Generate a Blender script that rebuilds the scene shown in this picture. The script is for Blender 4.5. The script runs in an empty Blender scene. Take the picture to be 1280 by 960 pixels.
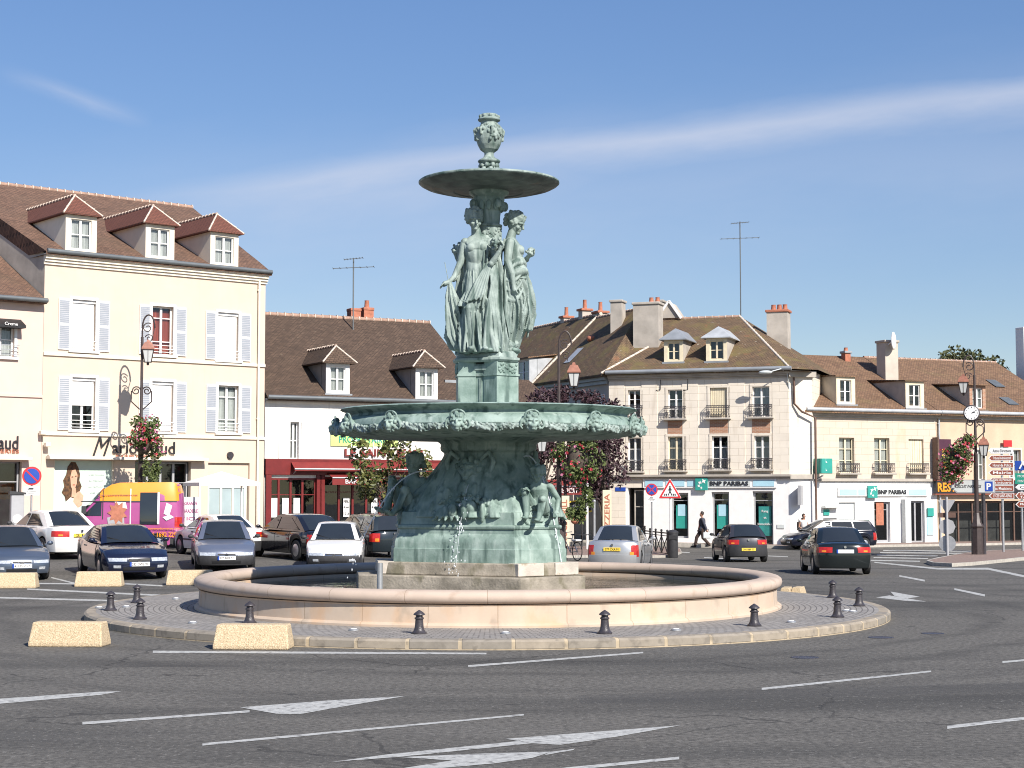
import bpy, bmesh, math, random
from mathutils import Vector, Matrix, noise
R = math.radians
pi = math.pi
sin, cos = math.sin, math.cos
random.seed(7)
sc = bpy.context.scene
COL = sc.collection

# ------------------------------------------------------------------ camera, sky, sun, exposure
FPX, CX, CY, CAMZ = 2050.0, 640.0, 480.0, 2.5
PITCH = math.atan(132.0 / FPX)
cam_data = bpy.data.cameras.new('camera')
cam = bpy.data.objects.new('camera', cam_data)
COL.objects.link(cam)
cam.location = (0, 0, CAMZ)
cam.rotation_euler = (pi / 2 + PITCH, 0, 0)
cam_data.sensor_width = 36
cam_data.lens = 36 * FPX / 1280
cam_data.clip_end = 3000
sc.camera = cam

SUN_EL, SUN_AZ = R(37.5), R(34)          # azimuth: degrees to the right of straight behind the camera
to_sun = Vector((sin(SUN_AZ) * cos(SUN_EL), -cos(SUN_AZ) * cos(SUN_EL), sin(SUN_EL)))
sl = bpy.data.lights.new('sun', 'SUN')
sl.energy = 5.0
sl.angle = R(0.53)
sl.color = (1.0, 0.94, 0.86)
so = bpy.data.objects.new('sun', sl)
COL.objects.link(so)
so.rotation_euler = to_sun.to_track_quat('Z', 'Y').to_euler()

world = bpy.data.worlds.new('World')
sc.world = world
world.use_nodes = True
wn, wl = world.node_tree.nodes, world.node_tree.links
wn.clear()

def nd(tree, typ, **kw):
    n = tree.nodes.new(typ)
    for k, v in kw.items():
        if k.startswith('i_'):
            n.inputs[k[2:].replace('_', ' ')].default_value = v
        else:
            setattr(n, k, v)
    return n

def mth(tree, op, a, b=None, c=None, clamp=False):
    n = tree.nodes.new('ShaderNodeMath')
    n.operation = op
    n.use_clamp = clamp
    for i, x in enumerate((a, b, c)):
        if x is None:
            continue
        if isinstance(x, (int, float)):
            n.inputs[i].default_value = x
        else:
            tree.links.new(x, n.inputs[i])
    return n.outputs[0]

wt = world.node_tree
sky = nd(wt, 'ShaderNodeTexSky', sky_type='NISHITA', sun_disc=False, sun_elevation=SUN_EL,
         sun_rotation=math.atan2(to_sun.x, to_sun.y), altitude=80, air_density=1.0, dust_density=0.35, ozone_density=3.5)
hs = nd(wt, 'ShaderNodeHueSaturation', i_Hue=0.516, i_Saturation=1.48, i_Value=2.06)
gm_ = nd(wt, 'ShaderNodeGamma', i_Gamma=0.62)
wl.new(sky.outputs[0], gm_.inputs['Color'])
wl.new(gm_.outputs[0], hs.inputs['Color'])
tc = wn.new('ShaderNodeTexCoord')
sp = wn.new('ShaderNodeSeparateXYZ')
wl.new(tc.outputs['Generated'], sp.inputs[0])
yy = mth(wt, 'MAXIMUM', sp.outputs[1], 0.05)
U = mth(wt, 'DIVIDE', sp.outputs[0], yy)
V = mth(wt, 'DIVIDE', sp.outputs[2], yy)
def streak(a, b, up, dn, u0, u1, uf, nscale, stretch, seed):
    """a thin cirrus streak in the sky dome along elevation = a + b * azimuth"""
    w = mth(wt, 'SUBTRACT', mth(wt, 'SUBTRACT', V, a), mth(wt, 'MULTIPLY', U, b))
    comb = wn.new('ShaderNodeCombineXYZ')
    wl.new(mth(wt, 'MULTIPLY', U, nscale), comb.inputs[0])
    wl.new(mth(wt, 'MULTIPLY', w, nscale * stretch), comb.inputs[1])
    comb.inputs[2].default_value = seed
    nz = nd(wt, 'ShaderNodeTexNoise', i_Scale=1.0, i_Detail=5.0, i_Roughness=0.62)
    wl.new(comb.outputs[0], nz.inputs['Vector'])
    w = mth(wt, 'ADD', w, mth(wt, 'MULTIPLY', mth(wt, 'SUBTRACT', nz.outputs[0], 0.5), up * 1.3))
    above = mth(wt, 'SUBTRACT', 1.0, mth(wt, 'DIVIDE', w, up), clamp=True)
    below = mth(wt, 'ADD', 1.0, mth(wt, 'DIVIDE', w, dn), clamp=True)
    m = mth(wt, 'MULTIPLY', mth(wt, 'SMOOTH_MIN', above, below, 0.3), 1.0, clamp=True)
    m = mth(wt, 'POWER', m, 1.5)
    e0 = mth(wt, 'DIVIDE', mth(wt, 'SUBTRACT', U, u0), uf, clamp=True)
    e1 = mth(wt, 'DIVIDE', mth(wt, 'SUBTRACT', u1, U), uf, clamp=True)
    m = mth(wt, 'MULTIPLY', m, mth(wt, 'MULTIPLY', e0, e1))
    return mth(wt, 'MULTIPLY', m, mth(wt, 'ADD', 0.45, mth(wt, 'MULTIPLY', nz.outputs[0], 0.9)), clamp=True)
m1 = mth(wt, 'MULTIPLY', streak(0.2065, 0.122, 0.017, 0.038, -0.30, 0.7, 0.2, 6, 4, 1.3), 0.66)
m2 = mth(wt, 'MULTIPLY', streak(0.196, 0.135, 0.04, 0.075, -0.38, 0.2, 0.24, 5, 3, 5.1), 0.42)
m3 = mth(wt, 'MULTIPLY', streak(0.153, -0.33, 0.010, 0.010, -0.32, -0.22, 0.04, 11, 3, 8.8), 0.30)
m4 = mth(wt, 'MULTIPLY', streak(0.175, 0.10, 0.08, 0.10, -0.44, 0.7, 0.24, 4, 3, 3.7), 0.22)
mask = mth(wt, 'MAXIMUM', mth(wt, 'MAXIMUM', m1, m2), mth(wt, 'MAXIMUM', m3, m4))
front = mth(wt, 'GREATER_THAN', sp.outputs[1], 0.06)
mask = mth(wt, 'MULTIPLY', mask, front)
mixc = nd(wt, 'ShaderNodeMix', data_type='RGBA')
wl.new(mask, mixc.inputs['Factor'])
wl.new(hs.outputs[0], mixc.inputs[6])
mixc.inputs[7].default_value = (6.2, 6.5, 7.5, 1)
bg = nd(wt, 'ShaderNodeBackground', i_Strength=0.080)
wl.new(mixc.outputs[2], bg.inputs['Color'])
wo = wn.new('ShaderNodeOutputWorld')
wl.new(bg.outputs[0], wo.inputs[0])

sc.view_settings.view_transform = 'Standard'
sc.view_settings.look = 'None'
sc.view_settings.gamma = 1
sc.view_settings.use_curve_mapping = False
sc.view_settings.exposure = 0.50
sc.render.engine = 'CYCLES'
sc.cycles.max_bounces = 6
sc.cycles.use_denoising = True
sc.cycles.filter_width = 1.05

# ------------------------------------------------------------------ measuring helpers
cp, sp_ = cos(PITCH), sin(PITCH)
def ray(px, py):
    u, v = (px - CX) / FPX, (CY - py) / FPX
    return Vector((u, cp - v * sp_, sp_ + v * cp))
def atY(px, py, Y):
    d = ray(px, py)
    t = Y / d.y
    return Vector((d.x * t, Y, CAMZ + d.z * t))
def gnd(px, py, z=0.0):
    d = ray(px, py)
    t = (z - CAMZ) / d.z
    return Vector((d.x * t, d.y * t, z))
def sst(a, b, x):
    t = min(1, max(0, (x - a) / (b - a)))
    return t * t * (3 - 2 * t)
def gz(x, y):
    """height of the square: it rises a little towards the shops on the left, dips slightly on the right"""
    rise = 0.28 * sst(43, 58, y) * (1 - sst(-7, 1.0, x))
    dip = -0.42 * sst(40, 76, y) * sst(-1.0, 8, x)
    return rise + dip
def gpt(px, py):
    z = 0.0
    for _ in range(30):
        p = gnd(px, py, z)
        z = 0.5 * z + 0.5 * gz(p.x, p.y)
    p.z = gz(p.x, p.y)
    return p

# ------------------------------------------------------------------ mesh builder
class MB:
    def __init__(s):
        s.v, s.f, s.mi, s.cur = [], [], [], 0
    def add(s, vs, fs):
        o = len(s.v)
        s.v += [tuple(v) for v in vs]
        for f in fs:
            s.f.append(tuple(i + o for i in f))
            s.mi.append(s.cur)
        return s
    def box(s, x0, x1, y0, y1, z0, z1):
        return s.add([(x0, y0, z0), (x1, y0, z0), (x1, y1, z0), (x0, y1, z0), (x0, y0, z1), (x1, y0, z1), (x1, y1, z1), (x0, y1, z1)],
                     [(0, 3, 2, 1), (4, 5, 6, 7), (0, 1, 5, 4), (1, 2, 6, 5), (2, 3, 7, 6), (3, 0, 4, 7)])
    def quad(s, *p):
        return s.add(p, [tuple(range(len(p)))])
    def bar(s, p, q, w, h=None, up=(0, 0, 1)):
        p, q = Vector(p), Vector(q)
        h = h or w
        d = (q - p).normalized()
        up = Vector(up)
        if abs(d.dot(up)) > .98:
            up = Vector((1, 0, 0))
        a = d.cross(up).normalized() * w / 2
        b = a.cross(d).normalized() * h / 2
        vs = [p - a - b, p + a - b, p + a + b, p - a + b, q - a - b, q + a - b, q + a + b, q - a + b]
        return s.add(vs, [(0, 1, 2, 3), (7, 6, 5, 4), (0, 4, 5, 1), (1, 5, 6, 2), (2, 6, 7, 3), (3, 7, 4, 0)])
    def tube(s, pts, rad, n=8, closed=False):
        pts = [Vector(p) for p in pts]
        if isinstance(rad, (int, float)):
            rad = [rad] * len(pts)
        vs, fs = [], []
        N = len(pts)
        ref = None
        for i, p in enumerate(pts):
            if closed:
                d = pts[(i + 1) % N] - pts[i - 1]
            else:
                d = pts[min(i + 1, N - 1)] - pts[max(i - 1, 0)]
            d = d.normalized() if d.length > 1e-9 else Vector((0, 0, 1))
            if ref is None:
                ref = Vector((0, 0, 1)) if abs(d.z) < .9 else Vector((1, 0, 0))
            a = d.cross(ref)
            if a.length < 1e-4:
                a = d.cross(Vector((0.3, 1, 0.2)))
            a.normalize()
            b = a.cross(d).normalized()
            ref = b if b.length > 0 else ref
            # keep the frame turning slowly
            for k in range(n):
                t = 2 * pi * k / n
                vs.append(p + (a * cos(t) + b * sin(t)) * rad[i])
            ref = b
        M = N if closed else N - 1
        for i in range(M):
            for k in range(n):
                i2, k2 = (i + 1) % N, (k + 1) % n
                fs.append((i * n + k, i2 * n + k, i2 * n + k2, i * n + k2))
        if not closed:
            fs.append(tuple(range(n)))
            fs.append(tuple(reversed(range((N - 1) * n, N * n))))
        return s.add(vs, fs)
    def caps(s, pts, rad, n=10):
        """rounded chain: tube plus balls at the joints"""
        if isinstance(rad, (int, float)):
            rad = [rad] * len(pts)
        s.tube(pts, rad, n)
        for p, r in zip(pts, rad):
            s.ell(p, (r, r, r), n, 6)
        return s
    def ell(s, c, r, n=12, m=8, rot=None):
        c = Vector(c)
        if isinstance(r, (int, float)):
            r = (r, r, r)
        vs = []
        rows = []
        top = Vector((0, 0, r[2])); bot = Vector((0, 0, -r[2]))
        pts = [top]
        for i in range(1, m):
            a = pi * i / m
            for k in range(n):
                t = 2 * pi * k / n
                pts.append(Vector((r[0] * sin(a) * cos(t), r[1] * sin(a) * sin(t), r[2] * cos(a))))
        pts.append(bot)
        if rot is not None:
            pts = [rot @ p for p in pts]
        vs = [c + p for p in pts]
        fs = []
        for k in range(n):
            fs.append((0, 1 + k, 1 + (k + 1) % n))
            last = 1 + (m - 2) * n
            fs.append((len(vs) - 1, last + (k + 1) % n, last + k))
        for i in range(m - 2):
            for k in range(n):
                a, b = 1 + i * n + k, 1 + i * n + (k + 1) % n
                fs.append((a, a + n, b + n, b))
        return s.add(vs, fs)
    def lathe(s, prof, n=48, c=(0, 0), fn=None, close=True):
        vs, fs = [], []
        for r, z in prof:
            for k in range(n):
                t = 2 * pi * k / n
                rr = r if fn is None else fn(r, z, t)
                vs.append((c[0] + rr * cos(t), c[1] + rr * sin(t), z))
        for i in range(len(prof) - 1):
            for k in range(n):
                k2 = (k + 1) % n
                fs.append((i * n + k, i * n + k2, (i + 1) * n + k2, (i + 1) * n + k))
        if close:
            fs.append(tuple(reversed(range(n))))
            fs.append(tuple(range((len(prof) - 1) * n, len(prof) * n)))
        return s.add(vs, fs)
    def loft(s, polys, cap=True):
        n = len(polys[0])
        vs = [v for p in polys for v in p]
        fs = []
        for i in range(len(polys) - 1):
            for k in range(n):
                k2 = (k + 1) % n
                fs.append((i * n + k, i * n + k2, (i + 1) * n + k2, (i + 1) * n + k))
        if cap:
            fs.append(tuple(reversed(range(n))))
            fs.append(tuple(range((len(polys) - 1) * n, len(polys) * n)))
        return s.add(vs, fs)
    def prism(s, poly, y0, y1):
        """polygon in x/z extruded along y"""
        return s.loft([[(x, y0, z) for x, z in poly], [(x, y1, z) for x, z in poly]])
    def slab(s, poly, z0, z1):
        return s.loft([[(x, y, z0) for x, y in poly], [(x, y, z1) for x, y in poly]])
    def wall(s, u0, u1, z0, z1, holes, y=0.0, dep=.22, reveal=True):
        us = sorted(set([u0, u1] + [h[0] for h in holes] + [h[1] for h in holes]))
        zs = sorted(set([z0, z1] + [h[2] for h in holes] + [h[3] for h in holes]))
        us = [u for u in us if u0 <= u <= u1]
        zs = [z for z in zs if z0 <= z <= z1]
        for i in range(len(us) - 1):
            for j in range(len(zs) - 1):
                uc, zc = (us[i] + us[i + 1]) / 2, (zs[j] + zs[j + 1]) / 2
                if any(h[0] < uc < h[1] and h[2] < zc < h[3] for h in holes):
                    continue
                s.quad((us[i], y, zs[j]), (us[i + 1], y, zs[j]), (us[i + 1], y, zs[j + 1]), (us[i], y, zs[j + 1]))
        if reveal:
            for a, b, c, d in [h[:4] for h in holes]:
                s.quad((a, y, c), (a, y, d), (a, y + dep, d), (a, y + dep, c))
                s.quad((b, y, d), (b, y, c), (b, y + dep, c), (b, y + dep, d))
                s.quad((a, y, d), (b, y, d), (b, y + dep, d), (a, y + dep, d))
                s.quad((b, y, c), (a, y, c), (a, y + dep, c), (b, y + dep, c))
        return s
    def build(s, name, mats, parent=None, smooth=None, bevel=None, weld=False, fix=True):
        me = bpy.data.meshes.new(name)
        me.from_pydata(s.v, [], s.f)
        if not isinstance(mats, (list, tuple)):
            mats = [mats]
        for m in mats:
            me.materials.append(m)
        if len(mats) > 1:
            me.polygons.foreach_set('material_index', s.mi)
        if weld or fix:
            bm = bmesh.new()
            bm.from_mesh(me)
            if weld:
                bmesh.ops.remove_doubles(bm, verts=bm.verts, dist=.0008)
            if fix:
                bmesh.ops.recalc_face_normals(bm, faces=bm.faces)
            bm.to_mesh(me)
            bm.free()
        if smooth is not None:
            me.polygons.foreach_set('use_smooth', [True] * len(me.polygons))
            me.set_sharp_from_angle(angle=R(smooth))
        me.update()
        o = bpy.data.objects.new(name, me)
        COL.objects.link(o)
        if parent is not None:
            o.parent = parent
        if bevel:
            b = o.modifiers.new('bevel', 'BEVEL')
            b.width, b.segments, b.limit_method, b.angle_limit = bevel, 2, 'ANGLE', R(40)
        return o

def remesh(mb, name, m, parent=None, voxel=.012, it=4, smooth=60):
    """fuse the pieces of a sculpture into one continuous skin"""
    o = mb.build(name, m, None)
    a = o.modifiers.new('r', 'REMESH')
    a.mode, a.voxel_size = 'VOXEL', voxel
    if it:
        b = o.modifiers.new('s', 'SMOOTH')
        b.factor, b.iterations = .5, it
    dg = bpy.context.evaluated_depsgraph_get()
    dg.update()
    me = bpy.data.meshes.new_from_object(o.evaluated_get(dg))
    old = o.data
    bpy.data.objects.remove(o)
    bpy.data.meshes.remove(old)
    me.name = name
    me.materials.clear()
    me.materials.append(m)
    me.polygons.foreach_set('use_smooth', [True] * len(me.polygons))
    o = bpy.data.objects.new(name, me)
    COL.objects.link(o)
    o.parent = parent
    return o

def tag(o, label=None, cat=None, group=None, kind=None):
    if label: o['label'] = label
    if cat: o['category'] = cat
    if group: o['group'] = group
    if kind: o['kind'] = kind
    return o
def empty(name, loc, rz=0.0, label=None, cat=None, group=None):
    o = bpy.data.objects.new(name, None)
    o.empty_display_size = .2
    COL.objects.link(o)
    o.location = loc
    o.rotation_euler = (0, 0, rz)
    return tag(o, label, cat, group)
def dup(o, parent=None):
    c = o.copy()
    COL.objects.link(c)
    c.parent = parent
    for ch in o.children:
        dup(ch, c)
    return c

def text(s, name, m, parent, loc, h, width=None, rot=(pi / 2, 0, 0), ext=.01, bold=0.0, align='CENTER', shear=0.0):
    cu = bpy.data.curves.new(name, 'FONT')
    cu.body = s
    cu.align_x = align
    cu.align_y = 'CENTER'
    cu.size = 1.0
    cu.extrude = ext
    cu.offset = bold
    cu.shear = shear
    cu.resolution_u = 2
    o = bpy.data.objects.new(name, cu)
    COL.objects.link(o)
    dg = bpy.context.evaluated_depsgraph_get()
    dg.update()
    me = bpy.data.meshes.new_from_object(o.evaluated_get(dg))
    bpy.data.objects.remove(o)
    bpy.data.curves.remove(cu)
    xs = [v.co.x for v in me.vertices] or [0, 1]
    ys = [v.co.y for v in me.vertices] or [0, 1]
    w0, h0 = max(xs) - min(xs), max(ys) - min(ys)
    fy = h / h0
    fx = width / w0 if width else fy
    cx_, cy_ = (max(xs) + min(xs)) / 2, (max(ys) + min(ys)) / 2
    for v in me.vertices:
        v.co.x = (v.co.x - cx_) * fx
        v.co.y = (v.co.y - cy_) * fy
    me.materials.clear()
    me.materials.append(m)
    o = bpy.data.objects.new(name, me)
    COL.objects.link(o)
    o.parent = parent
    o.location = loc
    o.rotation_euler = rot
    return o

# ------------------------------------------------------------------ materials
def mat(name, col, rough=.6, var=.12, scale=3.0, bump=0.0, bscale=60.0, metal=0.0, spec=.5, col2=None, stretch=(1, 1, 1), coat=0.0, detail=4.0, lo=.35, hi=.65):
    m = bpy.data.materials.new(name)
    m.use_nodes = True
    t = m.node_tree
    b = t.nodes['Principled BSDF']
    b.inputs['Roughness'].default_value = rough
    b.inputs['Metallic'].default_value = metal
    b.inputs['Specular IOR Level'].default_value = spec
    b.inputs['Coat Weight'].default_value = coat
    tcn = t.nodes.new('ShaderNodeTexCoord')
    mp = t.nodes.new('ShaderNodeMapping')
    mp.inputs['Scale'].default_value = stretch
    t.links.new(tcn.outputs['Object'], mp.inputs[0])
    nz = nd(t, 'ShaderNodeTexNoise', i_Scale=scale, i_Detail=detail, i_Roughness=.6)
    t.links.new(mp.outputs[0], nz.inputs['Vector'])
    rp = t.nodes.new('ShaderNodeValToRGB')
    c1 = [c * (1 - var) for c in col]
    c2 = list(col2) if col2 else [min(1, c * (1 + var)) for c in col]
    rp.color_ramp.elements[0].position, rp.color_ramp.elements[1].position = lo, hi
    rp.color_ramp.elements[0].color = (*c1, 1)
    rp.color_ramp.elements[1].color = (*c2, 1)
    t.links.new(nz.outputs[0], rp.inputs[0])
    t.links.new(rp.outputs[0], b.inputs['Base Color'])
    if bump:
        nb = nd(t, 'ShaderNodeTexNoise', i_Scale=bscale, i_Detail=3.0)
        t.links.new(tcn.outputs['Object'], nb.inputs['Vector'])
        bn = nd(t, 'ShaderNodeBump', i_Strength=bump, i_Distance=.02)
        t.links.new(nb.outputs[0], bn.inputs['Height'])
        t.links.new(bn.outputs[0], b.inputs['Normal'])
    return m

def speck(m, col, scale, thr, amt=1.0, stretch=(1, 1, 1), soft=.06, detail=2.0):
    """lay spots or stains of another colour over a material's base colour"""
    t = m.node_tree
    b = t.nodes['Principled BSDF']
    src = b.inputs['Base Color'].links[0].from_socket
    tcn = t.nodes.new('ShaderNodeTexCoord')
    mp = t.nodes.new('ShaderNodeMapping')
    mp.inputs['Scale'].default_value = stretch
    mp.inputs['Location'].default_value = (scale * .37, 1.7, scale * .11)
    t.links.new(tcn.outputs['Object'], mp.inputs[0])
    nz = nd(t, 'ShaderNodeTexNoise', i_Scale=scale, i_Detail=detail)
    t.links.new(mp.outputs[0], nz.inputs['Vector'])
    f = mth(t, 'MULTIPLY', mth(t, 'DIVIDE', mth(t, 'SUBTRACT', nz.outputs[0], thr), soft, clamp=True), amt)
    mx = nd(t, 'ShaderNodeMix', data_type='RGBA')
    t.links.new(f, mx.inputs['Factor'])
    t.links.new(src, mx.inputs[6])
    mx.inputs[7].default_value = (*col, 1)
    t.links.new(mx.outputs[2], b.inputs['Base Color'])
    return m

def bricks(name, c1, c2, mortar, w, h, gap=.012, rough=.8, axes='xz', bump=.4, var=.25, vscale=.6, off=.5, spots=None, skew=None):
    m = bpy.data.materials.new(name)
    m.use_nodes = True
    t = m.node_tree
    b = t.nodes['Principled BSDF']
    b.inputs['Roughness'].default_value = rough
    b.inputs['Specular IOR Level'].default_value = .25
    tcn = t.nodes.new('ShaderNodeTexCoord')
    s3 = t.nodes.new('ShaderNodeSeparateXYZ')
    t.links.new(tcn.outputs['Object'], s3.inputs[0])
    cb = t.nodes.new('ShaderNodeCombineXYZ')
    X, Y, Z = s3.outputs
    if axes == 'xz':
        a, c = X, Z
    elif axes == 'roof':
        a, c = X, mth(t, 'MULTIPLY', mth(t, 'ADD', Y, Z), .72)
    elif axes == 'wrap':
        a, c = mth(t, 'ADD', X, Y), Z
    elif axes == 'xy':
        a, c = X, Y
    elif axes == 'polar':
        a = mth(t, 'MULTIPLY', mth(t, 'ARCTAN2', Y, X), 7.0)
        c = mth(t, 'SQRT', mth(t, 'ADD', mth(t, 'MULTIPLY', X, X), mth(t, 'MULTIPLY', Y, Y)))
    elif axes == 'polarz':
        a, c = mth(t, 'MULTIPLY', mth(t, 'ARCTAN2', Y, X), 5.0), Z
    t.links.new(a, cb.inputs[0]); t.links.new(c, cb.inputs[1])
    br = nd(t, 'ShaderNodeTexBrick', offset=off, i_Scale=1.0, i_Mortar_Size=gap, i_Mortar_Smooth=.3, i_Bias=0.0, i_Brick_Width=w, i_Row_Height=h)
    br.inputs['Color1'].default_value = (*c1, 1)
    br.inputs['Color2'].default_value = (*c2, 1)
    br.inputs['Mortar'].default_value = (*mortar, 1)
    t.links.new(cb.outputs[0], br.inputs['Vector'])
    nz = nd(t, 'ShaderNodeTexNoise', i_Scale=vscale, i_Detail=6.0, i_Roughness=.65)
    t.links.new(tcn.outputs['Object'], nz.inputs['Vector'])
    hsv = t.nodes.new('ShaderNodeHueSaturation')
    t.links.new(br.outputs[0], hsv.inputs['Color'])
    t.links.new(mth(t, 'ADD', 1 - var, mth(t, 'MULTIPLY', nz.outputs[0], 2 * var)), hsv.inputs['Value'])
    t.links.new(hsv.outputs[0], b.inputs['Base Color'])
    if bump:
        bn = nd(t, 'ShaderNodeBump', i_Strength=bump, i_Distance=.02, invert=True)
        t.links.new(br.outputs['Fac'], bn.inputs['Height'])
        t.links.new(bn.outputs[0], b.inputs['Normal'])
    for sdef in (spots or []):
        speck(m, *sdef)
    return m

def glass_mat(name, tint=(.55, .6, .62), rough=.02):
    m = bpy.data.materials.new(name)
    m.use_nodes = True
    t = m.node_tree
    t.nodes.clear()
    out = t.nodes.new('ShaderNodeOutputMaterial')
    tr = t.nodes.new('ShaderNodeBsdfTransparent')
    tr.inputs[0].default_value = (*tint, 1)
    gl = nd(t, 'ShaderNodeBsdfGlossy', i_Roughness=rough)
    gl.inputs[0].default_value = (.9, .95, 1, 1)
    fr = nd(t, 'ShaderNodeFresnel', i_IOR=1.5)
    nz = nd(t, 'ShaderNodeTexNoise', i_Scale=2.0)
    tcn = t.nodes.new('ShaderNodeTexCoord')
    t.links.new(tcn.outputs['Object'], nz.inputs['Vector'])
    bn = nd(t, 'ShaderNodeBump', i_Strength=.03, i_Distance=.05)
    t.links.new(nz.outputs[0], bn.inputs['Height'])
    t.links.new(bn.outputs[0], gl.inputs['Normal'])
    mx = t.nodes.new('ShaderNodeMixShader')
    t.links.new(mth(t, 'ADD', mth(t, 'MULTIPLY', fr.outputs[0], 1.2), .03, clamp=True), mx.inputs[0])
    t.links.new(tr.outputs[0], mx.inputs[1])
    t.links.new(gl.outputs[0], mx.inputs[2])
    t.links.new(mx.outputs[0], out.inputs[0])
    return m

def paint(name, col, metal=0.0, rough=.28):
    return mat(name, col, rough=rough, var=.04, scale=1.5, metal=metal, coat=.7, spec=.5)

def roadwear(m):
    """cracks, polished wheel tracks circling the island, tar seams and oil drips"""
    t = m.node_tree
    b = t.nodes['Principled BSDF']
    tcn = t.nodes.new('ShaderNodeTexCoord')
    def lay(f, col):
        src = b.inputs['Base Color'].links[0].from_socket
        mx = nd(t, 'ShaderNodeMix', data_type='RGBA')
        t.links.new(f, mx.inputs['Factor'])
        t.links.new(src, mx.inputs[6])
        mx.inputs[7].default_value = (*col, 1)
        t.links.new(mx.outputs[2], b.inputs['Base Color'])
    def nz(scale, loc=0.0, det=4.0, stretch=(1, 1, 1)):
        mp = t.nodes.new('ShaderNodeMapping')
        mp.inputs['Location'].default_value = (loc, loc * .7, 0)
        mp.inputs['Scale'].default_value = stretch
        t.links.new(tcn.outputs['Object'], mp.inputs[0])
        n = nd(t, 'ShaderNodeTexNoise', i_Scale=scale, i_Detail=det)
        t.links.new(mp.outputs[0], n.inputs['Vector'])
        return n
    s3 = t.nodes.new('ShaderNodeSeparateXYZ')
    t.links.new(tcn.outputs['Object'], s3.inputs[0])
    dx = mth(t, 'ADD', s3.outputs[0], .478)
    dy = mth(t, 'SUBTRACT', s3.outputs[1], 33.8)
    r = mth(t, 'SQRT', mth(t, 'ADD', mth(t, 'MULTIPLY', dx, dx), mth(t, 'MULTIPLY', dy, dy)))
    r = mth(t, 'ADD', r, mth(t, 'MULTIPLY', mth(t, 'SUBTRACT', nz(.25, 3.3).outputs[0], .5), 2.2))
    br = nz(1.1, 9.0, 6.0, (.5, 1.2, 1)).outputs[0]
    for r0, w, a in ((9.7, .35, .5), (11.3, .4, .55), (13.4, .45, .4), (15.2, .5, .45)):
        g = mth(t, 'SUBTRACT', 1.0, mth(t, 'ABSOLUTE', mth(t, 'DIVIDE', mth(t, 'SUBTRACT', r, r0), w)), clamp=True)
        lay(mth(t, 'MULTIPLY', mth(t, 'MULTIPLY', g, a), mth(t, 'MULTIPLY', br, 1.5), clamp=True), (.048, .046, .043))
    # cracks
    wv = t.nodes.new('ShaderNodeVectorMath'); wv.operation = 'MULTIPLY_ADD'
    t.links.new(nz(1.6, 1.0, 5.0).outputs[1], wv.inputs[0])
    wv.inputs[1].default_value = (.9, .9, 0)
    t.links.new(tcn.outputs['Object'], wv.inputs[2])
    vo = nd(t, 'ShaderNodeTexVoronoi', feature='DISTANCE_TO_EDGE', i_Scale=.20)
    t.links.new(wv.outputs[0], vo.inputs['Vector'])
    line_ = mth(t, 'LESS_THAN', vo.outputs[0], .0042)
    keep = mth(t, 'GREATER_THAN', nz(.16, 21.0, 2.0).outputs[0], .50)
    lay(mth(t, 'MULTIPLY', mth(t, 'MULTIPLY', line_, keep), .5), (.028, .027, .026))
    # repaired trench: a paler band with dark seams
    q = mth(t, 'ADD', s3.outputs[1], mth(t, 'MULTIPLY', s3.outputs[0], -.22))
    band = mth(t, 'LESS_THAN', mth(t, 'ABSOLUTE', mth(t, 'SUBTRACT', q, 19.6)), .42)
    side = mth(t, 'GREATER_THAN', s3.outputs[0], .8)
    lay(mth(t, 'MULTIPLY', mth(t, 'MULTIPLY', band, side), .38), (.062, .06, .058))
    drip = nz(2.2, 33.0, 2.0).outputs[0]
    lay(mth(t, 'MULTIPLY', mth(t, 'DIVIDE', mth(t, 'SUBTRACT', drip, .70), .03, clamp=True), .6), (.04, .039, .038))
M = {}
M['asphalt'] = mat('asphalt', (.122, .115, .103), rough=.9, var=.36, scale=13, bump=.35, bscale=60, detail=10, spec=.25)
speck(M['asphalt'], (.058, .056, .052), .25, .50, .75, stretch=(.28, 1.5, 1), soft=.16, detail=6)
speck(M['asphalt'], (.17, .162, .15), .5, .58, .35, stretch=(.3, 1, 1), soft=.2, detail=5)
speck(M['asphalt'], (.24, .23, .21), 24, .64, .7, soft=.06)
speck(M['asphalt'], (.045, .043, .04), 20, .60, .6, soft=.08)
roadwear(M['asphalt'])
speck(M['asphalt'], (.05, .048, .046), .8, .68, .5, stretch=(.25, 1.6, 1), soft=.08, detail=4)
M['line'] = mat('worn_white_paint', (.40, .40, .38), rough=.75, var=.16, scale=14, col2=(.50, .50, .47))
speck(M['line'], (.17, .165, .155), 9, .55, .8, soft=.1, detail=6)
M['cobble'] = bricks('granite_setts', (.33, .31, .285), (.25, .235, .22), (.15, .14, .13), .17, .11, gap=.014, axes='polar', var=.22, vscale=1.2)
M['kerb'] = bricks('kerb_stone', (.34, .29, .225), (.25, .225, .19), (.44, .36, .25), .52, 3.0, gap=.022, axes='polarz', var=.4, vscale=5, bump=.6, spots=[((.17, .15, .125), 6, .55, .6, (1, 1, 1), .1, 5.0)])
M['pavement'] = mat('red_pavement', (.24, .17, .14), rough=.9, var=.2, scale=8, bump=.2)
M['pavement_grey'] = mat('grey_pavement', (.25, .225, .2), rough=.9, var=.15, scale=5, bump=.2)
M['kerb_pale'] = mat('pale_kerb', (.42, .39, .34), rough=.85, var=.15, scale=6)
M['poolstone'] = bricks('pink_limestone', (.53, .42, .325), (.475, .39, .31), (.38, .29, .21), 1.02, 4.0, gap=.008, axes='polarz', bump=.3, var=.2, vscale=1.4,
                        spots=[((.55, .34, .19), 1.9, .54, .5, (1, 1, .5), .12, 5.0), ((.34, .28, .22), 3.0, .57, .6, (1, 1, .8), .12, 5.0)])
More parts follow.
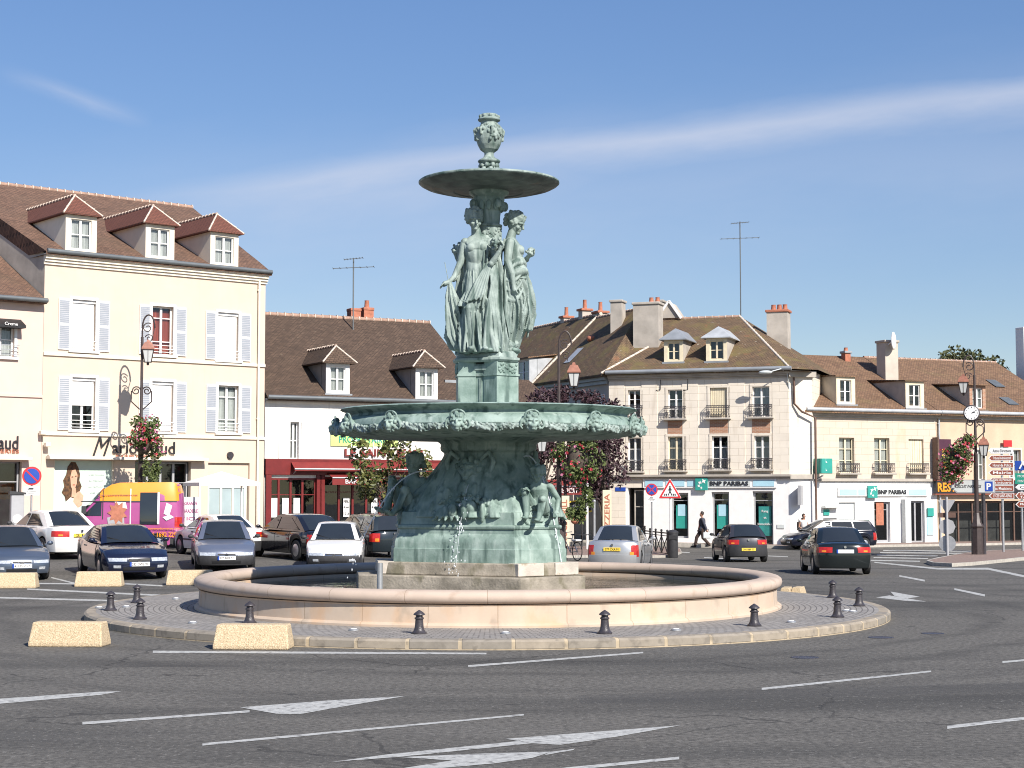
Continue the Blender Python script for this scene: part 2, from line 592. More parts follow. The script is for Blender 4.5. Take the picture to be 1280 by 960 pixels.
M['rimstone'] = bricks('rim_limestone', (.50, .40, .325), (.44, .36, .30), (.33, .25, .19), 1.2, 9.0, gap=.006, axes='polarz', bump=.3, var=.2, vscale=2.2,
                       spots=[((.36, .27, .2), 4.5, .58, .5, (1, 1, 1), .12, 4.0)])
M['plinth'] = mat('weathered_stone', (.30, .265, .21), rough=.9, var=.3, scale=2.2, bump=.5, bscale=25, col2=(.42, .37, .3))
speck(M['plinth'], (.15, .135, .085), 2.6, .53, .8, stretch=(1, 1, .7), soft=.1, detail=5)
M['plinth_pale'] = mat('pale_weathered_stone', (.5, .45, .39), rough=.9, var=.15, scale=3, bump=.4, bscale=25)
speck(M['plinth_pale'], (.28, .23, .15), 2.8, .56, .8, soft=.05, detail=5)
def bronze(name, k=1.0, g=0.0):
    m = mat(name, (.20 * k, .295 * k, .255 * k), rough=.62, var=.25, scale=3.2, bump=.2, bscale=30, spec=.35, col2=(.30 * k, .39 * k, .35 * k), detail=7)
    if g:
        r_ = [n for n in m.node_tree.nodes if n.type == 'VALTORGB'][0].color_ramp
        for e_ in r_.elements:
            c_ = e_.color
            a_ = (c_[0] + c_[1] + c_[2]) / 3
            e_.color = tuple(x + (a_ - x) * g for x in c_[:3]) + (1,)
    speck(m, (.42 * k, .50 * k, .46 * k), 9, .56, .55, stretch=(1, 1, .22), soft=.16, detail=5)
    speck(m, (.07, .115, .10), 6, .525, .85, stretch=(1, 1, .15), soft=.12, detail=6)
    return m
M['bronze'] = bronze('verdigris_bronze')
M['bronze_pale'] = bronze('pale_verdigris_bronze', 1.06, .3)
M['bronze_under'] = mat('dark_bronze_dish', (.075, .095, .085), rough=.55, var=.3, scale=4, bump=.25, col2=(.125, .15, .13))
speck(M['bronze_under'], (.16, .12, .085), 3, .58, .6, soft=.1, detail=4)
M['bronze_dark'] = mat('dark_bronze', (.035, .055, .05), rough=.55, var=.3, scale=6, bump=.3)
M['cast_iron'] = mat('cast_iron_paint', (.045, .04, .045), rough=.42, var=.25, scale=14, bump=.25, bscale=50)
M['iron_brown'] = mat('brown_black_iron', (.05, .036, .034), rough=.5, var=.2, scale=8)
M['copper'] = mat('copper_brown_lantern', (.28, .115, .075), rough=.5, var=.2, scale=6)
M['blockstone'] = mat('yellow_aggregate_concrete', (.60, .45, .27), rough=.95, var=.25, scale=38, bump=.9, bscale=70, detail=6, col2=(.70, .56, .37))
speck(M['blockstone'], (.75, .66, .5), 60, .62, .7)
M['white'] = mat('white_paint', (.8, .79, .77), rough=.5, var=.04, scale=3)
M['black'] = mat('matt_black', (.015, .015, .017), rough=.6, var=.2, scale=6)
M['rubber'] = mat('tyre_rubber', (.02, .02, .021), rough=.8, var=.2, scale=20)
M['chrome'] = mat('chrome', (.7, .7, .72), rough=.18, metal=1.0, var=.05)
M['alloy'] = mat('alloy_wheel', (.5, .5, .52), rough=.3, metal=.9, var=.06)
M['steel'] = mat('galvanised_steel', (.42, .43, .44), rough=.45, metal=.6, var=.1, scale=8)
M['plastic'] = mat('dark_plastic', (.035, .035, .038), rough=.6, var=.15, scale=10)
M['carglass'] = mat('car_glass', (.022, .027, .032), rough=.03, var=.1, spec=.8, scale=1)
M['glass'] = glass_mat('window_glass', (.82, .86, .87))
M['lampglass'] = mat('frosted_lantern_glass', (.55, .56, .55), rough=.35, var=.05, spec=.5)
M['headlamp'] = mat('headlamp_lens', (.62, .65, .68), rough=.12, var=.25, scale=18, spec=.9, metal=.35)
M['redlamp'] = mat('tail_lamp', (.42, .02, .015), rough=.2, var=.2, scale=14, spec=.7)
M['orangelamp'] = mat('indicator', (.7, .25, .03), rough=.25, var=.1)
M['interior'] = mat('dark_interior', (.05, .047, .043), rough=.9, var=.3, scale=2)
M['curtain'] = mat('net_curtain', (.62, .61, .58), rough=.9, var=.25, scale=16, stretch=(1, 1, .05))
M['zinc'] = mat('zinc', (.30, .32, .34), rough=.5, var=.12, scale=2, metal=.25)
M['zinc_pale'] = mat('pale_zinc', (.44, .46, .48), rough=.5, var=.12, scale=2, metal=.15)
M['gutter'] = mat('dark_zinc_gutter', (.13, .145, .155), rough=.5, var=.1, metal=.2)
M['terracotta'] = mat('terracotta', (.40, .15, .09), rough=.8, var=.15, scale=8)
# ------------------------------------------------------------------ ground, island, markings
def frange(a, b, st):
    out = []
    while a < b - 1e-6:
        out.append(a); a += st
    return out + [b]
mb = MB()
xs = frange(-300, -30, 30) + frange(-29, 29, 1.0) + frange(30, 300, 30)
ys = [-60, -20, -5, 5, 15, 25, 32] + frange(36, 90, 1.0) + [100, 110, 140, 220, 400, 800]
vs = [(x, y, gz(x, y)) for y in ys for x in xs]
nx = len(xs)
mb.add(vs, [(j * nx + i, j * nx + i + 1, (j + 1) * nx + i + 1, (j + 1) * nx + i) for j in range(len(ys) - 1) for i in range(nx - 1)])
tag(mb.build('ground', M['asphalt'], smooth=60), kind='structure')

FC = Vector((-0.478, 33.8, -0.03))
FS = 1.161
mb = MB()
RI = 8.0
prof = [(RI + .02, -.1), (RI + .02, .125), (RI - .025, .158), (RI - .20, .162)]
mb.lathe(prof, 160, (0, 0), close=False)
k = mb.build('kerb', M['kerb'], smooth=30)
k.location = (FC.x, FC.y, 0)
tag(k, kind='structure')
mb = MB()
mb.lathe([(RI - .2, .1615), (5.6, .165), (4.9, .167)], 160, close=False)
k = mb.build('paved_island', M['cobble'], smooth=30)
k.location = (FC.x, FC.y, 0)
tag(k, kind='structure')

LINES = []
def marking(name, polys, z=.004, mtl='line'):
    mb = MB()
    for poly in polys:
        pts = [gpt(*p) for p in poly]
        mb.quad(*[(p.x, p.y, p.z + z) for p in pts])
    tag(mb.build(name, M[mtl]), kind='structure')
def line(p, q, t0, t1, n=1):
    polys = []
    for i in range(n):
        a, b = i / n, (i + 1) / n
        P = lambda s: (p[0] + (q[0] - p[0]) * s, p[1] + (q[1] - p[1]) * s, .82 * (t0 + (t1 - t0) * s))
        A, B = P(a), P(b)
        polys.append([(A[0], A[1] + A[2] / 2), (B[0], B[1] + B[2] / 2), (B[0], B[1] - B[2] / 2), (A[0], A[1] - A[2] / 2)])
    marking('lane_line', polys)
marking('lane_line', [[(-90, 888), (125, 869), (152, 864.5), (125, 865), (-90, 880)]])
line((103, 904.5), (312, 889.5), 4.0, 3.2)
marking('arrow_marking', [[(300, 884.5), (345, 892.5), (375, 893), (420, 885)], [(300, 884.5), (420, 885), (507, 870.5), (410, 876)]])
line((253, 931), (655, 893.8), 3.6, 2.4)
marking('arrow_marking', [[(632, 924), (665, 929.5), (701, 931.5), (770, 921.5), (851, 907), (740, 915.5)],
                          [(414, 953), (500, 946.5), (665, 929.5), (650, 926.5), (480, 944)]])
marking('arrow_marking', [[(470, 966), (570, 959), (620, 954.5), (665, 948), (690, 940), (600, 942.5), (500, 946.9), (565, 951)], [(680, 944.5), (716, 938.2), (719, 936.4), (688, 940.3)]])
line((690, 963.5), (849, 948), 5, 4)
line((191, 815), (608, 817.3), 3.4, 2.6, 3)
line((585, 833), (804, 816), 3.0, 2.4)
line((952, 861.5), (1164, 839.5), 3.4, 2.4)
line((1184, 909.5), (1380, 887), 5.0, 4.0)
line((1253, 828), (1330, 821), 2.8, 2.4)
line((1124, 720), (1156, 726), 2.2, 2.6)
line((1193, 736.5), (1231, 744.5), 2.6, 3.2)
marking('arrow_marking', [[(1095, 747), (1135, 751.5), (1158, 752.2), (1112, 744.5)], [(1113, 739.6), (1118, 745), (1132, 748.5), (1150, 746)]])
line((1093, 703), (1172, 711), 1.6, 2.4, 3)
line((1172, 711), (1235, 711), 2.4, 3.0, 2)
line((1235, 711), (1330, 731), 3.0, 3.4, 2)
line((64, 722), (94, 729.5), 1.8, 2.2, 2)
line((150, 729.5), (203, 732.5), 1.8, 2.0, 2)
line((34, 736.5), (244, 746.5), 2.2, 2.4, 5)
line((-10, 747), (156, 751.5), 2.4, 2.4, 5)
line((-10, 729), (100, 730), 1.6, 1.8, 4)
for yy_, x0, x1 in ((700.5, 1088, 1150), (697, 1092, 1160), (693.8, 1096, 1172), (690.8, 1100, 1236), (688.2, 1104, 1240)):
    line((x0, yy_), (x1, yy_ + 1.2), 1.5, 1.5, 3)
line((880, 697), (935, 700), 1.3, 1.3, 2)
line((826, 688.5), (862, 691), 1.2, 1.2, 2)
line((960, 695), (985, 696), 1.2, 1.2, 2)

def raised(name, pts, z, top, side, kind='structure'):
    """a kerbed pavement: outline as ground points, a real step up"""
    mb = MB()
    lo = [(p.x, p.y, gz(p.x, p.y) - .1) for p in pts]
    hi = [(p.x, p.y, gz(p.x, p.y) + z) for p in pts]
    n = len(pts)
    mb.add(hi, [tuple(range(n))])
    t = mb.build(name, top)
    tag(t, kind=kind)
    mb = MB()
    c = sum((Vector(h) for h in hi), Vector()) / n
    hi2 = [tuple(c + (Vector(h) - c) * 1.0 + Vector((0, 0, .003))) for h in hi]
    inn = []
    for h in hi2:
        d = (c - Vector(h)); d.z = 0
        inn.append(tuple(Vector(h) + d.normalized() * .22))
    vs = lo + hi2 + inn
    fs = []
    for i in range(n):
        j = (i + 1) % n
        fs += [(i, j, n + j, n + i), (n + i, n + j, 2 * n + j, 2 * n + i)]
    mb.add(vs, fs)
    tag(mb.build('kerb', side), kind=kind)
pts = [gpt(x, y) for x, y in ((1158, 704.5), (1166, 707.2), (1190, 708.5), (1215, 707), (1250, 703.5), (1285, 700), (1340, 696), (1400, 690), (1300, 688.5), (1240, 691), (1205, 694.5), (1172, 700.5))]
raised('pavement', pts, .12, M['pavement'], M['kerb_pale'])
pts = [gpt(x, y) for x, y in ((655, 693), (700, 697.5), (790, 697.5), (838, 697), (852, 692), (850, 688), (790, 684.5), (655, 686))]
raised('pavement', pts, .10, M['pavement'], M['kerb_pale'])

# ------------------------------------------------------------------ water in the pool
wm = bpy.data.materials.new('pool_water')
wm.use_nodes = True
t = wm.node_tree
b = t.nodes['Principled BSDF']
nz = nd(t, 'ShaderNodeTexNoise', i_Scale=3.5, i_Detail=4.0)
tcn = t.nodes.new('ShaderNodeTexCoord')
t.links.new(tcn.outputs['Object'], nz.inputs['Vector'])
bn = nd(t, 'ShaderNodeBump', i_Strength=.35, i_Distance=.05)
t.links.new(nz.outputs[0], bn.inputs['Height'])
t.links.new(bn.outputs[0], b.inputs['Normal'])
b.inputs['Base Color'].default_value = (.035, .04, .032, 1)
b.inputs['Roughness'].default_value = .05
b.inputs['IOR'].default_value = 1.33
mb = MB()
mb.lathe([(4.75, .44), (3.0, .44), (0.5, .44)], 96, close=False)
w_ = mb.build('water', wm)
w_.location = FC
w_.scale = (FS,) * 3
tag(w_, kind='structure')

for px, py, r in ((1101, 797, .22), (1006, 822, .21), (1166, 792, .2)):
    p = gpt(px, py)
    m = MB(); m.lathe([(r, -.02), (r, .006), (r * .86, .007), (r * .84, .003), (.01, .004)], 28)
    o = m.build('manhole_cover', M['cast_iron'], smooth=30)
    o.location = p
    tag(o, 'dark round iron cover in the road, right of the fountain island', 'manhole cover', 'iron covers in the road')
# ------------------------------------------------------------------ the fountain
fountain = empty('fountain', FC, 0, 'tall verdigris bronze fountain with draped women, two bowls and a round pink stone pool', 'fountain')
fountain.scale = (FS,) * 3
A0 = R(-90 - 23.5)
def hexpoly(dW, dN, z, a0=A0, off=(0, 0)):
    out = []
    ds = [(a0 + k * pi / 3, dW if k % 2 == 0 else dN) for k in range(6)]
    for k in range(6):
        (a1, d1), (a2, d2) = ds[k], ds[(k + 1) % 6]
        det = cos(a1) * sin(a2) - cos(a2) * sin(a1)
        x = (d1 * sin(a2) - d2 * sin(a1)) / det
        y = (cos(a1) * d2 - cos(a2) * d1) / det
        out.append((x + off[0], y + off[1], z))
    return out
# pool: wall, rolled rim
mb = MB()
mb.lathe([(5.10, .10), (5.10, .20), (5.07, .225), (5.03, .235), (5.02, .48), (5.04, .50), (4.72, .50), (4.70, .2)], 160, close=False)
mb.build('pool_wall', M['poolstone'], fountain, smooth=35)
mb = MB()
prof = []
for i in range(17):
    a = -pi / 2 + i * pi / 8
    rx, rz = .215, .105
    e = 2 / 2.6
    ca, sa = cos(a), sin(a)
    prof.append((4.90 + rx * math.copysign(abs(ca) ** e, ca), .605 + rz * math.copysign(abs(sa) ** e, sa)))
mb.lathe(prof, 160, close=False)
mb.build('pool_rim', M['rimstone'], fountain, smooth=50)
# stone plinth under the bronze
mb = MB()
mb.loft([hexpoly(1.66, 2.14, .2, off=(-.17, 0)), hexpoly(1.66, 2.14, .73, off=(-.17, 0))])
mb.build('stone_plinth', M['plinth'], fountain, bevel=.02)
mb = MB()
mb.loft([hexpoly(1.44, 1.86, .732, off=(-.1, 0)), hexpoly(1.42, 1.84, .945, off=(-.1, 0))])
mb.build('stone_step', M['plinth'], fountain, bevel=.02)
# paler repaired blocks set on the corner step
for s in (0, 2, 4):
    a = A0 + (s + 1) * pi / 3
    n_, tg = Vector((cos(a), sin(a), 0)), Vector((-sin(a), cos(a), 0))
    for o0, o1 in ((-.62, -.08), (.16, .66)):
        mb = MB()
        c0 = n_ * 1.84 + Vector((-.1, 0, 0))
        p = c0 + tg * ((o0 + o1) / 2)
        q = [p + tg * sx * (o1 - o0) / 2 + n_ * sy for sx, sy in ((-1, -.25), (1, -.25), (1, .035), (-1, .035))]
        mb.slab([(v.x, v.y) for v in q], .74, .95)
        mb.build('stone_block', M['plinth_pale'], fountain, bevel=.012)
for px in (475,):
    mb = MB()
    mb.tube([(0, 0, .2), (0, 0, .97)], .05, 12)
    o = mb.build('pipe', M['steel'], fountain, smooth=40)
    d = Vector(((atY(px, 700, 31.6).x - FC.x) / FS, (31.6 - FC.y) / FS, 0))
    o.location = d
# bronze base
mb = MB()
L = [(1.29, 1.63, .945), (1.29, 1.63, 1.17), (1.275, 1.615, 1.18), (1.27, 1.61, 1.20), (1.27, 1.61, 1.26), (1.255, 1.595, 1.33), (1.22, 1.56, 1.39), (1.19, 1.53, 1.43), (1.185, 1.525, 1.50),
     (1.21, 1.55, 1.515), (1.22, 1.56, 1.545), (1.21, 1.55, 1.57), (1.165, 1.505, 1.585), (1.155, 1.495, 1.70), (1.14, 1.48, 1.79), (1.12, 1.46, 1.80)]
mb.loft([hexpoly(a, b_, z, off=(-.07, 0)) for a, b_, z in L])
mb.build('base', M['bronze'], fountain, smooth=28)
# flared stem, sculpted like rock and drapery
mb = MB()
def stemf(r, z, t):
    k = sst(3.05, 1.9, z)
    return r * (1 + .07 * k * (abs(sin(9 * t + 1.1 * sin(3 * z))) - .5) + .03 * sin(23 * t + z * 3) * k + .10 * k * cos(3 * (t - A0 - pi / 3)))
mb.lathe([(1.38, 1.70), (1.33, 1.82), (1.25, 1.98), (1.14, 2.18), (1.01, 2.38), (.89, 2.58), (.80, 2.73), (.77, 2.82), (.84, 2.86), (.86, 2.92), (.84, 2.97), (.90, 3.02), (1.1, 3.08), (1.3, 3.14), (1.3, 3.2)], 90, fn=stemf)
rnd = random.Random(3)
for i in range(34):
    a = rnd.uniform(0, 2 * pi); z = rnd.uniform(1.8, 2.2)
    r = 1.28 - .55 * sst(1.75, 2.6, z)
    mb.ell((r * cos(a), r * sin(a), z), (rnd.uniform(.05, .11), rnd.uniform(.05, .11), rnd.uniform(.08, .2)), 8, 6)
remesh(mb, 'stem', M['bronze'], fountain, .018, 3)

def mask_head(s=1.0, mane=True, seed=1):
    """a grotesque head looking towards -y"""
    m = MB()
    rn = random.Random(seed)
    m.ell((0, 0, 0), (.13, .13, .15), 14, 10)
    m.ell((0, -.10, -.05), (.085, .085, .065), 12, 8)       # muzzle
    m.ell((0, -.13, .01), (.03, .06, .07), 8, 6)            # nose
    m.ell((0, -.12, -.115), (.05, .05, .035), 8, 6)         # chin
    for sx in (-1, 1):
        m.ell((sx * .055, -.105, .055), (.05, .04, .026), 8, 6)   # brow
        m.ell((sx * .075, -.09, -.02), (.045, .05, .045), 8, 6)   # cheek
        m.ell((sx * .13, -.01, .09), (.035, .03, .05), 8, 6)      # ear
    if mane:
        for i in range(44):
            a = rn.uniform(-pi * .2, pi * 1.2)
            r = rn.uniform(.12, .2)
            m.ell((r * cos(a), rn.uniform(-.06, .06), r * sin(a) - .02), (.035, .05, .045), 7, 5)
        for i in range(14):
            a = rn.uniform(pi * 1.1, pi * 1.9)
            m.ell((.13 * cos(a), -.04, .15 * sin(a)), (.03, .05, .05), 7, 5)
    for i, v in enumerate(m.v):
        m.v[i] = tuple(c * s for c in v)
    return m

# big lower bowl
mb = MB()
mb.lathe([(.6, 3.08), (1.9, 3.07), (2.30, 3.09), (2.52, 3.13), (2.62, 3.19), (2.665, 3.27), (2.64, 3.35), (2.56, 3.41), (2.47, 3.44), (2.45, 3.48), (2.50, 3.525), (2.60, 3.555), (2.63, 3.575), (2.60, 3.595), (2.4, 3.58), (2.0, 3.50), (.5, 3.46)], 144)
bowl = mb.build('lower_bowl', M['bronze'], fountain, smooth=40)
mk = mask_head(.80)
for sx in (-1,):
    mk.tube([(.125 * cos(a), .0, .10 + .10 * sin(a)) for a in [i * pi / 10 for i in range(11)]], .018, 8)
for sx in (-1, 1):
    mk.tube([(sx * .12, 0, .08), (sx * .19, -.02, .02), (sx * .20, -.02, -.06), (sx * .16, -.03, -.11)], [.022, .026, .022, .012], 8)
lion0 = remesh(mk, 'lion_mask', M['bronze'], bowl, .009, 1)
rn = random.Random(5)
gm = MB()
RB = 2.69
half = pi / 14
for i in range(230):
    a = rn.uniform(-1, 1)
    ang = a * half * .86 - pi / 2
    sag = -.085 * (1 - a * a)
    th = .03 + .026 * (1 - a * a)
    r = RB + rn.uniform(-.03, .02)
    gm.ell((r * cos(ang), r * sin(ang), sag + rn.uniform(-th, th)), (rn.uniform(.016, .034), rn.uniform(.016, .03), rn.uniform(.012, .026)), 7, 5,
           Matrix.Rotation(rn.uniform(0, 3), 3, 'Y'))
gm.tube([((RB - .02) * cos(a * half * .9 - pi / 2), (RB - .02) * sin(a * half * .9 - pi / 2), -.085 * (1 - a * a)) for a in [i / 8 - 1 for i in range(17)]], .038, 8)
garl0 = remesh(gm, 'garland', M['bronze_pale'], bowl, .008, 0)
for i in range(14):
    th = R(-9.9 + 25.714 * i)
    o = lion0 if i == 0 else dup(lion0, bowl)
    o.location = (RB * sin(th) * 1.0, -RB * cos(th), 3.27)
    o.rotation_euler = (R(8), 0, th)
    g = garl0 if i == 0 else dup(garl0, bowl)
    g.location = (0, 0, 3.275)
    g.rotation_euler = (0, 0, th + half)
# pedestal for the statues
mb = MB()
mb.loft([hexpoly(.36, .50, 3.45), hexpoly(.36, .50, 4.39)])
ped = mb.build('pedestal', M['bronze'], fountain, smooth=25)
for k in (1, 3, 5):
    a = A0 + k * pi / 3
    n_, tg = Vector((cos(a), sin(a), 0)), Vector((-sin(a), cos(a), 0))
    m = MB()
    q = [n_ * d + tg * s for d, s in ((.26, -.29), (.565, -.235), (.565, .235), (.26, .29))]
    m.slab([(v.x, v.y) for v in q], 3.45, 4.170)
    q2 = [n_ * d + tg * s for d, s in ((.26, -.31), (.585, -.25), (.585, .25), (.26, .31))]
    m.slab([(v.x, v.y) for v in q2], 4.170, 4.205)
    m.slab([(v.x, v.y) for v in q], 4.205, 4.420)
    rr = random.Random(k)
    for i in range(26):
        p = n_ * .565 + tg * rr.uniform(-.19, .19)
        m.ell((p.x, p.y, rr.uniform(4.240, 4.390)), (.03, .03, .03), 6, 5)
    m.build('corner_pillar', M['bronze'], ped, smooth=30)
for k in (0, 2, 4):
    a = A0 + k * pi / 3
    n_, tg = Vector((cos(a), sin(a), 0)), Vector((-sin(a), cos(a), 0))
    m = MB()
    def sl(d0, d1, s, z0, z1):
        q = [n_ * d + tg * s_ for d, s_ in ((d0, -s), (d1, -s), (d1, s), (d0, s))]
        m.slab([(v.x, v.y) for v in q], z0, z1)
    sl(.34, .385, .27, 4.170, 4.210)
    sl(.34, .375, .25, 4.250, 4.380)
    sl(.35, .395, .16, 4.275, 4.355)
    sl(.34, .375, .02, 3.5, 4.140)
    rr = random.Random(k + 9)
    for i in range(20):
        s = rr.choice((-1, 1)) * rr.uniform(.18, .24)
        p = n_ * .375 + tg * s
        m.ell((p.x, p.y, rr.uniform(4.260, 4.370)), (.025, .025, .025), 6, 5)
    m.build('name_panel', M['bronze_pale'], ped, smooth=30)
mb = MB()
mb.loft([hexpoly(.46, .585, 4.415), hexpoly(.50, .625, 4.450), hexpoly(.50, .625, 4.485), hexpoly(.46, .58, 4.500), hexpoly(.45, .57, 4.560), hexpoly(.40, .52, 4.610)])
mb.build('pedestal_cap', M['bronze_pale'], ped, smooth=25)
# column in the middle of the statues, capital, upper dish, urn
mb = MB()
mb.lathe([(.26, 4.45), (.25, 5.5), (.215, 6.5), (.205, 6.86), (.235, 6.87), (.235, 6.90), (.19, 6.91), (.185, 7.0)], 40)
rr = random.Random(12)
for i in range(120):
    a = rr.uniform(0, 2 * pi)
    mb.ell((.208 * cos(a), .208 * sin(a), rr.uniform(6.55, 6.84)), (.025, .025, .03), 6, 5)
mb.build('column', M['bronze_pale'], fountain, smooth=40)
mb = MB()
mb.lathe([(.19, 6.9), (.2, 7.05), (.22, 7.2), (.26, 7.3), (.28, 7.36), (.27, 7.40), (.35, 7.46), (.36, 7.50), (.3, 7.52)], 40)
for i in range(12):
    a = i * pi / 6
    mb.ell((.25 * cos(a), .25 * sin(a), 7.24), (.05, .05, .1), 8, 6)
    if i % 3 == 1:
        mb.ell((.33 * cos(a), .33 * sin(a), 7.26), (.06, .06, .09), 8, 6)
mb.build('capital', M['bronze'], fountain, smooth=40)
mb = MB()
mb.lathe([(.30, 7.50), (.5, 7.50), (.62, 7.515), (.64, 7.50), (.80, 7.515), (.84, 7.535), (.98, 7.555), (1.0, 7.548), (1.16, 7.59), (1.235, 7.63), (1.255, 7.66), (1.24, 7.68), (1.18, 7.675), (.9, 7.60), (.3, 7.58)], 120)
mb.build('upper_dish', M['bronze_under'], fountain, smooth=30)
mb = MB()
mb.lathe([(1.245, 7.64), (1.262, 7.655), (1.262, 7.675), (1.24, 7.69), (1.19, 7.685)], 120, close=False)
mb.build('dish_lip', M['bronze_pale'], fountain, smooth=40)
mb = MB()
z0 = 7.58
mb.lathe([(.17, 7.57), (.18, 7.75), (.13, 7.85), (.12, 7.90), (.19, 7.94), (.205, 7.965), (.19, 7.985), (.11, 8.03), (.085, 8.07), (.085, 8.115), (.10, 8.13), (.16, 8.175), (.205, 8.26), (.235, 8.36), (.245, 8.45), (.225, 8.53), (.17, 8.60), (.15, 8.64), (.15, 8.68),
          (.195, 8.70), (.205, 8.72), (.19, 8.74), (.16, 8.755), (.15, 8.82)], 40)
rr = random.Random(21)
for i in range(70):
    a = rr.uniform(0, 2 * pi); z = rr.uniform(8.33, 8.62)
    r = .242 - .07 * sst(8.5, 8.62, z)
    mb.ell((r * cos(a), r * sin(a), z), (.03, .03, .035), 7, 5)
for i in range(9):
    a = i * 2 * pi / 9
    mb.ell((.165 * cos(a), .165 * sin(a), 8.775), (.035, .035, .035), 7, 5)
    mb.ell((.185 * cos(a), .185 * sin(a), 7.78), (.055, .055, .07), 7, 5)
    mb.ell((.15 * cos(a + .3), .15 * sin(a + .3), 7.88), (.05, .05, .045), 7, 5)
for s in range(8):
    a = s * pi / 4 + .2
    mb.tube([(.24 * cos(a), .24 * sin(a), 8.56), (.275 * cos(a), .275 * sin(a), 8.52), (.255 * cos(a), .255 * sin(a), 8.42)], .022, 6)
mb.v = [(x, y, z + .09 * sst(7.6, 7.75, z)) for x, y, z in mb.v]
remesh(mb, 'urn', M['bronze_pale'], fountain, .008, 0)

# ------------------------------------------------------------------ draped women
def interp(tab, z):
    if z <= tab[0][0]: return tab[0][1:]
    for a, b_ in zip(tab, tab[1:]):
        if z <= b_[0]:
            t = (z - a[0]) / (b_[0] - a[0])
            return [x + (y - x) * t for x, y in zip(a[1:], b_[1:])]
    return tab[-1][1:]
def ridged(x, y, z):
    a = 1 - 2 * abs(noise.noise(Vector((x, y, z))))
    b_ = 1 - 2 * abs(noise.noise(Vector((x * 2.1 + 5, y * 2.1, z * 1.7 + 3))))
    return .68 * a + .32 * b_ - .45
def robe(mb, tab, n1=11, n2=17, ph=0.0, drift=1.0, levels=100, nth=170, sharp=.75, u=0.0, tf=-pi / 2, uk=9.0, uc=1.6, amp=1.9):
    """cloth falling round a body; tab rows: z, cx, cy, rx, ry, fold depth. u mixes in hanging U folds facing tf"""
    z0, z1 = tab[0][0], tab[-1][0]
    polys = []
    for i in range(levels + 1):
        z = z0 + (z1 - z0) * i / levels
        cx, cy, rx, ry, am = interp(tab, z)
        ring = []
        dr = drift * (z - z0)
        for k in range(nth):
            t = 2 * pi * k / nth
            tt = t + dr * .35
            s1 = abs(sin(n1 * tt / 2 + ph + .8 * sin(2 * t + ph) + .5 * sin(3.1 * z)))
            f = .55 * (s1 ** sharp - .6)
            f += .95 * ridged(cos(tt) * n2 * .17 + ph, sin(tt) * n2 * .17, z * .9 + ph)
            if u:
                w = z * uk + uc * cos(t - tf) + .5 * noise.noise(Vector((cos(t) * 2, sin(t) * 2, z * 2 + ph)))
                fu = abs(sin(w)) ** .7 - .55
                front_ = max(0, cos(t - tf)) ** .5
                f = f * (1 - u * front_) + u * front_ * fu * .9
            q = am * f * amp
            ring.append((cx + rx * cos(t) * (1 + q), cy + ry * sin(t) * (1 + q), z))
        polys.append(ring)
    mb.loft(polys)
def head(mb, c, yaw, pitch, s=1.0, seed=2, simple=False):
    """woman's head; yaw 0 looks to -y, positive yaw turns to +x"""
    m = MB()
    rn = random.Random(seed)
    m.ell((0, .012, .03), (.108, .125, .155), 18, 14)           # skull
    m.ell((0, -.035, -.055), (.080, .082, .095), 16, 12)        # lower face
    m.ell((0, -.072, .062), (.078, .05, .06), 14, 10)           # forehead
    m.caps([(0, -.115, .028), (0, -.140, -.012), (0, -.150, -.030)], [.014, .018, .021], 8)     # nose
    m.ell((0, -.116, -.066), (.033, .020, .011), 8, 6)
    m.ell((0, -.112, -.086), (.028, .020, .012), 8, 6)
    m.ell((0, -.100, -.122), (.034, .032, .028), 10, 8)          # chin
    for sx in (-1, 1):
        m.caps([(sx * .016, -.124, .036), (sx * .048, -.118, .040), (sx * .078, -.090, .028)], [.012, .014, .012], 7)   # brow
        m.ell((sx * .042, -.099, .006), (.022, .016, .011), 8, 6)   # eye
        m.ell((sx * .055, -.080, -.040), (.036, .036, .034), 10, 8)   # cheek
        m.ell((sx * .112, .0, -.01), (.016, .03, .042), 8, 6)
    for sx in (() if simple else (-1, 1)):              # waved hair drawn back from a parting
        for k in range(7):
            e = .15 + k * .17
            pts, rs = [], []
            for q in range(9):
                t_ = q / 8
                az = -1.25 + 2.9 * t_
                el = (1.25 - .95 * e * (.4 + .6 * sin(pi * min(1, t_ * 1.1)))) + .06 * sin(q * 2.3 + k)
                r0 = .137 + .012 * sin(q * 2.1 + k * 1.7)
                pts.append((sx * r0 * .92 * abs(sin((az + 1.57) * .5 + .15)) * cos(el * .55) + sx * .012, -.098 + .225 * t_, .062 + .098 * sin(el) - .09 * k / 7 * (1 if t_ > .15 else .6)))
                rs.append(.027 - .004 * abs(t_ - .4))
            m.tube(pts, rs, 7)
    for i in range(0 if simple else 40):
        a = rn.uniform(0, 2 * pi); el = rn.uniform(.1, 1.5)
        v = Vector((.118 * cos(a) * cos(el), .128 * sin(a) * cos(el) + .02, .158 * sin(el) + .04))
        if v.y < -.05 and v.z < .12: continue
        m.ell(v, rn.uniform(.02, .034), 7, 5)
    for i in range(0 if simple else 16):
        m.ell((rn.uniform(-.07, .07), .13 + rn.uniform(0, .05), rn.uniform(-.06, .08)), .042, 7, 5)
    rot = Matrix.Rotation(yaw, 3, 'Z') @ Matrix.Rotation(pitch, 3, 'X')
    c = Vector(c)
    for i, v in enumerate(m.v):
        m.v[i] = tuple(c + rot @ (Vector(v) * s))
    mb.add(m.v, m.f)
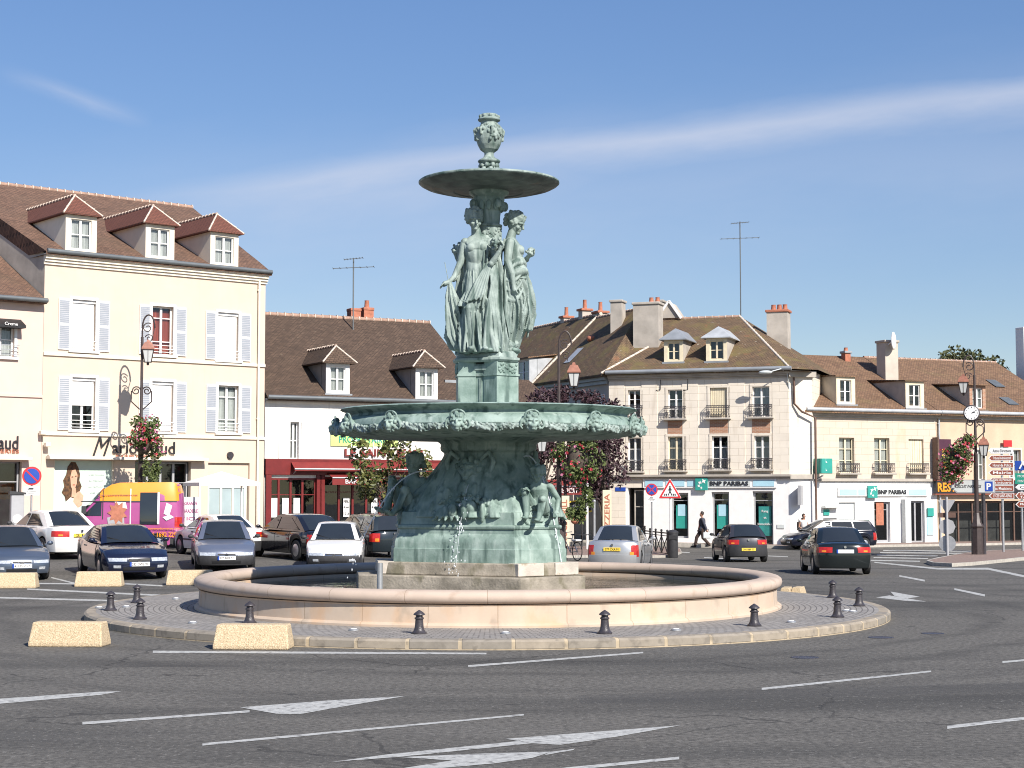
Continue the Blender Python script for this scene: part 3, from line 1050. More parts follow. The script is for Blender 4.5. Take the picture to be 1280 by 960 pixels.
def hand(mb, wrist, d, palm_n, s=1.0, curl=.6):
    """palm, four fingers and a thumb"""
    w, d, n_ = Vector(wrist), Vector(d).normalized(), Vector(palm_n).normalized()
    side = d.cross(n_).normalized()
    mb.caps([w, w + d * .10 * s], [.034 * s, .044 * s], 8)
    for i in range(4):
        o = (i - 1.5) * .026 * s
        ln = (.10, .115, .108, .085)[i] * s
        p0 = w + d * .11 * s + side * o
        p1 = p0 + (d * (1 - .3 * curl) + n_ * curl * .6) * ln * .5
        p2 = p1 + (d * (1 - curl) + n_ * curl) * ln * .5
        mb.caps([p0, p1, p2], [.016 * s, .014 * s, .011 * s], 6)
    p0 = w + d * .03 * s - side * .03 * s
    p1 = p0 + (d * .6 - side * .7 + n_ * .3) * .06 * s
    mb.caps([p0, p1, p1 + d * .05 * s], [.018 * s, .015 * s, .012 * s], 6)
def blossoms(mb, c, r, n, rn, s=.03):
    for i in range(n):
        v = Vector((rn.gauss(0, 1), rn.gauss(0, 1), rn.gauss(0, .8))).normalized() * r * rn.uniform(.4, 1)
        mb.ell(Vector(c) + v, (s * rn.uniform(.7, 1.3),) * 3, 6, 5)
def swag(mb, a, b_, drop, rad, out=(0, 0, 0), n=12):
    a, b_ = Vector(a), Vector(b_)
    pts, rs = [], []
    for i in range(n + 1):
        t = i / n
        k = 4 * t * (1 - t)
        pts.append(a + (b_ - a) * t + Vector((0, 0, -drop * k)) + Vector(out) * k)
        rs.append(rad * (.6 + .5 * k))
    mb.tube(pts, rs, 7)

def woman_a():
    m = MB()
    rn = random.Random(31)
    # long skirt with deep irregular folds
    robe(m, [(0.0, .03, 0, .37, .31, .26), (.12, .02, 0, .34, .29, .34), (.5, .02, 0, .31, .27, .34), (.85, .01, 0, .295, .255, .28), (1.15, -.01, 0, .28, .23, .2), (1.36, -.03, .01, .24, .20, .12), (1.5, -.03, .01, .20, .16, .05)], 15, 21, .4, .8)
    # bent knee and shin pressing through the cloth
    m.caps([(-.12, -.08, 1.22), (-.18, -.26, .74), (-.15, -.20, .12)], [.14, .105, .075], 14)
    for dx, dy in ((-.07, .03), (.03, -.02), (.11, .03)):
        m.tube([(-.18 + dx, -.33 + dy, .68), (-.15 + dx * 1.3, -.30, .35), (-.16 + dx * 1.6, -.29, .03)], [.012, .02, .028], 7)
    m.ell((-.15, -.36, .05), (.065, .14, .05), 10, 6)
    m.ell((.1, -.35, .05), (.065, .12, .045), 10, 6)
    # trunk: bodice with hanging folds, bare neck
    robe(m, [(1.3, -.03, .01, .24, .2, .10), (1.42, -.03, 0, .215, .18, .10), (1.55, -.035, -.005, .20, .165, .07), (1.68, -.04, -.01, .215, .175, .10), (1.78, -.042, -.01, .235, .185, .12), (1.86, -.045, .0, .245, .165, .10), (1.93, -.05, .02, .25, .13, .05)],
         13, 17, 2.2, .4, 70, 150, u=.85, uk=13, uc=2.2)
    m.loft([[(cx + rx * cos(2 * pi * k / 28), cy + ry * sin(2 * pi * k / 28), z) for k in range(28)] for z, cx, cy, rx, ry in
            ((1.7, -.04, .02, .2, .13), (1.86, -.045, .02, .235, .13), (1.93, -.05, .02, .25, .12), (1.99, -.055, .02, .17, .095), (2.04, -.06, .02, .095, .085), (2.2, -.085, .0, .074, .076))])
    for sx in (-1, 1):
        m.ell((-.045 + sx * .10, -.125, 1.80), (.092, .075, .085), 14, 10)
        m.ell((-.05 + sx * .215, .02, 1.915), (.08, .09, .075), 12, 8)
    head(m, (-.095, -.04, 2.285), R(16), R(14), 1.10, 2)
    # arm holding the cloth away from the body
    m.caps([(-.275, .02, 1.90), (-.345, -.03, 1.56), (-.455, -.10, 1.30), (-.53, -.13, 1.22)], [.078, .062, .048, .036], 12)
    hand(m, (-.53, -.13, 1.22), (-.8, -.2, -.35), (0, -.3, -1), 1.0, .5)
    # other arm raised with a posy
    m.caps([(.175, .03, 1.90), (.27, -.10, 1.62), (.20, -.26, 1.50), (.34, -.30, 1.70)], [.074, .062, .052, .038], 12)
    hand(m, (.34, -.30, 1.70), (.4, -.1, .8), (-.6, -.5, .2), .95, .6)
    blossoms(m, (.30, -.26, 1.84), .13, 70, rn, .027)
    # cloth edges over the shoulders
    for x0, x1 in ((.09, .06), (.14, .13)):
        m.tube([(x0, -.10, 1.93), (x0 - .01, -.18, 1.72), (x1, -.19, 1.5), (x1 - .02, -.22, 1.2)], [.012, .02, .018, .012], 6)
    # gathered overfold sweeping down from the raised arm, hem in zigzag
    for i in range(10):
        t = i / 9
        dz = .07 * (1 if i % 2 else -1)
        dy = .035 * (1 if i % 2 else -.6)
        m.tube([(.20 - .10 * t, -.24, 1.50 - .03 * t), (.14 - .20 * t, -.30 - dy * .4, 1.24 - .04 * t), (.08 - .31 * t, -.33 - dy, .98 - .15 * t), (.05 - .36 * t, -.33 - dy, .80 + dz)],
               [.012, .022, .028, .020], 7)
    robe(m, [(.78, -.12, -.20, .20, .09, .5), (1.0, -.06, -.19, .17, .09, .4), (1.3, .06, -.15, .12, .08, .3), (1.52, .15, -.14, .07, .07, .2)], 11, 15, .2, 2.4, 50, 110)
    for i in range(5):
        t = i / 4
        m.tube([(.18 + .10 * t, -.2 + .1 * t, 1.5), (.21 + .09 * t, -.29 + .12 * t, 1.15), (.12 + .16 * t, -.32 + .12 * t, .6), (.08 + .20 * t, -.33 + .10 * t, .06)], [.016, .026, .028, .034], 7)
    # cloth hanging from the outstretched hand
    robe(m, [(.06, -.30, .02, .17, .10, .45), (.3, -.38, -.02, .16, .085, .6), (.62, -.45, -.07, .125, .075, .6), (.95, -.50, -.11, .08, .055, .5), (1.2, -.53, -.13, .03, .03, .2)], 9, 13, 1.1, 1.5, 60, 100)
    m.tube([(-.55, -.12, 1.2), (-.62, -.14, 1.55)], .008, 6)
    # cloak behind the shoulder
    robe(m, [(.9, -.05, .2, .3, .08, .4), (1.45, -.22, .15, .17, .08, .4), (1.9, -.2, .12, .15, .08, .3)], 9, 13, .3, .6, 40, 90)
    m.ell((-.40, .10, 1.43), (.06, .05, .12), 8, 6, Matrix.Rotation(.4, 3, 'Y'))
    m.ell((-.44, .10, 1.30), (.04, .05, .08), 8, 6, Matrix.Rotation(.7, 3, 'Y'))
    swag(m, (.02, .06, 2.03), (.3, .12, 1.9), -.02, .05, (0, -.03, 0))
    # mantle falling from the other shoulder
    robe(m, [(0, .30, -.04, .17, .20, .45), (.6, .29, -.04, .15, .17, .5), (1.3, .27, .0, .13, .14, .45), (1.78, .24, .06, .12, .10, .35), (1.95, .2, .08, .09, .07, .2)], 9, 13, 2.7, .9, 60, 100)
    return m
def woman_b():
    """side view: looks towards +x"""
    m = MB()
    rn = random.Random(57)
    robe(m, [(0.0, -.17, 0, .20, .24, .28), (.18, -.13, 0, .23, .25, .36), (.45, -.05, 0, .27, .26, .38), (.8, .055, 0, .285, .27, .34), (1.05, .07, 0, .27, .26, .28), (1.25, .055, 0, .25, .24, .22), (1.42, .04, .01, .21, .21, .14), (1.55, .03, .01, .165, .185, .06)], 15, 19, .9, 2.6)
    m.loft([[(cx + rx * cos(2 * pi * k / 28), cy + ry * sin(2 * pi * k / 28), z) for k in range(28)] for z, cx, cy, rx, ry in
            ((1.35, .04, .01, .19, .22), (1.5, .04, 0, .16, .19), (1.62, .045, 0, .155, .19), (1.76, .05, 0, .165, .215), (1.88, .035, 0, .155, .24), (1.96, .015, 0, .115, .22), (2.03, .0, 0, .085, .11), (2.2, .045, 0, .074, .076))])
    for sy in (-1, 1):
        m.ell((.155, sy * .10, 1.81), (.085, .085, .085), 14, 10)
        m.ell((.0, sy * .215, 1.92), (.085, .085, .08), 12, 8)
    head(m, (.085, -.015, 2.28), R(72), R(24), 1.10, 8)
    # near arm hanging, forearm forward and down
    m.caps([(-.01, -.235, 1.91), (-.05, -.31, 1.58), (.03, -.36, 1.36), (.05, -.36, 1.18)], [.08, .066, .052, .036], 12)
    hand(m, (.05, -.36, 1.18), (.15, 0, -1), (.6, .5, 0), 1.0, .5)
    # far arm lifted with flowers
    m.caps([(.03, .2, 1.90), (.12, .22, 1.62), (.27, .04, 1.66), (.30, -.02, 1.70)], [.075, .062, .05, .036], 12)
    hand(m, (.29, -.02, 1.70), (.8, -.3, .4), (-.2, -.5, .5), .95, .7)
    blossoms(m, (.335, -.05, 1.79), .075, 44, rn, .024)
    # girdle of gathered cloth round the waist and over the near arm
    robe(m, [(1.30, .05, -.02, .23, .27, .3), (1.44, .06, -.03, .215, .25, .3), (1.58, .09, -.03, .17, .21, .2), (1.68, .13, -.02, .10, .16, .1)], 13, 17, 1.3, .5, 40, 130, u=.8, uk=16, uc=-2.6, tf=-.6)
    # heavy loop of drapery hanging from the arm
    for i in range(3):
        swag(m, (-.20 + .02 * i, -.24, 1.44 - .12 * i), (.17 + .02 * i, -.25, 1.36 - .12 * i), .16 + .05 * i, .034, (0, -.06, 0))
    robe(m, [(.35, -.13, -.2, .13, .10, .5), (.8, -.06, -.22, .13, .10, .5), (1.2, -.08, -.25, .09, .08, .4), (1.5, -.06, -.27, .05, .05, .2)], 9, 13, 2.0, 1.8, 50, 90)
    for i in range(5):
        t = i / 4
        m.tube([(.08 + .06 * t, -.28 + .1 * t, 1.3 - .05 * t), (.04 + .17 * t, -.30 + .1 * t, .95), (-.10 + .24 * t, -.30 + .12 * t, .5), (-.26 + .30 * t, -.27 + .1 * t, .06 + .12 * t)], [.014, .026, .026, .018], 7)
    # cloth flying out in front, ragged hem
    robe(m, [(.42, .22, 0, .10, .15, .6), (.7, .27, 0, .10, .17, .6), (1.05, .24, 0, .09, .15, .5), (1.45, .19, 0, .07, .12, .3)], 9, 15, .5, -1.2, 50, 90)
    for i in range(7):
        t = i / 6
        m.tube([(.24, -.1 + .2 * t, 1.5), (.29, -.15 + .3 * t, 1.1), (.35 - .03 * t, -.14 + .28 * t, .72 - .08 * (i % 3)), (.30 - .03 * t, -.1 + .25 * t, .50 - .10 * (i % 3))], [.012, .022, .024, .012], 7)
    # cloak on the shoulder blades
    for i in range(6):
        m.tube([(-.10, -.15 + .06 * i, 2.0), (-.16, -.15 + .06 * i, 1.8), (-.17, -.18 + .07 * i, 1.5)], [.022, .03, .022], 6)
    # dolphin at her feet
    m.ell((-.24, -.30, .15), (.17, .13, .12), 14, 10, Matrix.Rotation(.35, 3, 'Y'))
    m.ell((-.40, -.34, .08), (.12, .07, .055), 10, 8)
    m.tube([(-.12, -.28, .2), (0, -.2, .12), (.12, -.12, .2), (.16, -.05, .34)], [.10, .085, .055, .03], 8)
    m.ell((-.23, -.42, .2), (.03, .02, .03), 8, 6)
    m.ell((.05, -.25, .05), (.13, .06, .05), 8, 6)
    return m
st1 = remesh(woman_a(), 'statue', M['bronze_pale'], fountain, .0075, 1)
st1.location = (-.155, -.24, 4.58)
st1.scale = (1.0, 1.06, 1.035)
st1['label'] = 'draped woman facing forward, holding her robe out with one hand'
st2 = remesh(woman_b(), 'statue', M['bronze_pale'], fountain, .0075, 1)
st2.location = (.385, .02, 4.58)
st2.scale = (1.05, 1.06, 1.03)
st2['label'] = 'draped woman in profile, holding flowers before her'
st3 = dup(st1, fountain)
st3['label'] = 'draped woman on the far side'
off = Vector((-.155, -.24, 0))
rm = Matrix.Rotation(R(-118), 3, 'Z')
o3 = rm @ off
st3.location = (o3.x, o3.y, 4.58)
st3.rotation_euler = (0, 0, R(-118))
# shells and rubble under the women's feet
mb = MB()
rr = random.Random(77)
for i in range(60):
    a = rr.uniform(0, 2 * pi); r = rr.uniform(.3, .55)
    mb.ell((r * cos(a), r * sin(a), 4.58 + rr.uniform(0, .08)), (rr.uniform(.05, .1), rr.uniform(.05, .1), .04), 7, 5)
mb.caps([(-.35, -.25, 4.63), (-.52, -.2, 4.65), (-.68, -.18, 4.66)], [.07, .05, .02], 8)
remesh(mb, 'rocky_ledge', M['bronze'], fountain, .012, 1)

# ------------------------------------------------------------------ seated boys on the base corners
def seated_boy():
    """faces -y before turning; sits at height 0"""
    m = MB()
    m.loft([[(rx * cos(2 * pi * k / 20), cy + ry * sin(2 * pi * k / 20), z) for k in range(20)] for z, cy, rx, ry in
            ((-.05, .10, .19, .17), (.12, .08, .185, .16), (.3, .06, .165, .14), (.46, 0, .20, .145), (.56, -.03, .2, .11), (.62, -.05, .1, .08), (.7, -.08, .07, .07))])
    head(m, (0, -.13, .80), R(-10), R(28), 1.0, 14)
    for sx, k in ((-1, 1), (1, 0)):
        m.caps([(sx * .11, .02, .06), (sx * .17, -.30, .24 + .14 * k), (sx * .13, -.28, -.05), (sx * .12, -.36, -.20 + .05 * k)], [.12, .085, .065, .045], 12)
        m.ell((sx * .12, -.44, -.22 + .05 * k), (.05, .12, .04), 10, 6)
        m.ell((sx * .22, -.02, .54), (.075, .075, .07), 10, 8)
    m.caps([(-.24, -.02, .53), (-.34, -.16, .36), (-.22, -.33, .46)], [.065, .055, .04], 12)
    hand(m, (-.22, -.33, .46), (.8, -.2, -.1), (0, 0, -1), .95, .6)
    m.caps([(.24, -.02, .53), (.36, .10, .28), (.36, .02, .02)], [.065, .055, .04], 12)
    hand(m, (.36, .02, .02), (.2, -.8, -.2), (0, 0, -1), .95, .3)
    return m
def put_boy(k, lean, yaw, z, dist, lab):
    a = A0 + k * pi / 3
    o = remesh(seated_boy(), 'seated_boy', M['bronze'], fountain, .0125, 2)
    o.location = (dist * cos(a), dist * sin(a), z)
    o.rotation_euler = (lean, 0, a + pi / 2 + yaw)
    o['label'] = lab
    return o
b1 = put_boy(1, R(-6), R(-55), 1.80, 1.44, 'boy sitting with his hand on his raised knee')
b1.scale = (.9, .9, .8)
b2 = put_boy(5, R(-24), R(42), 1.80, 1.48, 'boy leaning on his arm in the shade of the bowl')
b2.scale = (1.08, 1.08, 1.06)
b3 = put_boy(3, R(0), R(30), 1.86, 1.20, 'boy sitting on the far corner')
# shell seats, oval shields on the three corners
for k in (1, 3, 5):
    a = A0 + k * pi / 3
    m = MB()
    pts = [(0.26 * cos(t_), -.0, .15 * sin(t_)) for t_ in [i * 2 * pi / 28 for i in range(28)]]
    m.tube(pts, .035, 8, closed=True)
    for i in range(28):
        t_ = i * 2 * pi / 28
        m.ell((.26 * cos(t_), -.03, .15 * sin(t_)), .022, 6, 5)
    m.ell((0, .03, 0), (.25, .06, .14), 16, 8)
    m.box(-.13, .13, -.05, .02, -.075, .075)
    m.ell((0, .2, .02), (.36, .22, .17), 14, 8)
    o = remesh(m, 'shield', M['bronze'], fountain, .012, 1)
    o.location = (1.50 * cos(a) - .07, 1.50 * sin(a), 1.71)
    o.rotation_euler = (0, 0, a + pi / 2)
# fruit, leaves and grotesque faces on the three wide sides
for k in (0, 2, 4):
    a = A0 + k * pi / 3
    m = MB()
    rr = random.Random(100 + k)
    for i in range(170):
        t_ = rr.uniform(-.42, .55)
        m.ell((t_, rr.uniform(-.06, .08), .05 + rr.uniform(-.1, .2) * (1 - abs(t_) * .7)), (rr.uniform(.022, .042),) * 3, 7, 5)
    for i in range(24):
        t_ = rr.uniform(-.75, .7)
        m.ell((t_, rr.uniform(-.1, .02), -.09 + rr.uniform(-.03, .03)), (.06, .03, .02), 8, 5, Matrix.Rotation(rr.uniform(-1, 1), 3, 'Y'))
    # scallop shell spilling over the edge
    for i in range(9):
        t_ = -1 + i * .25
        m.tube([(-.27, 0, .02), (-.27 + t_ * .10, -.09, -.02 + .03 * cos(t_ * 2)), (-.27 + t_ * .2, -.16, -.15)], [.05, .03, .035], 7)
    for i in range(5):
        m.caps([(-.42 + .1 * i, -.15, -.15), (-.46 + .12 * i, -.2, -.2)], [.035, .02], 7)
    o = remesh(m, 'fruit_relief', M['bronze'], fountain, .010, 0)
    o.location = (1.12 * cos(a), 1.12 * sin(a), 1.86)
    o.rotation_euler = (0, 0, a + pi / 2)
    m = mask_head(1.25, True, 40 + k)
    for sx in (-1, 1):
        m.tube([(sx * .2, 0, .2), (sx * .36, -.02, .32), (sx * .44, 0, .16), (sx * .38, 0, -.05), (sx * .26, 0, -.2)], [.04, .05, .05, .045, .02], 8)
    for i in range(12):
        m.ell((rr.uniform(-.25, .25), -.05, -.32 + rr.uniform(-.12, .08)), (.05, .05, .07), 7, 5)
    o = remesh(m, 'mask_face', M['bronze'], fountain, .011, 1)
    o.location = (.80 * cos(a), .80 * sin(a), 2.5)
    o.rotation_euler = (R(-6), 0, a + pi / 2)
# water jets
jm = bpy.data.materials.new('falling_water')
jm.use_nodes = True
t = jm.node_tree
b = t.nodes['Principled BSDF']
nz = nd(t, 'ShaderNodeTexNoise', i_Scale=30.0)
t.links.new(nz.outputs[0], b.inputs['Roughness'])
b.inputs['Base Color'].default_value = (.86, .9, .95, 1)
b.inputs['Alpha'].default_value = .5
b.inputs['Specular IOR Level'].default_value = 1.0
def jet(p0, v, T, seed, n=46, spread=.015, r0=.016):
    m = MB()
    rr = random.Random(seed)
    p0, v = Vector(p0), Vector(v)
    P = lambda t_: p0 + v * t_ + Vector((0, 0, -4.9 * t_ * t_))
    k = 14
    m.tube([P(T * .78 * i / k) for i in range(k + 1)], [r0 * (1 - .5 * i / k) for i in range(k + 1)], 6)
    for i in range(n):
        t_ = T * (.35 + .65 * rr.random())
        s = spread * (.4 + 2.2 * t_ / T)
        r = rr.uniform(.005, .012)
        m.ell(P(t_) + Vector((rr.gauss(0, s), rr.gauss(0, s), rr.gauss(0, s))), (r, r, r * rr.uniform(1, 2.6)), 6, 5)
    m.build('water_jet', jm, fountain, smooth=60)
jet((.62, -.60, 2.75), (.95, -.75, .55), .86, 1, 60)
jet((-1.1, -.25, 2.5), (-2.1, -.7, .2), .72, 2, 60)
jet((-.30, -.92, 2.30), (-.45, -.9, -.2), .66, 3, 110, .04, .006)
jet((.2, 1.0, 2.45), (.5, 1.5, .4), .7, 4)

# ------------------------------------------------------------------ bollards, blocks, floor lights round the fountain
def bollard(name='bollard'):
    m = MB()
    m.lathe([(.105, 0), (.105, .02), (.085, .035), (.072, .06), (.062, .10), (.056, .17), (.054, .20), (.066, .205), (.066, .222), (.052, .228), (.045, .25), (.066, .256), (.082, .262), (.078, .275), (.05, .30), (.022, .318), (.008, .328)], 20)
    m.v = [tuple(c * 1.17 for c in v) for v in m.v]
    return m.build(name, M['cast_iron'], smooth=38)
bl = [(524, 793, 'small iron bollard before the pool, just left of the fountain base'), (756, 793, 'small iron bollard before the pool, right of the fountain base'),
      (943, 783.5, 'small iron bollard near the front right curve of the pool'), (1047, 772.5, 'nearest of three bollards right of the pool'),
      (1074, 758.5, 'outermost bollard at the right kerb of the paved island'), (1041, 748, 'farthest of three bollards right of the pool'),
      (312, 780, 'small iron bollard behind the front concrete block'), (175, 775, 'nearest of three bollards left of the pool'),
      (138, 764, 'outermost bollard at the left kerb of the paved island'), (171, 754.5, 'farthest of three bollards left of the pool')]
b0 = bollard()
for i, (px, py, lab) in enumerate(bl):
    o = b0 if i == 0 else dup(b0)
    p = gnd(px, py - 1, .165)
    o.location = (p.x, p.y, .163)
    o.rotation_euler = (0, 0, i * .7)
    tag(o, lab, 'bollard', 'small bollards round the fountain')
def block():
    m = MB()
    w, d, h = .60, .25, .385
    m.loft([[(-w, -d, 0), (w, -d, 0), (w, d, 0), (-w, d, 0)], [(-w, -d, .06), (w, -d, .06), (w, d, .06), (-w, d, .06)],
            [(-w + .04, -d + .09, h), (w - .04, -d + .09, h), (w - .04, d - .09, h), (-w + .04, d - .09, h)]])
    return m.build('concrete_block', M['blockstone'], bevel=.022)
k0 = block()
blk = [(83, 808.5, -4, 1.0, 'yellow concrete block alone on the asphalt at the front left'), (314.5, 812, -3, 1.0, 'yellow concrete block touching the front kerb of the island'),
       (122, 733.5, 4, 1.0, 'yellow concrete block in front of the navy coupe'), (14, 735.5, 4, 1.0, 'yellow concrete block in front of the cut off blue-grey hatchback'),
       (236, 731.5, 3, 1.0, 'yellow concrete block in front of the silver saloon, beside the pool'), (985, 746, 74, .55, 'yellow concrete block end beside the right side of the pool'),
       (1000, 745.5, 70, .55, 'second concrete block end beyond the right side of the pool')]
for i, (px, py, rz, s, lab) in enumerate(blk):
    o = k0 if i == 0 else dup(k0)
    p = gpt(px, py)
    o.location = (p.x, p.y + .2, p.z)
    o.rotation_euler = (0, 0, R(rz))
    o.scale = (s, s, s)
    tag(o, lab, 'concrete block', 'yellow concrete blocks')
for i, (px, py) in enumerate(((241, 779), (442, 788), (632, 792), (845, 788), (989, 778), (1058, 764), (158, 759), (124, 760), (220, 749), (1066, 765))):
    p = gnd(px, py, .167)
    m = MB()
    m.lathe([(.085, .0), (.085, .02), (.07, .03), (.06, .03)], 16)
    o = m.build('floor_light', M['steel'], smooth=40)
    o.location = (p.x, p.y, .164)
    m = MB()
    m.lathe([(.055, .028), (.05, .036), (.02, .042)], 12)
    m.build('lens', M['white'], o, smooth=40)
    tag(o, 'round white floor light set into the paving ring', 'floor light', 'floor lights in the paving ring')
# ------------------------------------------------------------------ building materials
M['cream'] = mat('cream_render', (.63, .515, .41), rough=.85, var=.035, scale=1.1, bump=.08, bscale=30)
speck(M['cream'], (.62, .53, .41), .6, .55, .35, stretch=(1.6, 1, .35), soft=.2, detail=5)
speck(M['cream'], (.55, .47, .37), 2.6, .58, .35, stretch=(2.2, 1, .10), soft=.16, detail=6)
M['pink'] = mat('pink_render', (.65, .50, .43), rough=.85, var=.035, scale=1.2, bump=.08, bscale=30)
M['whitewall'] = mat('white_render', (.76, .73, .68), rough=.85, var=.05, scale=.9, bump=.08)
speck(M['whitewall'], (.6, .55, .48), .8, .56, .5, stretch=(2, 1, .3), soft=.2, detail=5)
speck(M['whitewall'], (.5, .45, .39), 3, .57, .4, stretch=(2.2, 1, .08), soft=.15, detail=6)
M['trim'] = mat('cream_trim', (.76, .69, .57), rough=.75, var=.04, scale=2)
M['greywall'] = mat('grey_cement', (.42, .38, .33), rough=.9, var=.15, scale=1.2, bump=.15)
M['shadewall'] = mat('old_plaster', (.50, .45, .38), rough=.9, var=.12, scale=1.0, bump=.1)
M['ashlar'] = bricks('pale_ashlar', (.74, .67, .57), (.71, .64, .545), (.56, .49, .40), .86, .36, gap=.012, axes='wrap', bump=.3, var=.14, vscale=1.3,
                     spots=[((.50, .42, .33), 1.6, .6, .45, (1.8, 1.8, .25), .14, 6.0)])
M['ashlar_warm'] = bricks('warm_ashlar', (.62, .525, .43), (.58, .495, .405), (.47, .38, .29), .8, .34, gap=.011, axes='wrap', bump=.3, var=.14, vscale=1.2,
                          spots=[((.55, .38, .2), .9, .57, .5, (1.2, 1.2, .5), .16, 5.0)])
M['tan'] = mat('tan_render', (.56, .43, .305), rough=.9, var=.08, scale=1.0, bump=.1)
M['brickred'] = bricks('brick_panel', (.42, .22, .14), (.36, .18, .11), (.45, .36, .28), .22, .07, gap=.01, axes='xz', bump=.3, var=.15, vscale=3)
def roofm(name, c1, c2, m_, spots, w=.17, h=.105, var=.38):
    return bricks(name, c1, c2, m_, w, h, gap=.012, axes='roof', bump=.6, var=var, vscale=1.4, spots=spots, rough=.9)
M['roof_a'] = roofm('brown_tiles', (.215, .125, .085), (.13, .08, .058), (.075, .05, .04), [((.27, .17, .12), 9, .62, .5, (1, 1, 1), .05, 3.0), ((.12, .085, .06), .5, .52, .5, (1, 1, 1), .2, 5.0)])
M['roof_b'] = roofm('dark_brown_tiles', (.125, .084, .06), (.078, .054, .04), (.045, .032, .026), [((.22, .18, .13), 7, .68, .6, (1, 1, 1), .05, 3.0)], var=.25)
M['roof_d'] = roofm('mossy_tiles', (.19, .125, .075), (.13, .09, .058), (.055, .04, .03), [((.17, .14, .055), 1.1, .5, .65, (1, 1, 1), .18, 6.0), ((.36, .31, .24), 5, .68, .8, (1, 1, 1), .05, 3.0), ((.24, .11, .06), 2.3, .6, .6, (1, 1, 1), .12, 4.0)])
M['roof_e'] = roofm('orange_brown_tiles', (.25, .15, .09), (.16, .095, .062), (.08, .055, .04), [((.16, .125, .06), 1.0, .55, .55, (1, 1, 1), .2, 6.0), ((.33, .27, .2), 6, .68, .6, (1, 1, 1), .05, 3.0)])
M['roof_red'] = roofm('red_dormer_tiles', (.175, .072, .052), (.15, .06, .044), (.09, .045, .035), [], w=.15, h=.1, var=.15)
M['ridge'] = mat('ridge_tile_clay', (.34, .22, .165), rough=.85, var=.25, scale=5)
M['mortar'] = mat('ridge_mortar', (.58, .5, .42), rough=.9, var=.15, scale=8)
M['shutter'] = mat('grey_shutter', (.33, .355, .40), rough=.6, var=.05, scale=3)
M['blind'] = mat('white_roller_blind', (.80, .79, .77), rough=.6, var=.03)
M['curtainred'] = mat('red_curtain', (.45, .1, .06), rough=.9, var=.3, scale=14, stretch=(1, 1, .05))
M['redwood'] = mat('red_shopfront', (.155, .015, .014), rough=.4, var=.12, scale=4)
M['redcanvas'] = mat('red_canvas', (.19, .02, .018), rough=.8, var=.12, scale=3)
M['darkred'] = mat('dark_red_letters', (.20, .025, .02), rough=.5, var=.1)
M['woodcream'] = mat('cream_painted_wood', (.72, .63, .45), rough=.6, var=.06, scale=4)
M['greysash'] = mat('grey_shop_frame', (.36, .36, .37), rough=.5, var=.06)
M['teal'] = mat('teal_panel', (.03, .30, .25), rough=.45, var=.06, scale=2)
M['tealdark'] = mat('teal_poster', (.03, .22, .2), rough=.5, var=.2, scale=3)
M['skyblue'] = mat('pale_blue_panel', (.38, .60, .70), rough=.5, var=.06, scale=1.5)
M['signgrey'] = mat('pale_grey_panel', (.55, .58, .57), rough=.5, var=.05)
M['blackletter'] = mat('black_letter', (.02, .02, .024), rough=.5, var=.1)
M['whiteletter'] = mat('white_letter', (.8, .8, .78), rough=.5, var=.03)
M['orange'] = mat('orange_paint', (.80, .30, .02), rough=.35, var=.04, coat=.5)
M['magenta'] = mat('magenta_paint', (.36, .07, .22), rough=.35, var=.05, coat=.5)
M['yellow'] = mat('yellow_paint', (.78, .55, .06), rough=.5, var=.05)
M['blue'] = mat('sign_blue', (.02, .07, .36), rough=.4, var=.06)
M['signred'] = mat('sign_red', (.55, .03, .035), rough=.4, var=.06)
M['signbrown'] = mat('sign_brown', (.27, .075, .045), rough=.45, var=.08)
M['signgreen'] = mat('sign_green', (.02, .27, .19), rough=.45, var=.05)
M['lime'] = mat('lime_banner', (.55, .78, .22), rough=.6, var=.12, scale=1.5)
M['palegreen'] = mat('pale_green_poster', (.55, .67, .58), rough=.5, var=.05)
M['frosted'] = mat('frosted_glass_door', (.36, .44, .45), rough=.3, var=.08, scale=1)
M['purple_sign'] = mat('purple_sign_board', (.07, .018, .04), rough=.5, var=.1)
M['pipe_brown'] = mat('brown_downpipe', (.13, .075, .055), rough=.6, var=.2)

class Fac:
    """a street front: its own frame, x along the front, y going back, z up"""
    def __init__(s, name, p0, p1, label, cat='building', z0=0.0):
        s.p0, s.p1 = Vector((*p0, 0)), Vector((*p1, 0))
        d = s.p1 - s.p0
        s.L = d.length
        s.ang = math.atan2(d.y, d.x)
        s.d = d.normalized()
        s.n = Vector((-s.d.y, s.d.x, 0))     # backwards
        s.z0 = z0
        s.o = empty(name, (p0[0], p0[1], z0), s.ang, label, cat)
    def uz(s, px, py, off=0.0):
        """local (u, z) where the sight line meets the plane y = off"""
        r = ray(px, py)
        O = s.p0 + s.n * off - Vector((0, 0, CAMZ))
        t = (O.x * s.n.x + O.y * s.n.y) / (r.x * s.n.x + r.y * s.n.y)
        h = r * t
        return ((h - Vector((s.p0.x, s.p0.y, 0))).dot(s.d), h.z + CAMZ - s.z0)
    def rect(s, x0, x1, y0, y1, off=0.0):
        """opening from pixel box (y0 top, y1 bottom)"""
        ym = (y0 + y1) / 2
        u0, u1 = s.uz(x0, ym, off)[0], s.uz(x1, ym, off)[0]
        xm = (x0 + x1) / 2
        return (u0, u1, s.uz(xm, y1, off)[1], s.uz(xm, y0, off)[1])
    def build(s, mb, name, m, **k):
        return mb.build(name, m, k.pop('parent', s.o), **k)

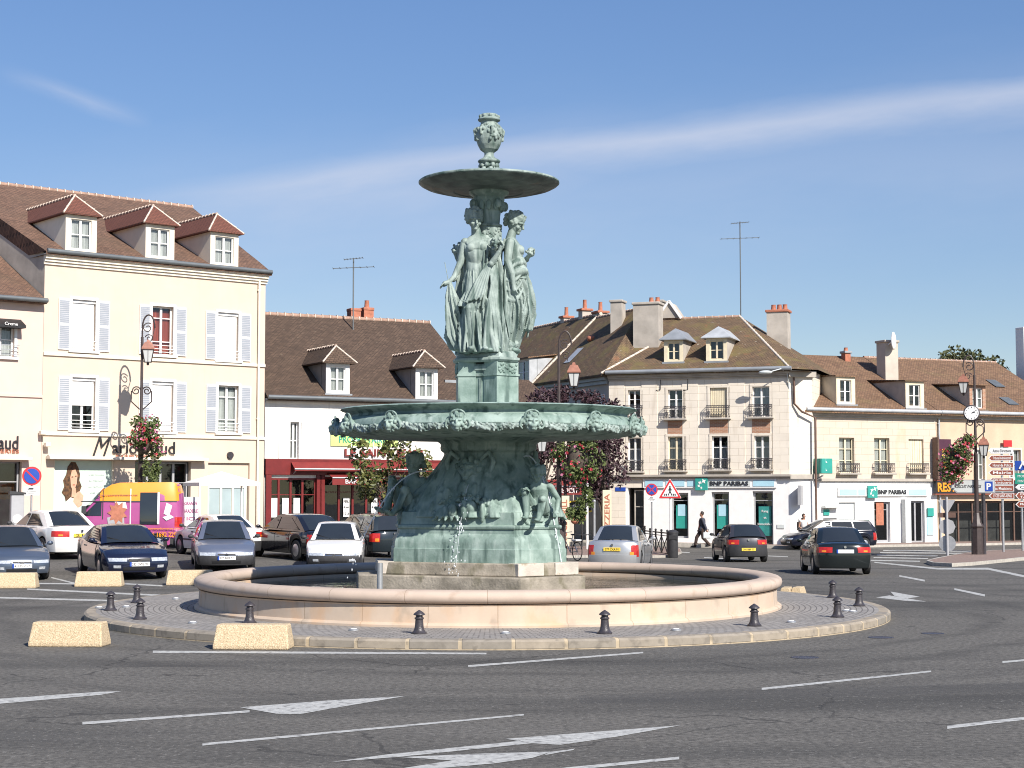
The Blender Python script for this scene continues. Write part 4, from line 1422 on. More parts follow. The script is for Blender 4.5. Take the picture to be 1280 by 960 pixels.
def window(F, r, y=.16, frame='white', n=2, trans=(.5,), curtain=None, parent=None, fw=.06, name='window', pane='glass', ctop=1.0):
    u0, u1, z0, z1 = r
    m = MB()
    m.box(u0, u0 + fw, y, y + .07, z0, z1); m.box(u1 - fw, u1, y, y + .07, z0, z1)
    m.box(u0 + fw, u1 - fw, y, y + .07, z0, z0 + fw); m.box(u0 + fw, u1 - fw, y, y + .07, z1 - fw, z1)
    w = (u1 - u0 - 2 * fw)
    for i in range(1, n):
        c = u0 + fw + w * i / n
        m.box(c - .045, c + .045, y - .012, y + .06, z0 + fw + .002, z1 - fw - .002)
    for t_ in trans:
        z = z0 + (z1 - z0) * t_
        m.box(u0 + fw + .002, u1 - fw - .002, y + .012, y + .055, z - .018, z + .018)
    o = m.build(name, M[frame], parent or F.o)
    m = MB()
    m.quad((u0 + fw, y + .035, z0 + fw), (u1 - fw, y + .035, z0 + fw), (u1 - fw, y + .035, z1 - fw), (u0 + fw, y + .035, z1 - fw))
    m.build('pane', M[pane], o, fix=False)
    if curtain:
        m = MB()
        zt = z0 + (z1 - z0) * ctop
        k = 24
        for a, b_ in ((u0 + fw, u0 + fw + w * (.47 if n > 1 else 1)), (u0 + fw + w * .53, u1 - fw)) if n > 1 else ((u0 + fw, u1 - fw),):
            vs = []
            for i in range(k + 1):
                u = a + (b_ - a) * i / k
                yy2 = y + .11 + .02 * sin(i * 2.2)
                vs += [(u, yy2, z0 + fw), (u, yy2, zt - fw)]
            m.add(vs, [(2 * i, 2 * i + 2, 2 * i + 3, 2 * i + 1) for i in range(k)])
        m.build('curtain', M[curtain], o, fix=False)
    return o
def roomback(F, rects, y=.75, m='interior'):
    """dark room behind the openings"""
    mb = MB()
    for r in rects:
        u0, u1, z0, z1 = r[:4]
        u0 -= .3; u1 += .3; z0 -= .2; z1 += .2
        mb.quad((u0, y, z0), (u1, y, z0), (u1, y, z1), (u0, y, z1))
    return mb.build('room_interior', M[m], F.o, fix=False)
def shutters(F, r, w, left=True, right=True, m='shutter', y=-.045):
    u0, u1, z0, z1 = r
    for ok, a in ((left, u0 - .10 - w), (right, u1 + .10)):
        if not ok: continue
        mb = MB()
        mb.box(a, a + w, y, y + .035, z0, z1)
        for za, zb in ((z0, z0 + .05), (z1 - .05, z1), ((z0 + z1) / 2 - .04, (z0 + z1) / 2 + .04)):
            mb.box(a + .003, a + w - .003, y - .012, y - .001, za + .003, zb - .003)
        mb.box(a, a + .03, y - .010, y - .001, z0, z1); mb.box(a + w - .03, a + w, y - .010, y - .001, z0, z1)
        sh = mb.build('shutter', M['white'] if m == 'shutter' else M[m], F.o)
        if m == 'shutter':
            mb = MB()
            zc = (z0 + z1) / 2
            for za, zb in ((z0 + .06, zc - .05), (zc + .05, z1 - .06)):
                k = int((zb - za) / .07)
                for i in range(k):
                    z = za + (zb - za) * i / k
                    mb.quad((a + .035, y - .007, z), (a + w - .035, y - .007, z), (a + w - .035, y - .010, z + .06), (a + .035, y - .010, z + .06))
            mb.build('louvre', M['shutter'], sh, fix=False)
def surround(F, r, w=.12, m='trim', y=-.03, sill=True, dep=.03):
    u0, u1, z0, z1 = r
    mb = MB()
    mb.box(u0 - w, u0 + .002, y, .03, z0, z1); mb.box(u1 - .002, u1 + w, y, .03, z0, z1)
    mb.box(u0 - w, u1 + w, y - .004, .03, z1, z1 + w)
    o = mb.build('window_surround', M[m], F.o)
    if sill:
        mb = MB()
        mb.box(u0 - w - .05, u1 + w + .05, y - .09, .04, z0 - .09, z0 - .003)
        mb.build('sill', M[m], o, bevel=.01)
    return o
def balcony(F, r, h=.75, ext=.10, out=.28, m='cast_iron', slab='greywall', lace=True, seed=0):
    u0, u1, z0, z1 = r
    u0 -= ext; u1 += ext
    mb = MB()
    y0, y1 = -out, -.04
    for z in (z0 + .06, z0 + h * .82, z0 + h):
        mb.bar((u0, y0, z), (u1, y0, z), .028)
        for u in (u0, u1):
            mb.bar((u, y0, z), (u, y1, z), .024)
    k = max(4, int((u1 - u0) / .13))
    for i in range(k + 1):
        u = u0 + (u1 - u0) * i / k
        mb.bar((u, y0, z0), (u, y0, z0 + h), .016)
        if lace and i < k:
            c = u + (u1 - u0) / k / 2
            for zc, rr in ((z0 + .18, .055), (z0 + .36, .06), (z0 + h * .9, .035)):
                mb.tube([(c + rr * cos(a), y0, zc + rr * 1.3 * sin(a)) for a in [j * pi / 4 for j in range(8)]], .009, 4, closed=True)
    o = mb.build('balcony_rail', M[m], F.o)
    if slab:
        mb = MB()
        mb.box(u0 - .08, u1 + .08, -out - .06, .02, z0 - .10, z0 - .01)
        mb.build('balcony_slab', M[slab], F.o, bevel=.015)
    return o
def ridge_tiles(F, a, b_, m='ridge', n=None, r=.12, parent=None):
    a, b_ = Vector(a), Vector(b_)
    L_ = (b_ - a).length
    n = n or max(3, int(L_ / .36))
    mb = MB()
    dv = (b_ - a) / n
    for i in range(n):
        p, q = a + dv * i, a + dv * (i + .93)
        mb.tube([p + Vector((0, 0, -.02)), q + Vector((0, 0, -.02))], [r * 1.0, r * .86], 8)
    o = mb.build('ridge_tiles', M[m], parent or F.o, smooth=50)
    mb = MB()
    for i in range(n):
        p = a + dv * (i + .965)
        mb.tube([p - dv * .05 + Vector((0, 0, -.01)), p + dv * .05 + Vector((0, 0, -.01))], r * 1.10, 8)
    mb.build('mortar', M['mortar'], o, smooth=50)
    return o
class Roof:
    def __init__(s, F, ze, zr, yr, ye=-.25):
        s.F, s.ze, s.zr, s.yr, s.ye = F, ze, zr, yr, ye
        s.k = (zr - ze) / (yr - ye)
    def z(s, y): return s.ze + s.k * (y - s.ye)
    def y(s, z): return s.ye + (z - s.ze) / s.k
def gable(F, R_, u0, u1, ur0, ur1, m, back=True, thick=.12, left=None, right=None):
    """tiled roof; the ridge may be shorter (hip) or longer than the eaves"""
    mb = MB()
    ye, yr, ze, zr = R_.ye, R_.yr, R_.ze, R_.zr
    yb = yr + (yr - ye)
    a, b_, c, d = (u0, ye, ze), (u1, ye, ze), (ur1, yr, zr), (ur0, yr, zr)
    # subdivide the front slope a little and let it sag like an old roof
    n, k = 24, 6
    vs = []
    for j in range(k + 1):
        t_ = j / k
        for i in range(n + 1):
            s_ = i / n
            p = Vector(a).lerp(Vector(b_), s_).lerp(Vector(d).lerp(Vector(c), s_), t_)
            p.z += .035 * noise.noise(Vector((p.x * .5 + u0 * 3, p.y * .6, 2.2))) * (0 if j in (0,) else 1)
            vs.append(p)
    mb.add(vs, [(j * (n + 1) + i, j * (n + 1) + i + 1, (j + 1) * (n + 1) + i + 1, (j + 1) * (n + 1) + i) for j in range(k) for i in range(n)])
    e, f = (u1, yb, ze), (u0, yb, ze)
    if back:
        mb.quad(d, c, e, f)
        mb.quad(b_, e, c)
        mb.quad(f, a, d)
    mb.quad((u0, ye, ze - thick), (u1, ye, ze - thick), (u1, ye, ze - .001), (u0, ye, ze - .001))
    mb.quad((u0, ye, ze - thick), (u0, yr, ze - thick), (u1, yr, ze - thick), (u1, ye, ze - thick))
    return mb.build('roof', M[m], F.o, fix=False)
def shell(F, u0, u1, z0, z1, depth, m, left=True, right=True):
    mb = MB()
    if left: mb.quad((u0, 0, z0), (u0, depth, z0), (u0, depth, z1), (u0, 0, z1))
    if right: mb.quad((u1, depth, z0), (u1, 0, z0), (u1, 0, z1), (u1, depth, z1))
    mb.quad((u1, depth, z0), (u0, depth, z0), (u0, depth, z1), (u1, depth, z1))
    mb.quad((u0, .8, z1 - .01), (u1, .8, z1 - .01), (u1, depth, z1 - .01), (u0, depth, z1 - .01))
    return mb.build('wall', M[m], F.o, fix=False)
def dormer(F, R_, r, roofm_, cheek='trim', frame='white', h=.55, over=.14, fw=.16, hip=.5, ridge=True, curtain=None, kind='hip', n=2, trans=(.5,), yf=None, arch=False, front='trim', glass_r=None):
    """r = front face (u0,u1,z0,z1); sits in the roof slope"""
    u0, u1, z0, z1 = r
    yf = R_.y(z0) if yf is None else yf
    yb = R_.y(z1)
    root = MB()
    hole = glass_r or (u0 + fw, u1 - fw, z0 + .12, z1 - fw * .9)
    root.wall(u0, u1, z0 - .25, z1, [hole], y=yf, dep=.14)
    o = root.build('dormer', M[front], F.o, fix=False)
    for u in (u0, u1):
        mb = MB()
        mb.quad((u, yf, z0 - .3), (u, yf, z1), (u, yb, z1))
        mb.build('cheek', M[cheek], o, fix=False)
    if arch:
        mb = MB()
        k = 8
        pts = [(u0 - .03, z1)] + [((u0 + u1) / 2 + (u1 - u0 + .06) / 2 * math.cos(pi - i * pi / k), z1 + .13 * sin(i * pi / k)) for i in range(1, k)] + [(u1 + .03, z1)]
        mb.prism(pts, yf - .05, yf + .2)
        mb.build('arched_lintel', M[front], o)
    window(F, hole, y=yf + .08, frame=frame, n=n, trans=trans, parent=o, curtain=curtain, fw=.05)
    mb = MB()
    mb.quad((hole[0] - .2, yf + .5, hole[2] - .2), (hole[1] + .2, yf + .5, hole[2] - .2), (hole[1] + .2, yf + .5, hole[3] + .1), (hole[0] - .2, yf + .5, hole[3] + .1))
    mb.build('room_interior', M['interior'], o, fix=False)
    mb = MB()
    a, b_ = u0 - over, u1 + over
    yfo = yf - over
    uc = (u0 + u1) / 2
    yb2 = R_.y(z1 - .03) + .1
    if kind == 'hip':
        ya = yf - over + (u1 - u0 + 2 * over) * .5 * hip
        yr = R_.y(z1 + h)
        A, B, C, D_ = (a, yfo, z1), (b_, yfo, z1), (b_, yb2, z1), (a, yb2, z1)
        P, Q = (uc, ya, z1 + h), (uc, yr, z1 + h)
        mb.quad(A, B, P); mb.quad(B, C, Q, P); mb.quad(D_, A, P, Q)
        e = .05
        mb.quad(*[(x, y, z - e) for x, y, z in (A, D_, C, B)])
        mb.quad((a, yfo, z1 - e), (b_, yfo, z1 - e), (b_, yfo, z1), (a, yfo, z1))
        mb.quad((b_, yfo, z1 - e), (b_, yb2, z1 - e), (b_, yb2, z1), (b_, yfo, z1))
        mb.quad((a, yb2, z1 - e), (a, yfo, z1 - e), (a, yfo, z1), (a, yb2, z1))
    else:   # shed roof rising from the front to meet the slope
        k2 = R_.k * .12
        yr = (z1 + .02 - R_.ze + R_.k * R_.ye - k2 * yfo) / (R_.k - k2)
        zr = z1 + .02 + k2 * (yr - yfo)
        mb.quad((a, yfo, z1 + .02), (b_, yfo, z1 + .02), (b_, yr, zr), (a, yr, zr))
        mb.quad((a, yfo, z1 - .05), (b_, yfo, z1 - .05), (b_, yfo, z1 + .02), (a, yfo, z1 + .02))
        mb.quad((b_, yfo, z1 - .05), (b_, yr, zr - .07), (b_, yr, zr), (b_, yfo, z1 + .02))
        mb.quad((a, yr, zr - .07), (a, yfo, z1 - .05), (a, yfo, z1 + .02), (a, yr, zr))
        for u in (u0, u1):
            mb.quad((u, yf, z1 - .001), (u, yr, zr - .06), (u, yb, z1 - .001))
    mb.build('dormer_roof', M[roofm_], o, fix=False)
    if ridge and kind == 'hip':
        ridge_tiles(F, P, Q, r=.075, n=max(4, int((yr - ya) / .28)), parent=o)
        for S in (A, B):
            ridge_tiles(F, Vector(S) + Vector((0, 0, .0)), P, m='mortar', r=.04, n=3, parent=o)
    # lead flashing under the window
    mb = MB()
    mb.box(u0 - .08, u1 + .08, yf - .12, yf - .004, z0 - .16, z0 + .03)
    mb.build('flashing', M['zinc'], o)
    return o
def chimney(F, u0, u1, y0, y1, zb, zt, m='greywall', pots=(), cap='greywall', capm=.07):
    mb = MB()
    mb.box(u0, u1, y0, y1, zb, zt)
    o = mb.build('chimney', M[m], F.o)
    mb = MB()
    mb.box(u0 - capm, u1 + capm, y0 - capm, y1 + capm, zt + .001, zt + .14)
    mb.build('chimney_cap', M[cap], o, bevel=.03)
    for u, h, r_ in pots:
        mb = MB()
        mb.lathe([(r_ * 1.15, zt + .14), (r_, zt + .2), (r_ * .85, zt + .14 + h * .9), (r_ * .95, zt + .14 + h)], 14, (u, (y0 + y1) / 2))
        mb.build('chimney_pot', M['terracotta'], o, smooth=40)
    return o
def downpipe(F, u, z0, z1, m='trim', y=-.09, r=.05):
    mb = MB()
    mb.tube([(u, y, z0), (u, y, z1)], r, 8)
    for z in (z0 + .4, (z0 + z1) / 2, z1 - .4):
        mb.box(u - r * 1.3, u + r * 1.3, y - r * .5, .0, z - .03, z + .03)
    return mb.build('downpipe', M[m], F.o, smooth=50)
def gutter(F, u0, u1, z, y, m='gutter', r=.09):
    mb = MB()
    mb.tube([(u0, y, z), (u1, y, z)], r, 10)
    return mb.build('gutter', M[m], F.o, smooth=50)
def corn(F, u0, u1, z0, z1, out=.25, m='trim', steps=3, name='cornice'):
    mb = MB()
    for i in range(steps):
        a, b_ = z0 + (z1 - z0) * i / steps, z0 + (z1 - z0) * (i + 1) / steps
        mb.box(u0 - .0, u1 + .0, -out * (i + 1) / steps, .02, a + .002, b_)
    return mb.build(name, M[m], F.o, bevel=.01)
def star(m, cx, cz, r, y, rot=0.0):
    pts = []
    for i in range(8):
        a = rot + i * pi / 4
        q = r if i % 2 == 0 else r * .42
        pts.append((cx + q * cos(a), cz + q * sin(a)))
    m.prism(pts, y - .012, y)
def bank_badge(F, parent, r, y, m='teal'):
    """square badge with four stars flying in a curve"""
    u0, u1, z0, z1 = r
    mb = MB()
    mb.box(u0, u1, y - .10, y, z0, z1)
    o = mb.build('badge', M[m], parent, bevel=.02)
    mb = MB()
    w, h = u1 - u0, z1 - z0
    for a, b_, s in ((.70, .74, .22), (.38, .62, .17), (.30, .36, .14), (.50, .20, .12)):
        star(mb, u0 + w * a, z0 + h * b_, w * s, y - .101, a * 3)
    mb.build('stars', M['whiteletter'], o)
    return o

# ------------------------------------------------------------------ A: cream house with grey shutters
A_ = Fac('cream_house', (-17.74, 61.86), (-10.28, 68.0), 'four storey cream house with grey shutters and three red roofed dormers', z0=.2)
ar = lambda *a: A_.rect(*a)
holes = []
up = [(90, 119.5, 375, 438.5), (190, 216.5, 383, 444), (272, 298, 391, 450.5)]
lo_ = [(89.5, 119, 472, 538), (189.5, 216.5, 477, 540), (272.5, 298, 482, 541)]
zt = A_.uz(190, 331)[1]
A_top = zt + .05
aw = [ar(*q) for q in up] + [ar(*q) for q in lo_]
zsh = A_.uz(200, 577)[1]
shop = [(*ar(67, 142, 577, 665)[:2], .5, zsh), (*ar(168, 238, 577, 690)[:2], -.3, zsh), (*ar(259.6, 311.5, 577, 690)[:2], -.3, zsh - .02)]
mb = MB()
mb.wall(0, A_.L, -1.2, A_top, [*aw, *shop], dep=.2)
mb.build('wall', M['cream'], A_.o, fix=False)
shell(A_, 0, A_.L, -1.2, A_top, 16, 'greywall')
roomback(A_, aw + shop[:2], .9)
for i, r in enumerate(aw):
    sw = .46
    surround(A_, r, .10, 'white')
    shutters(A_, r, sw)
    z0_, z1_ = r[2], r[3]
    blind = (0.0, None, 0.0, .52, .0, None)[i]
    if i in (1, 5):
        window(A_, r, trans=(.28, .76), curtain='curtainred' if i == 1 else 'curtain', ctop=.95)
    else:
        window(A_, r, trans=(.3,))
        zb = z0_ + (z1_ - z0_) * {0: .0, 2: .0, 3: .47, 4: .03}[i]
        mb = MB()
        k = max(3, int((z1_ - .1 - zb) / .055))
        for j in range(k):
            a = zb + (z1_ - .1 - zb) * j / k; b_ = zb + (z1_ - .1 - zb) * (j + 1) / k
            mb.quad((r[0] + .04, .10, a), (r[1] - .04, .10, a), (r[1] - .04, .085, b_), (r[0] + .04, .085, b_))
        mb.box(r[0], r[1], .05, .15, z1_ - .12, z1_ - .002)
        mb.build('roller_blind', M['blind'], A_.o, fix=False)
    mb = MB()
    for z in (.12, .24, .38):
        mb.bar((r[0] - .02, -.06, z0_ + z), (r[1] + .02, -.06, z0_ + z), .022)
    mb.build('window_rail', M['white'], A_.o)
for py in (449.5, 545):
    z = A_.uz(190, py)[1]
    mb = MB()
    mb.box(-.0, A_.L, -.07, .01, z - .06, z + .06)
    mb.build('string_course', M['trim'], A_.o, bevel=.012)
corn(A_, -.05, A_.L + .05, A_top - .42, A_top, .28, 'trim', 4)
gutter(A_, -.05, A_.L + .1, A_top + .07, -.34)
YA = 9.0
urA, zrA = A_.uz(240, 259, YA)
RA = Roof(A_, A_top + .05, zrA, YA, -.32)
gable(A_, RA, -.1, A_.L + .12, -.8, urA, 'roof_a')
ridge_tiles(A_, (-.8, YA, RA.zr), (urA, YA, RA.zr))
mb = MB()
mb.quad((0, 0, 5), (-.7, YA, 5), (-.7, YA, zrA - .1), (0, 0, A_top))
mb.build('gable_wall', M['greywall'], A_.o, fix=False)
print('A ridge', urA, zrA, A_top, A_.L)
for x0, x1, y0, y1 in ((82, 121, 268, 316), (182, 218, 280, 325), (263, 298, 290, 333.5)):
    yf = RA.y(A_.uz((x0 + x1) / 2, y1, .4)[1])
    r = A_.rect(x0, x1, y0, y1, yf)
    dormer(A_, RA, r, 'roof_red', cheek='trim', h=.85, over=.17, fw=.22, hip=1.0, yf=yf, curtain='curtain')
downpipe(A_, A_.uz(322, 450)[0], -.5, A_top - .3)
# ground floor: poster window, entrance, glazed recess, shop name
u0, u1, z0_, z1_ = shop[0]
mb = MB(); mb.quad((u0, .12, z0_), (u1, .12, z0_), (u1, .12, z1_), (u0, .12, z1_))
pst = mb.build('shop_poster', M['palegreen'], A_.o, fix=False)
W_, H_ = u1 - u0, z1_ - z0_
def flat(pts, y, name, m):
    mb = MB(); mb.prism([(u0 + a * W_, z0_ + b_ * H_) for a, b_ in pts], y - .003, y); return mb.build(name, m, pst)
M['skin'] = mat('printed_skin', (.62, .36, .24), rough=.6, var=.12, scale=6)
M['hair'] = mat('printed_hair', (.06, .03, .018), rough=.6, var=.5, scale=9, col2=(.17, .08, .03))
M['dress'] = mat('printed_white_cloth', (.66, .68, .62), rough=.6, var=.12, scale=5)
flat([(.15, .58), (.19, .66), (.17, .74), (.22, .82), (.24, .92), (.30, .985), (.37, .98), (.42, .91), (.45, .82), (.44, .74), (.48, .66), (.45, .60), (.47, .52), (.42, .46), (.38, .52), (.30, .50), (.22, .46), (.20, .53)], .110, 'printed_hair', M['hair'])
flat([(.11, .0), (.13, .22), (.19, .44), (.30, .52), (.42, .46), (.46, .28), (.50, .0)], .105, 'printed_dress', M['dress'])
flat([(.30, .66), (.285, .78), (.31, .87), (.37, .885), (.405, .81), (.395, .70), (.36, .62), (.33, .61)], .100, 'printed_face', M['skin'])
flat([(.31, .52), (.32, .64), (.38, .64), (.39, .52)], .103, 'printed_neck', M['skin'])
for q_ in ((.305, .775), (.36, .785)):
    flat([(q_[0], q_[1]), (q_[0] + .03, q_[1] + .004), (q_[0] + .028, q_[1] + .018), (q_[0] + .004, q_[1] + .016)], .096, 'printed_eye', M['hair'])
flat([(.325, .672), (.365, .676), (.36, .692), (.33, .688)], .096, 'printed_mouth', M['terracotta'])
flat([(.34, .46), (.36, .56), (.44, .60), (.51, .54), (.49, .42), (.42, .38)], .099, 'printed_hands', M['skin'])
flat([(.12, .06), (.16, .24), (.21, .36), (.23, .32), (.17, .12)], .098, 'printed_arm', M['skin'])
for i, (z, w, s) in enumerate(((.82, .22, "C'est nouveau"), (.74, .20, 'au masculin'), (.66, .21, 'au feminin'), (.58, .16, 'chez nous'))):
    text(s, 'lettering', M['signgrey'], pst, (u0 + .72 * W_, .115, z0_ + z * H_), .075, w * W_ * 1.2)
mb = MB()
for a in (u0, u1 - .05):
    mb.box(a, a + .05, .06, .13, z0_, z1_)
mb.build('shop_window_frame', M['trim'], A_.o)
# entrance glass
u0, u1, z0_, z1_ = shop[1]
window(A_, (u0 + .02, u1 - .02, z0_, z1_ - .02), y=.25, frame='greysash', n=4, trans=(.78,), name='shop_door')
u0, u1, z0_, z1_ = shop[2]
mb = MB(); zmid = A_.uz(285, 606)[1]
mb.box(u0, u1, .12, .3, zmid, z1_)
mb.build('shop_panel', M['cream'], A_.o)
w_ = window(A_, (u0 + .03, u1 - .03, z0_, zmid - .01), y=.16, frame='trim', n=3, trans=(), name='shop_door', pane='frosted', fw=.12)
roomback(A_, [shop[2]], .6, 'greysash')
mb = MB()
z = A_.uz(160, 573)[1]
ua, ub = A_.uz(57, 573)[0], A_.uz(255, 573)[0]
mb.box(ua, ub, -.42, .0, z - .07, z + .05)
mb.build('shop_canopy', M['trim'], A_.o, bevel=.015)
u, z = A_.uz(146, 559); ue = A_.uz(205, 559)[0]; us = A_.uz(116, 559)[0]
text('M', 'lettering', M['blackletter'], A_.o, (us + .35, -.06, z + .02), .78, .75, bold=-.012, ext=.03, shear=.5)
text('arionnaud', 'lettering', M['blackletter'], A_.o, ((us + ue) / 2 + .62, -.06, z), .50, (ue - us) - .35, bold=-.004, ext=.03)
text('PARFUMERIES', 'lettering', M['terracotta'], A_.o, (us + 1.9, -.04, z - .38), .15, 1.9, ext=.02)
for px, py in ((287, 569),):
    u, z = A_.uz(px, py)
    mb = MB(); mb.tube([(u, .0, z), (u, -.1, z)], .14, 14); mb.build('wall_lamp', M['cast_iron'], A_.o, smooth=40)
for px, py in ((50, 541), (56, 556), (60, 571)):
    u, z = A_.uz(px, py)
    mb = MB(); mb.box(u - .1, u + .1, -.35, -.1, z - .08, z + .08); mb.bar((u, 0, z), (u, -.15, z), .04); mb.build('spotlight', M['trim'], A_.o, bevel=.02)

# ------------------------------------------------------------------ F: pink house at the left edge
dF = A_.d
F_ = Fac('pink_house', tuple((A_.p0 - dF * 7.0)[:2]), tuple((A_.p0 - dF * .01)[:2]), 'lower pink house with black awning at the left edge', z0=.2)
ft = F_.uz(30, 376)[1]
fr = F_.rect(-14, 18, 402, 446)
fg = [(F_.uz(-60, 600)[0], F_.uz(27, 600)[0], -.4, F_.uz(10, 577)[1])]
mb = MB(); mb.wall(0, F_.L, -1.2, ft, [fr] + fg, dep=.2); mb.build('wall', M['pink'], F_.o, fix=False)
shell(F_, 0, F_.L, -1.2, ft, 10, 'pink')
roomback(F_, [fr] + fg, .9)
window(F_, fr, trans=(.5,), curtain='curtain'); surround(F_, fr, .1, 'white')
window(F_, fg[0], y=.3, frame='greysash', n=3, trans=(.8,), name='shop_door')
RF = Roof(F_, ft + .03, ft + 3.2, 5.5, -.35)
gable(F_, RF, 0, F_.L - .02, 0, F_.L - .45, 'roof_a', left=True)
gutter(F_, 0, F_.L - .02, ft + .03, -.4)
mb = MB(); z = F_.uz(10, 573)[1]
mb.box(0, F_.L - .5, -.4, 0, z - .06, z + .05); mb.build('shop_canopy', M['trim'], F_.o, bevel=.015)
z = F_.uz(10, 494)[1]
mb = MB(); mb.box(0, F_.L, -.06, .01, z - .05, z + .05); mb.build('string_course', M['pink'], F_.o)
a = F_.rect(-22, 26, 398, 410)
mb = MB()
mb.add([(a[0], 0, a[3]), (a[1], 0, a[3]), (a[1], -.5, a[2] + .1), (a[0], -.5, a[2] + .1), (a[1], -.5, a[2]), (a[0], -.5, a[2]), (a[0], 0, a[2]), (a[1], 0, a[2])],
       [(0, 3, 2, 1), (3, 5, 4, 2), (1, 2, 4, 7), (0, 6, 5, 3), (6, 7, 4, 5)])
aw_ = mb.build('awning', M['black'], F_.o, fix=False)
text('Creme', 'lettering', M['whiteletter'], aw_, ((a[0] + a[1]) / 2 + .15, -.53, a[2] + .13), .12, .5)
u, z = F_.uz(-4, 553)
text('Marionnaud', 'lettering', M['blackletter'], F_.o, (u - .5, -.06, z), .5, 2.6, bold=.0, ext=.03)
text('PARFUMERIES', 'lettering', M['terracotta'], F_.o, (u - .1, -.04, z - .32), .13, 1.9, ext=.02)
mb = MB()
for z_ in (.1, .28, .45):
    mb.bar((fr[0] - .15, -.12, fr[2] + z_), (fr[1] + .15, -.12, fr[2] + z_), .025)
mb.build('window_rail', M['steel'], F_.o)

# ------------------------------------------------------------------ B: restaurant with red front
B_ = Fac('restaurant_house', (-10.27, 68.12), (-1.0, 73.2), 'low white restaurant house with red shopfront and dark brown roof', z0=.15)
bt = B_.uz(440, 501)[1]
bw = [B_.rect(362.5, 373.5, 527.5, 574), ]
zf = B_.uz(360, 590)[1]
bsh = [(*B_.rect(331, 395, 598, 650)[:2], .35, zf - .25), (*B_.rect(404, 560, 600, 650)[:2], -.3, zf - .2)]
mb = MB(); mb.wall(0, B_.L, -1.2, bt, bw + bsh, dep=.25); mb.build('wall', M['whitewall'], B_.o, fix=False)
shell(B_, 0, B_.L, -1.2, bt, 11, 'whitewall')
roomback(B_, bw + bsh, 1.2)
window(B_, bw[0], n=2, trans=(.5,), curtain='curtain')
surround(B_, bw[0], .05, 'white')
shutters(B_, bw[0], .40, m='white')
r2 = B_.rect(452, 463, 527.5, 574)
shutters(B_, r2, .40, m='white')
mb = MB(); mb.box(r2[0], r2[1], -.03, -.005, r2[2], r2[3]); mb.build('shutter', M['white'], B_.o)
gutter(B_, 0, B_.L, bt + .05, -.38)
corn(B_, 0, B_.L, bt - .16, bt, .15, 'whitewall', 2)
YB = 6.6
zrB = B_.uz(450, 398.5, YB)[1]
RB_ = Roof(B_, bt + .03, zrB, YB, -.35)
gable(B_, RB_, .0, B_.L, .0, B_.L + .2, 'roof_b')
ridge_tiles(B_, (0, YB, RB_.zr), (B_.L + .2, YB, RB_.zr))
print('B ridge', zrB, bt, B_.L)
for x0, x1, y0, y1 in ((407.5, 437, 453, 493), (519.5, 547, 459, 500)):
    yf = RB_.y(B_.uz((x0 + x1) / 2, y1, .5)[1])
    r = B_.rect(x0, x1, y0, y1, yf)
    dormer(B_, RB_, r, 'roof_b', cheek='zinc', h=.75, over=.25, fw=.19, hip=.6, yf=yf, arch=True, front='white', curtain='curtain')
for px, py, k in ((443, 392, 0), (459, 391, 1)):
    u, z = B_.uz(px, py, YB + .2)
    chimney(B_, u - .25, u + .25, YB, YB + .5, z - .6, z + .1, 'terracotta', pots=((u, .35, .12),) if k else (), cap='terracotta', capm=.03)
# skylight
u, z = B_.uz(557, 479, 2.0)
mb = MB(); ys_ = RB_.y(z)
mb.box(u - .4, u + .4, ys_ - .05, ys_ + .05, z - .05, z + .1); mb.build('skylight', M['zinc'], B_.o)
# red shopfront
mb = MB()
mb.box(.0, B_.L, -.16, 0, zf - .12, zf + .55)
for u in (.03, bsh[0][1] - .02, bsh[1][0] - .22, bsh[1][1]):
    mb.box(u, u + .24, -.14, .0, -.8, zf - .125)
mb.box(.27, bsh[0][1] - .03, -.12, 0, -.8, .35)
mb.build('shopfront', M['redwood'], B_.o, bevel=.01)
window(B_, bsh[0], y=.02, frame='redwood', n=4, trans=(.72,), fw=.08, name='shop_window')
window(B_, bsh[1], y=.05, frame='redwood', n=9, trans=(.80,), fw=.1, name='shop_window')
for (r, n_, seed) in ((bsh[0], 3, 1), (bsh[1], 4, 2)):
    for i in range(n_):
        uu = r[0] + (r[1] - r[0]) * (.18 + .22 * i)
        mb = MB(); mb.box(uu - .14, uu + .14, .0, .018, 1.2, 2.0); bd = mb.build('menu_board', M['white'], B_.o)
        if seed == 2:
            for z_, s_, cm in ((1.85, 'MENU', 'orange'), (1.6, 'du jour', 'whiteletter'), (1.35, '13.5', 'orange')):
                text(s_, 'lettering', M['blackletter'], bd, (uu, -.008, z_), .13, .24)
u0, z = B_.uz(430, 567); u1 = B_.uz(527, 567)[0]
text('LE SAINT JEAN', 'lettering', M['darkred'], B_.o, ((u0 + u1) / 2, -.08, z), .42, u1 - u0, bold=.02, ext=.04)
r = B_.rect(413, 497, 541.5, 558)
mb = MB(); mb.box(r[0], r[1], -.05, -.02, r[2], r[3]); bn_ = mb.build('banner', M['lime'], B_.o)
ua, ub = B_.uz(423, 550)[0], B_.uz(482, 550)[0]
text('PROPRIETAIRE', 'lettering', M['signgreen'], bn_, ((ua + ub) / 2, -.058, (r[2] + r[3]) / 2), .28, ub - ua, bold=.012)
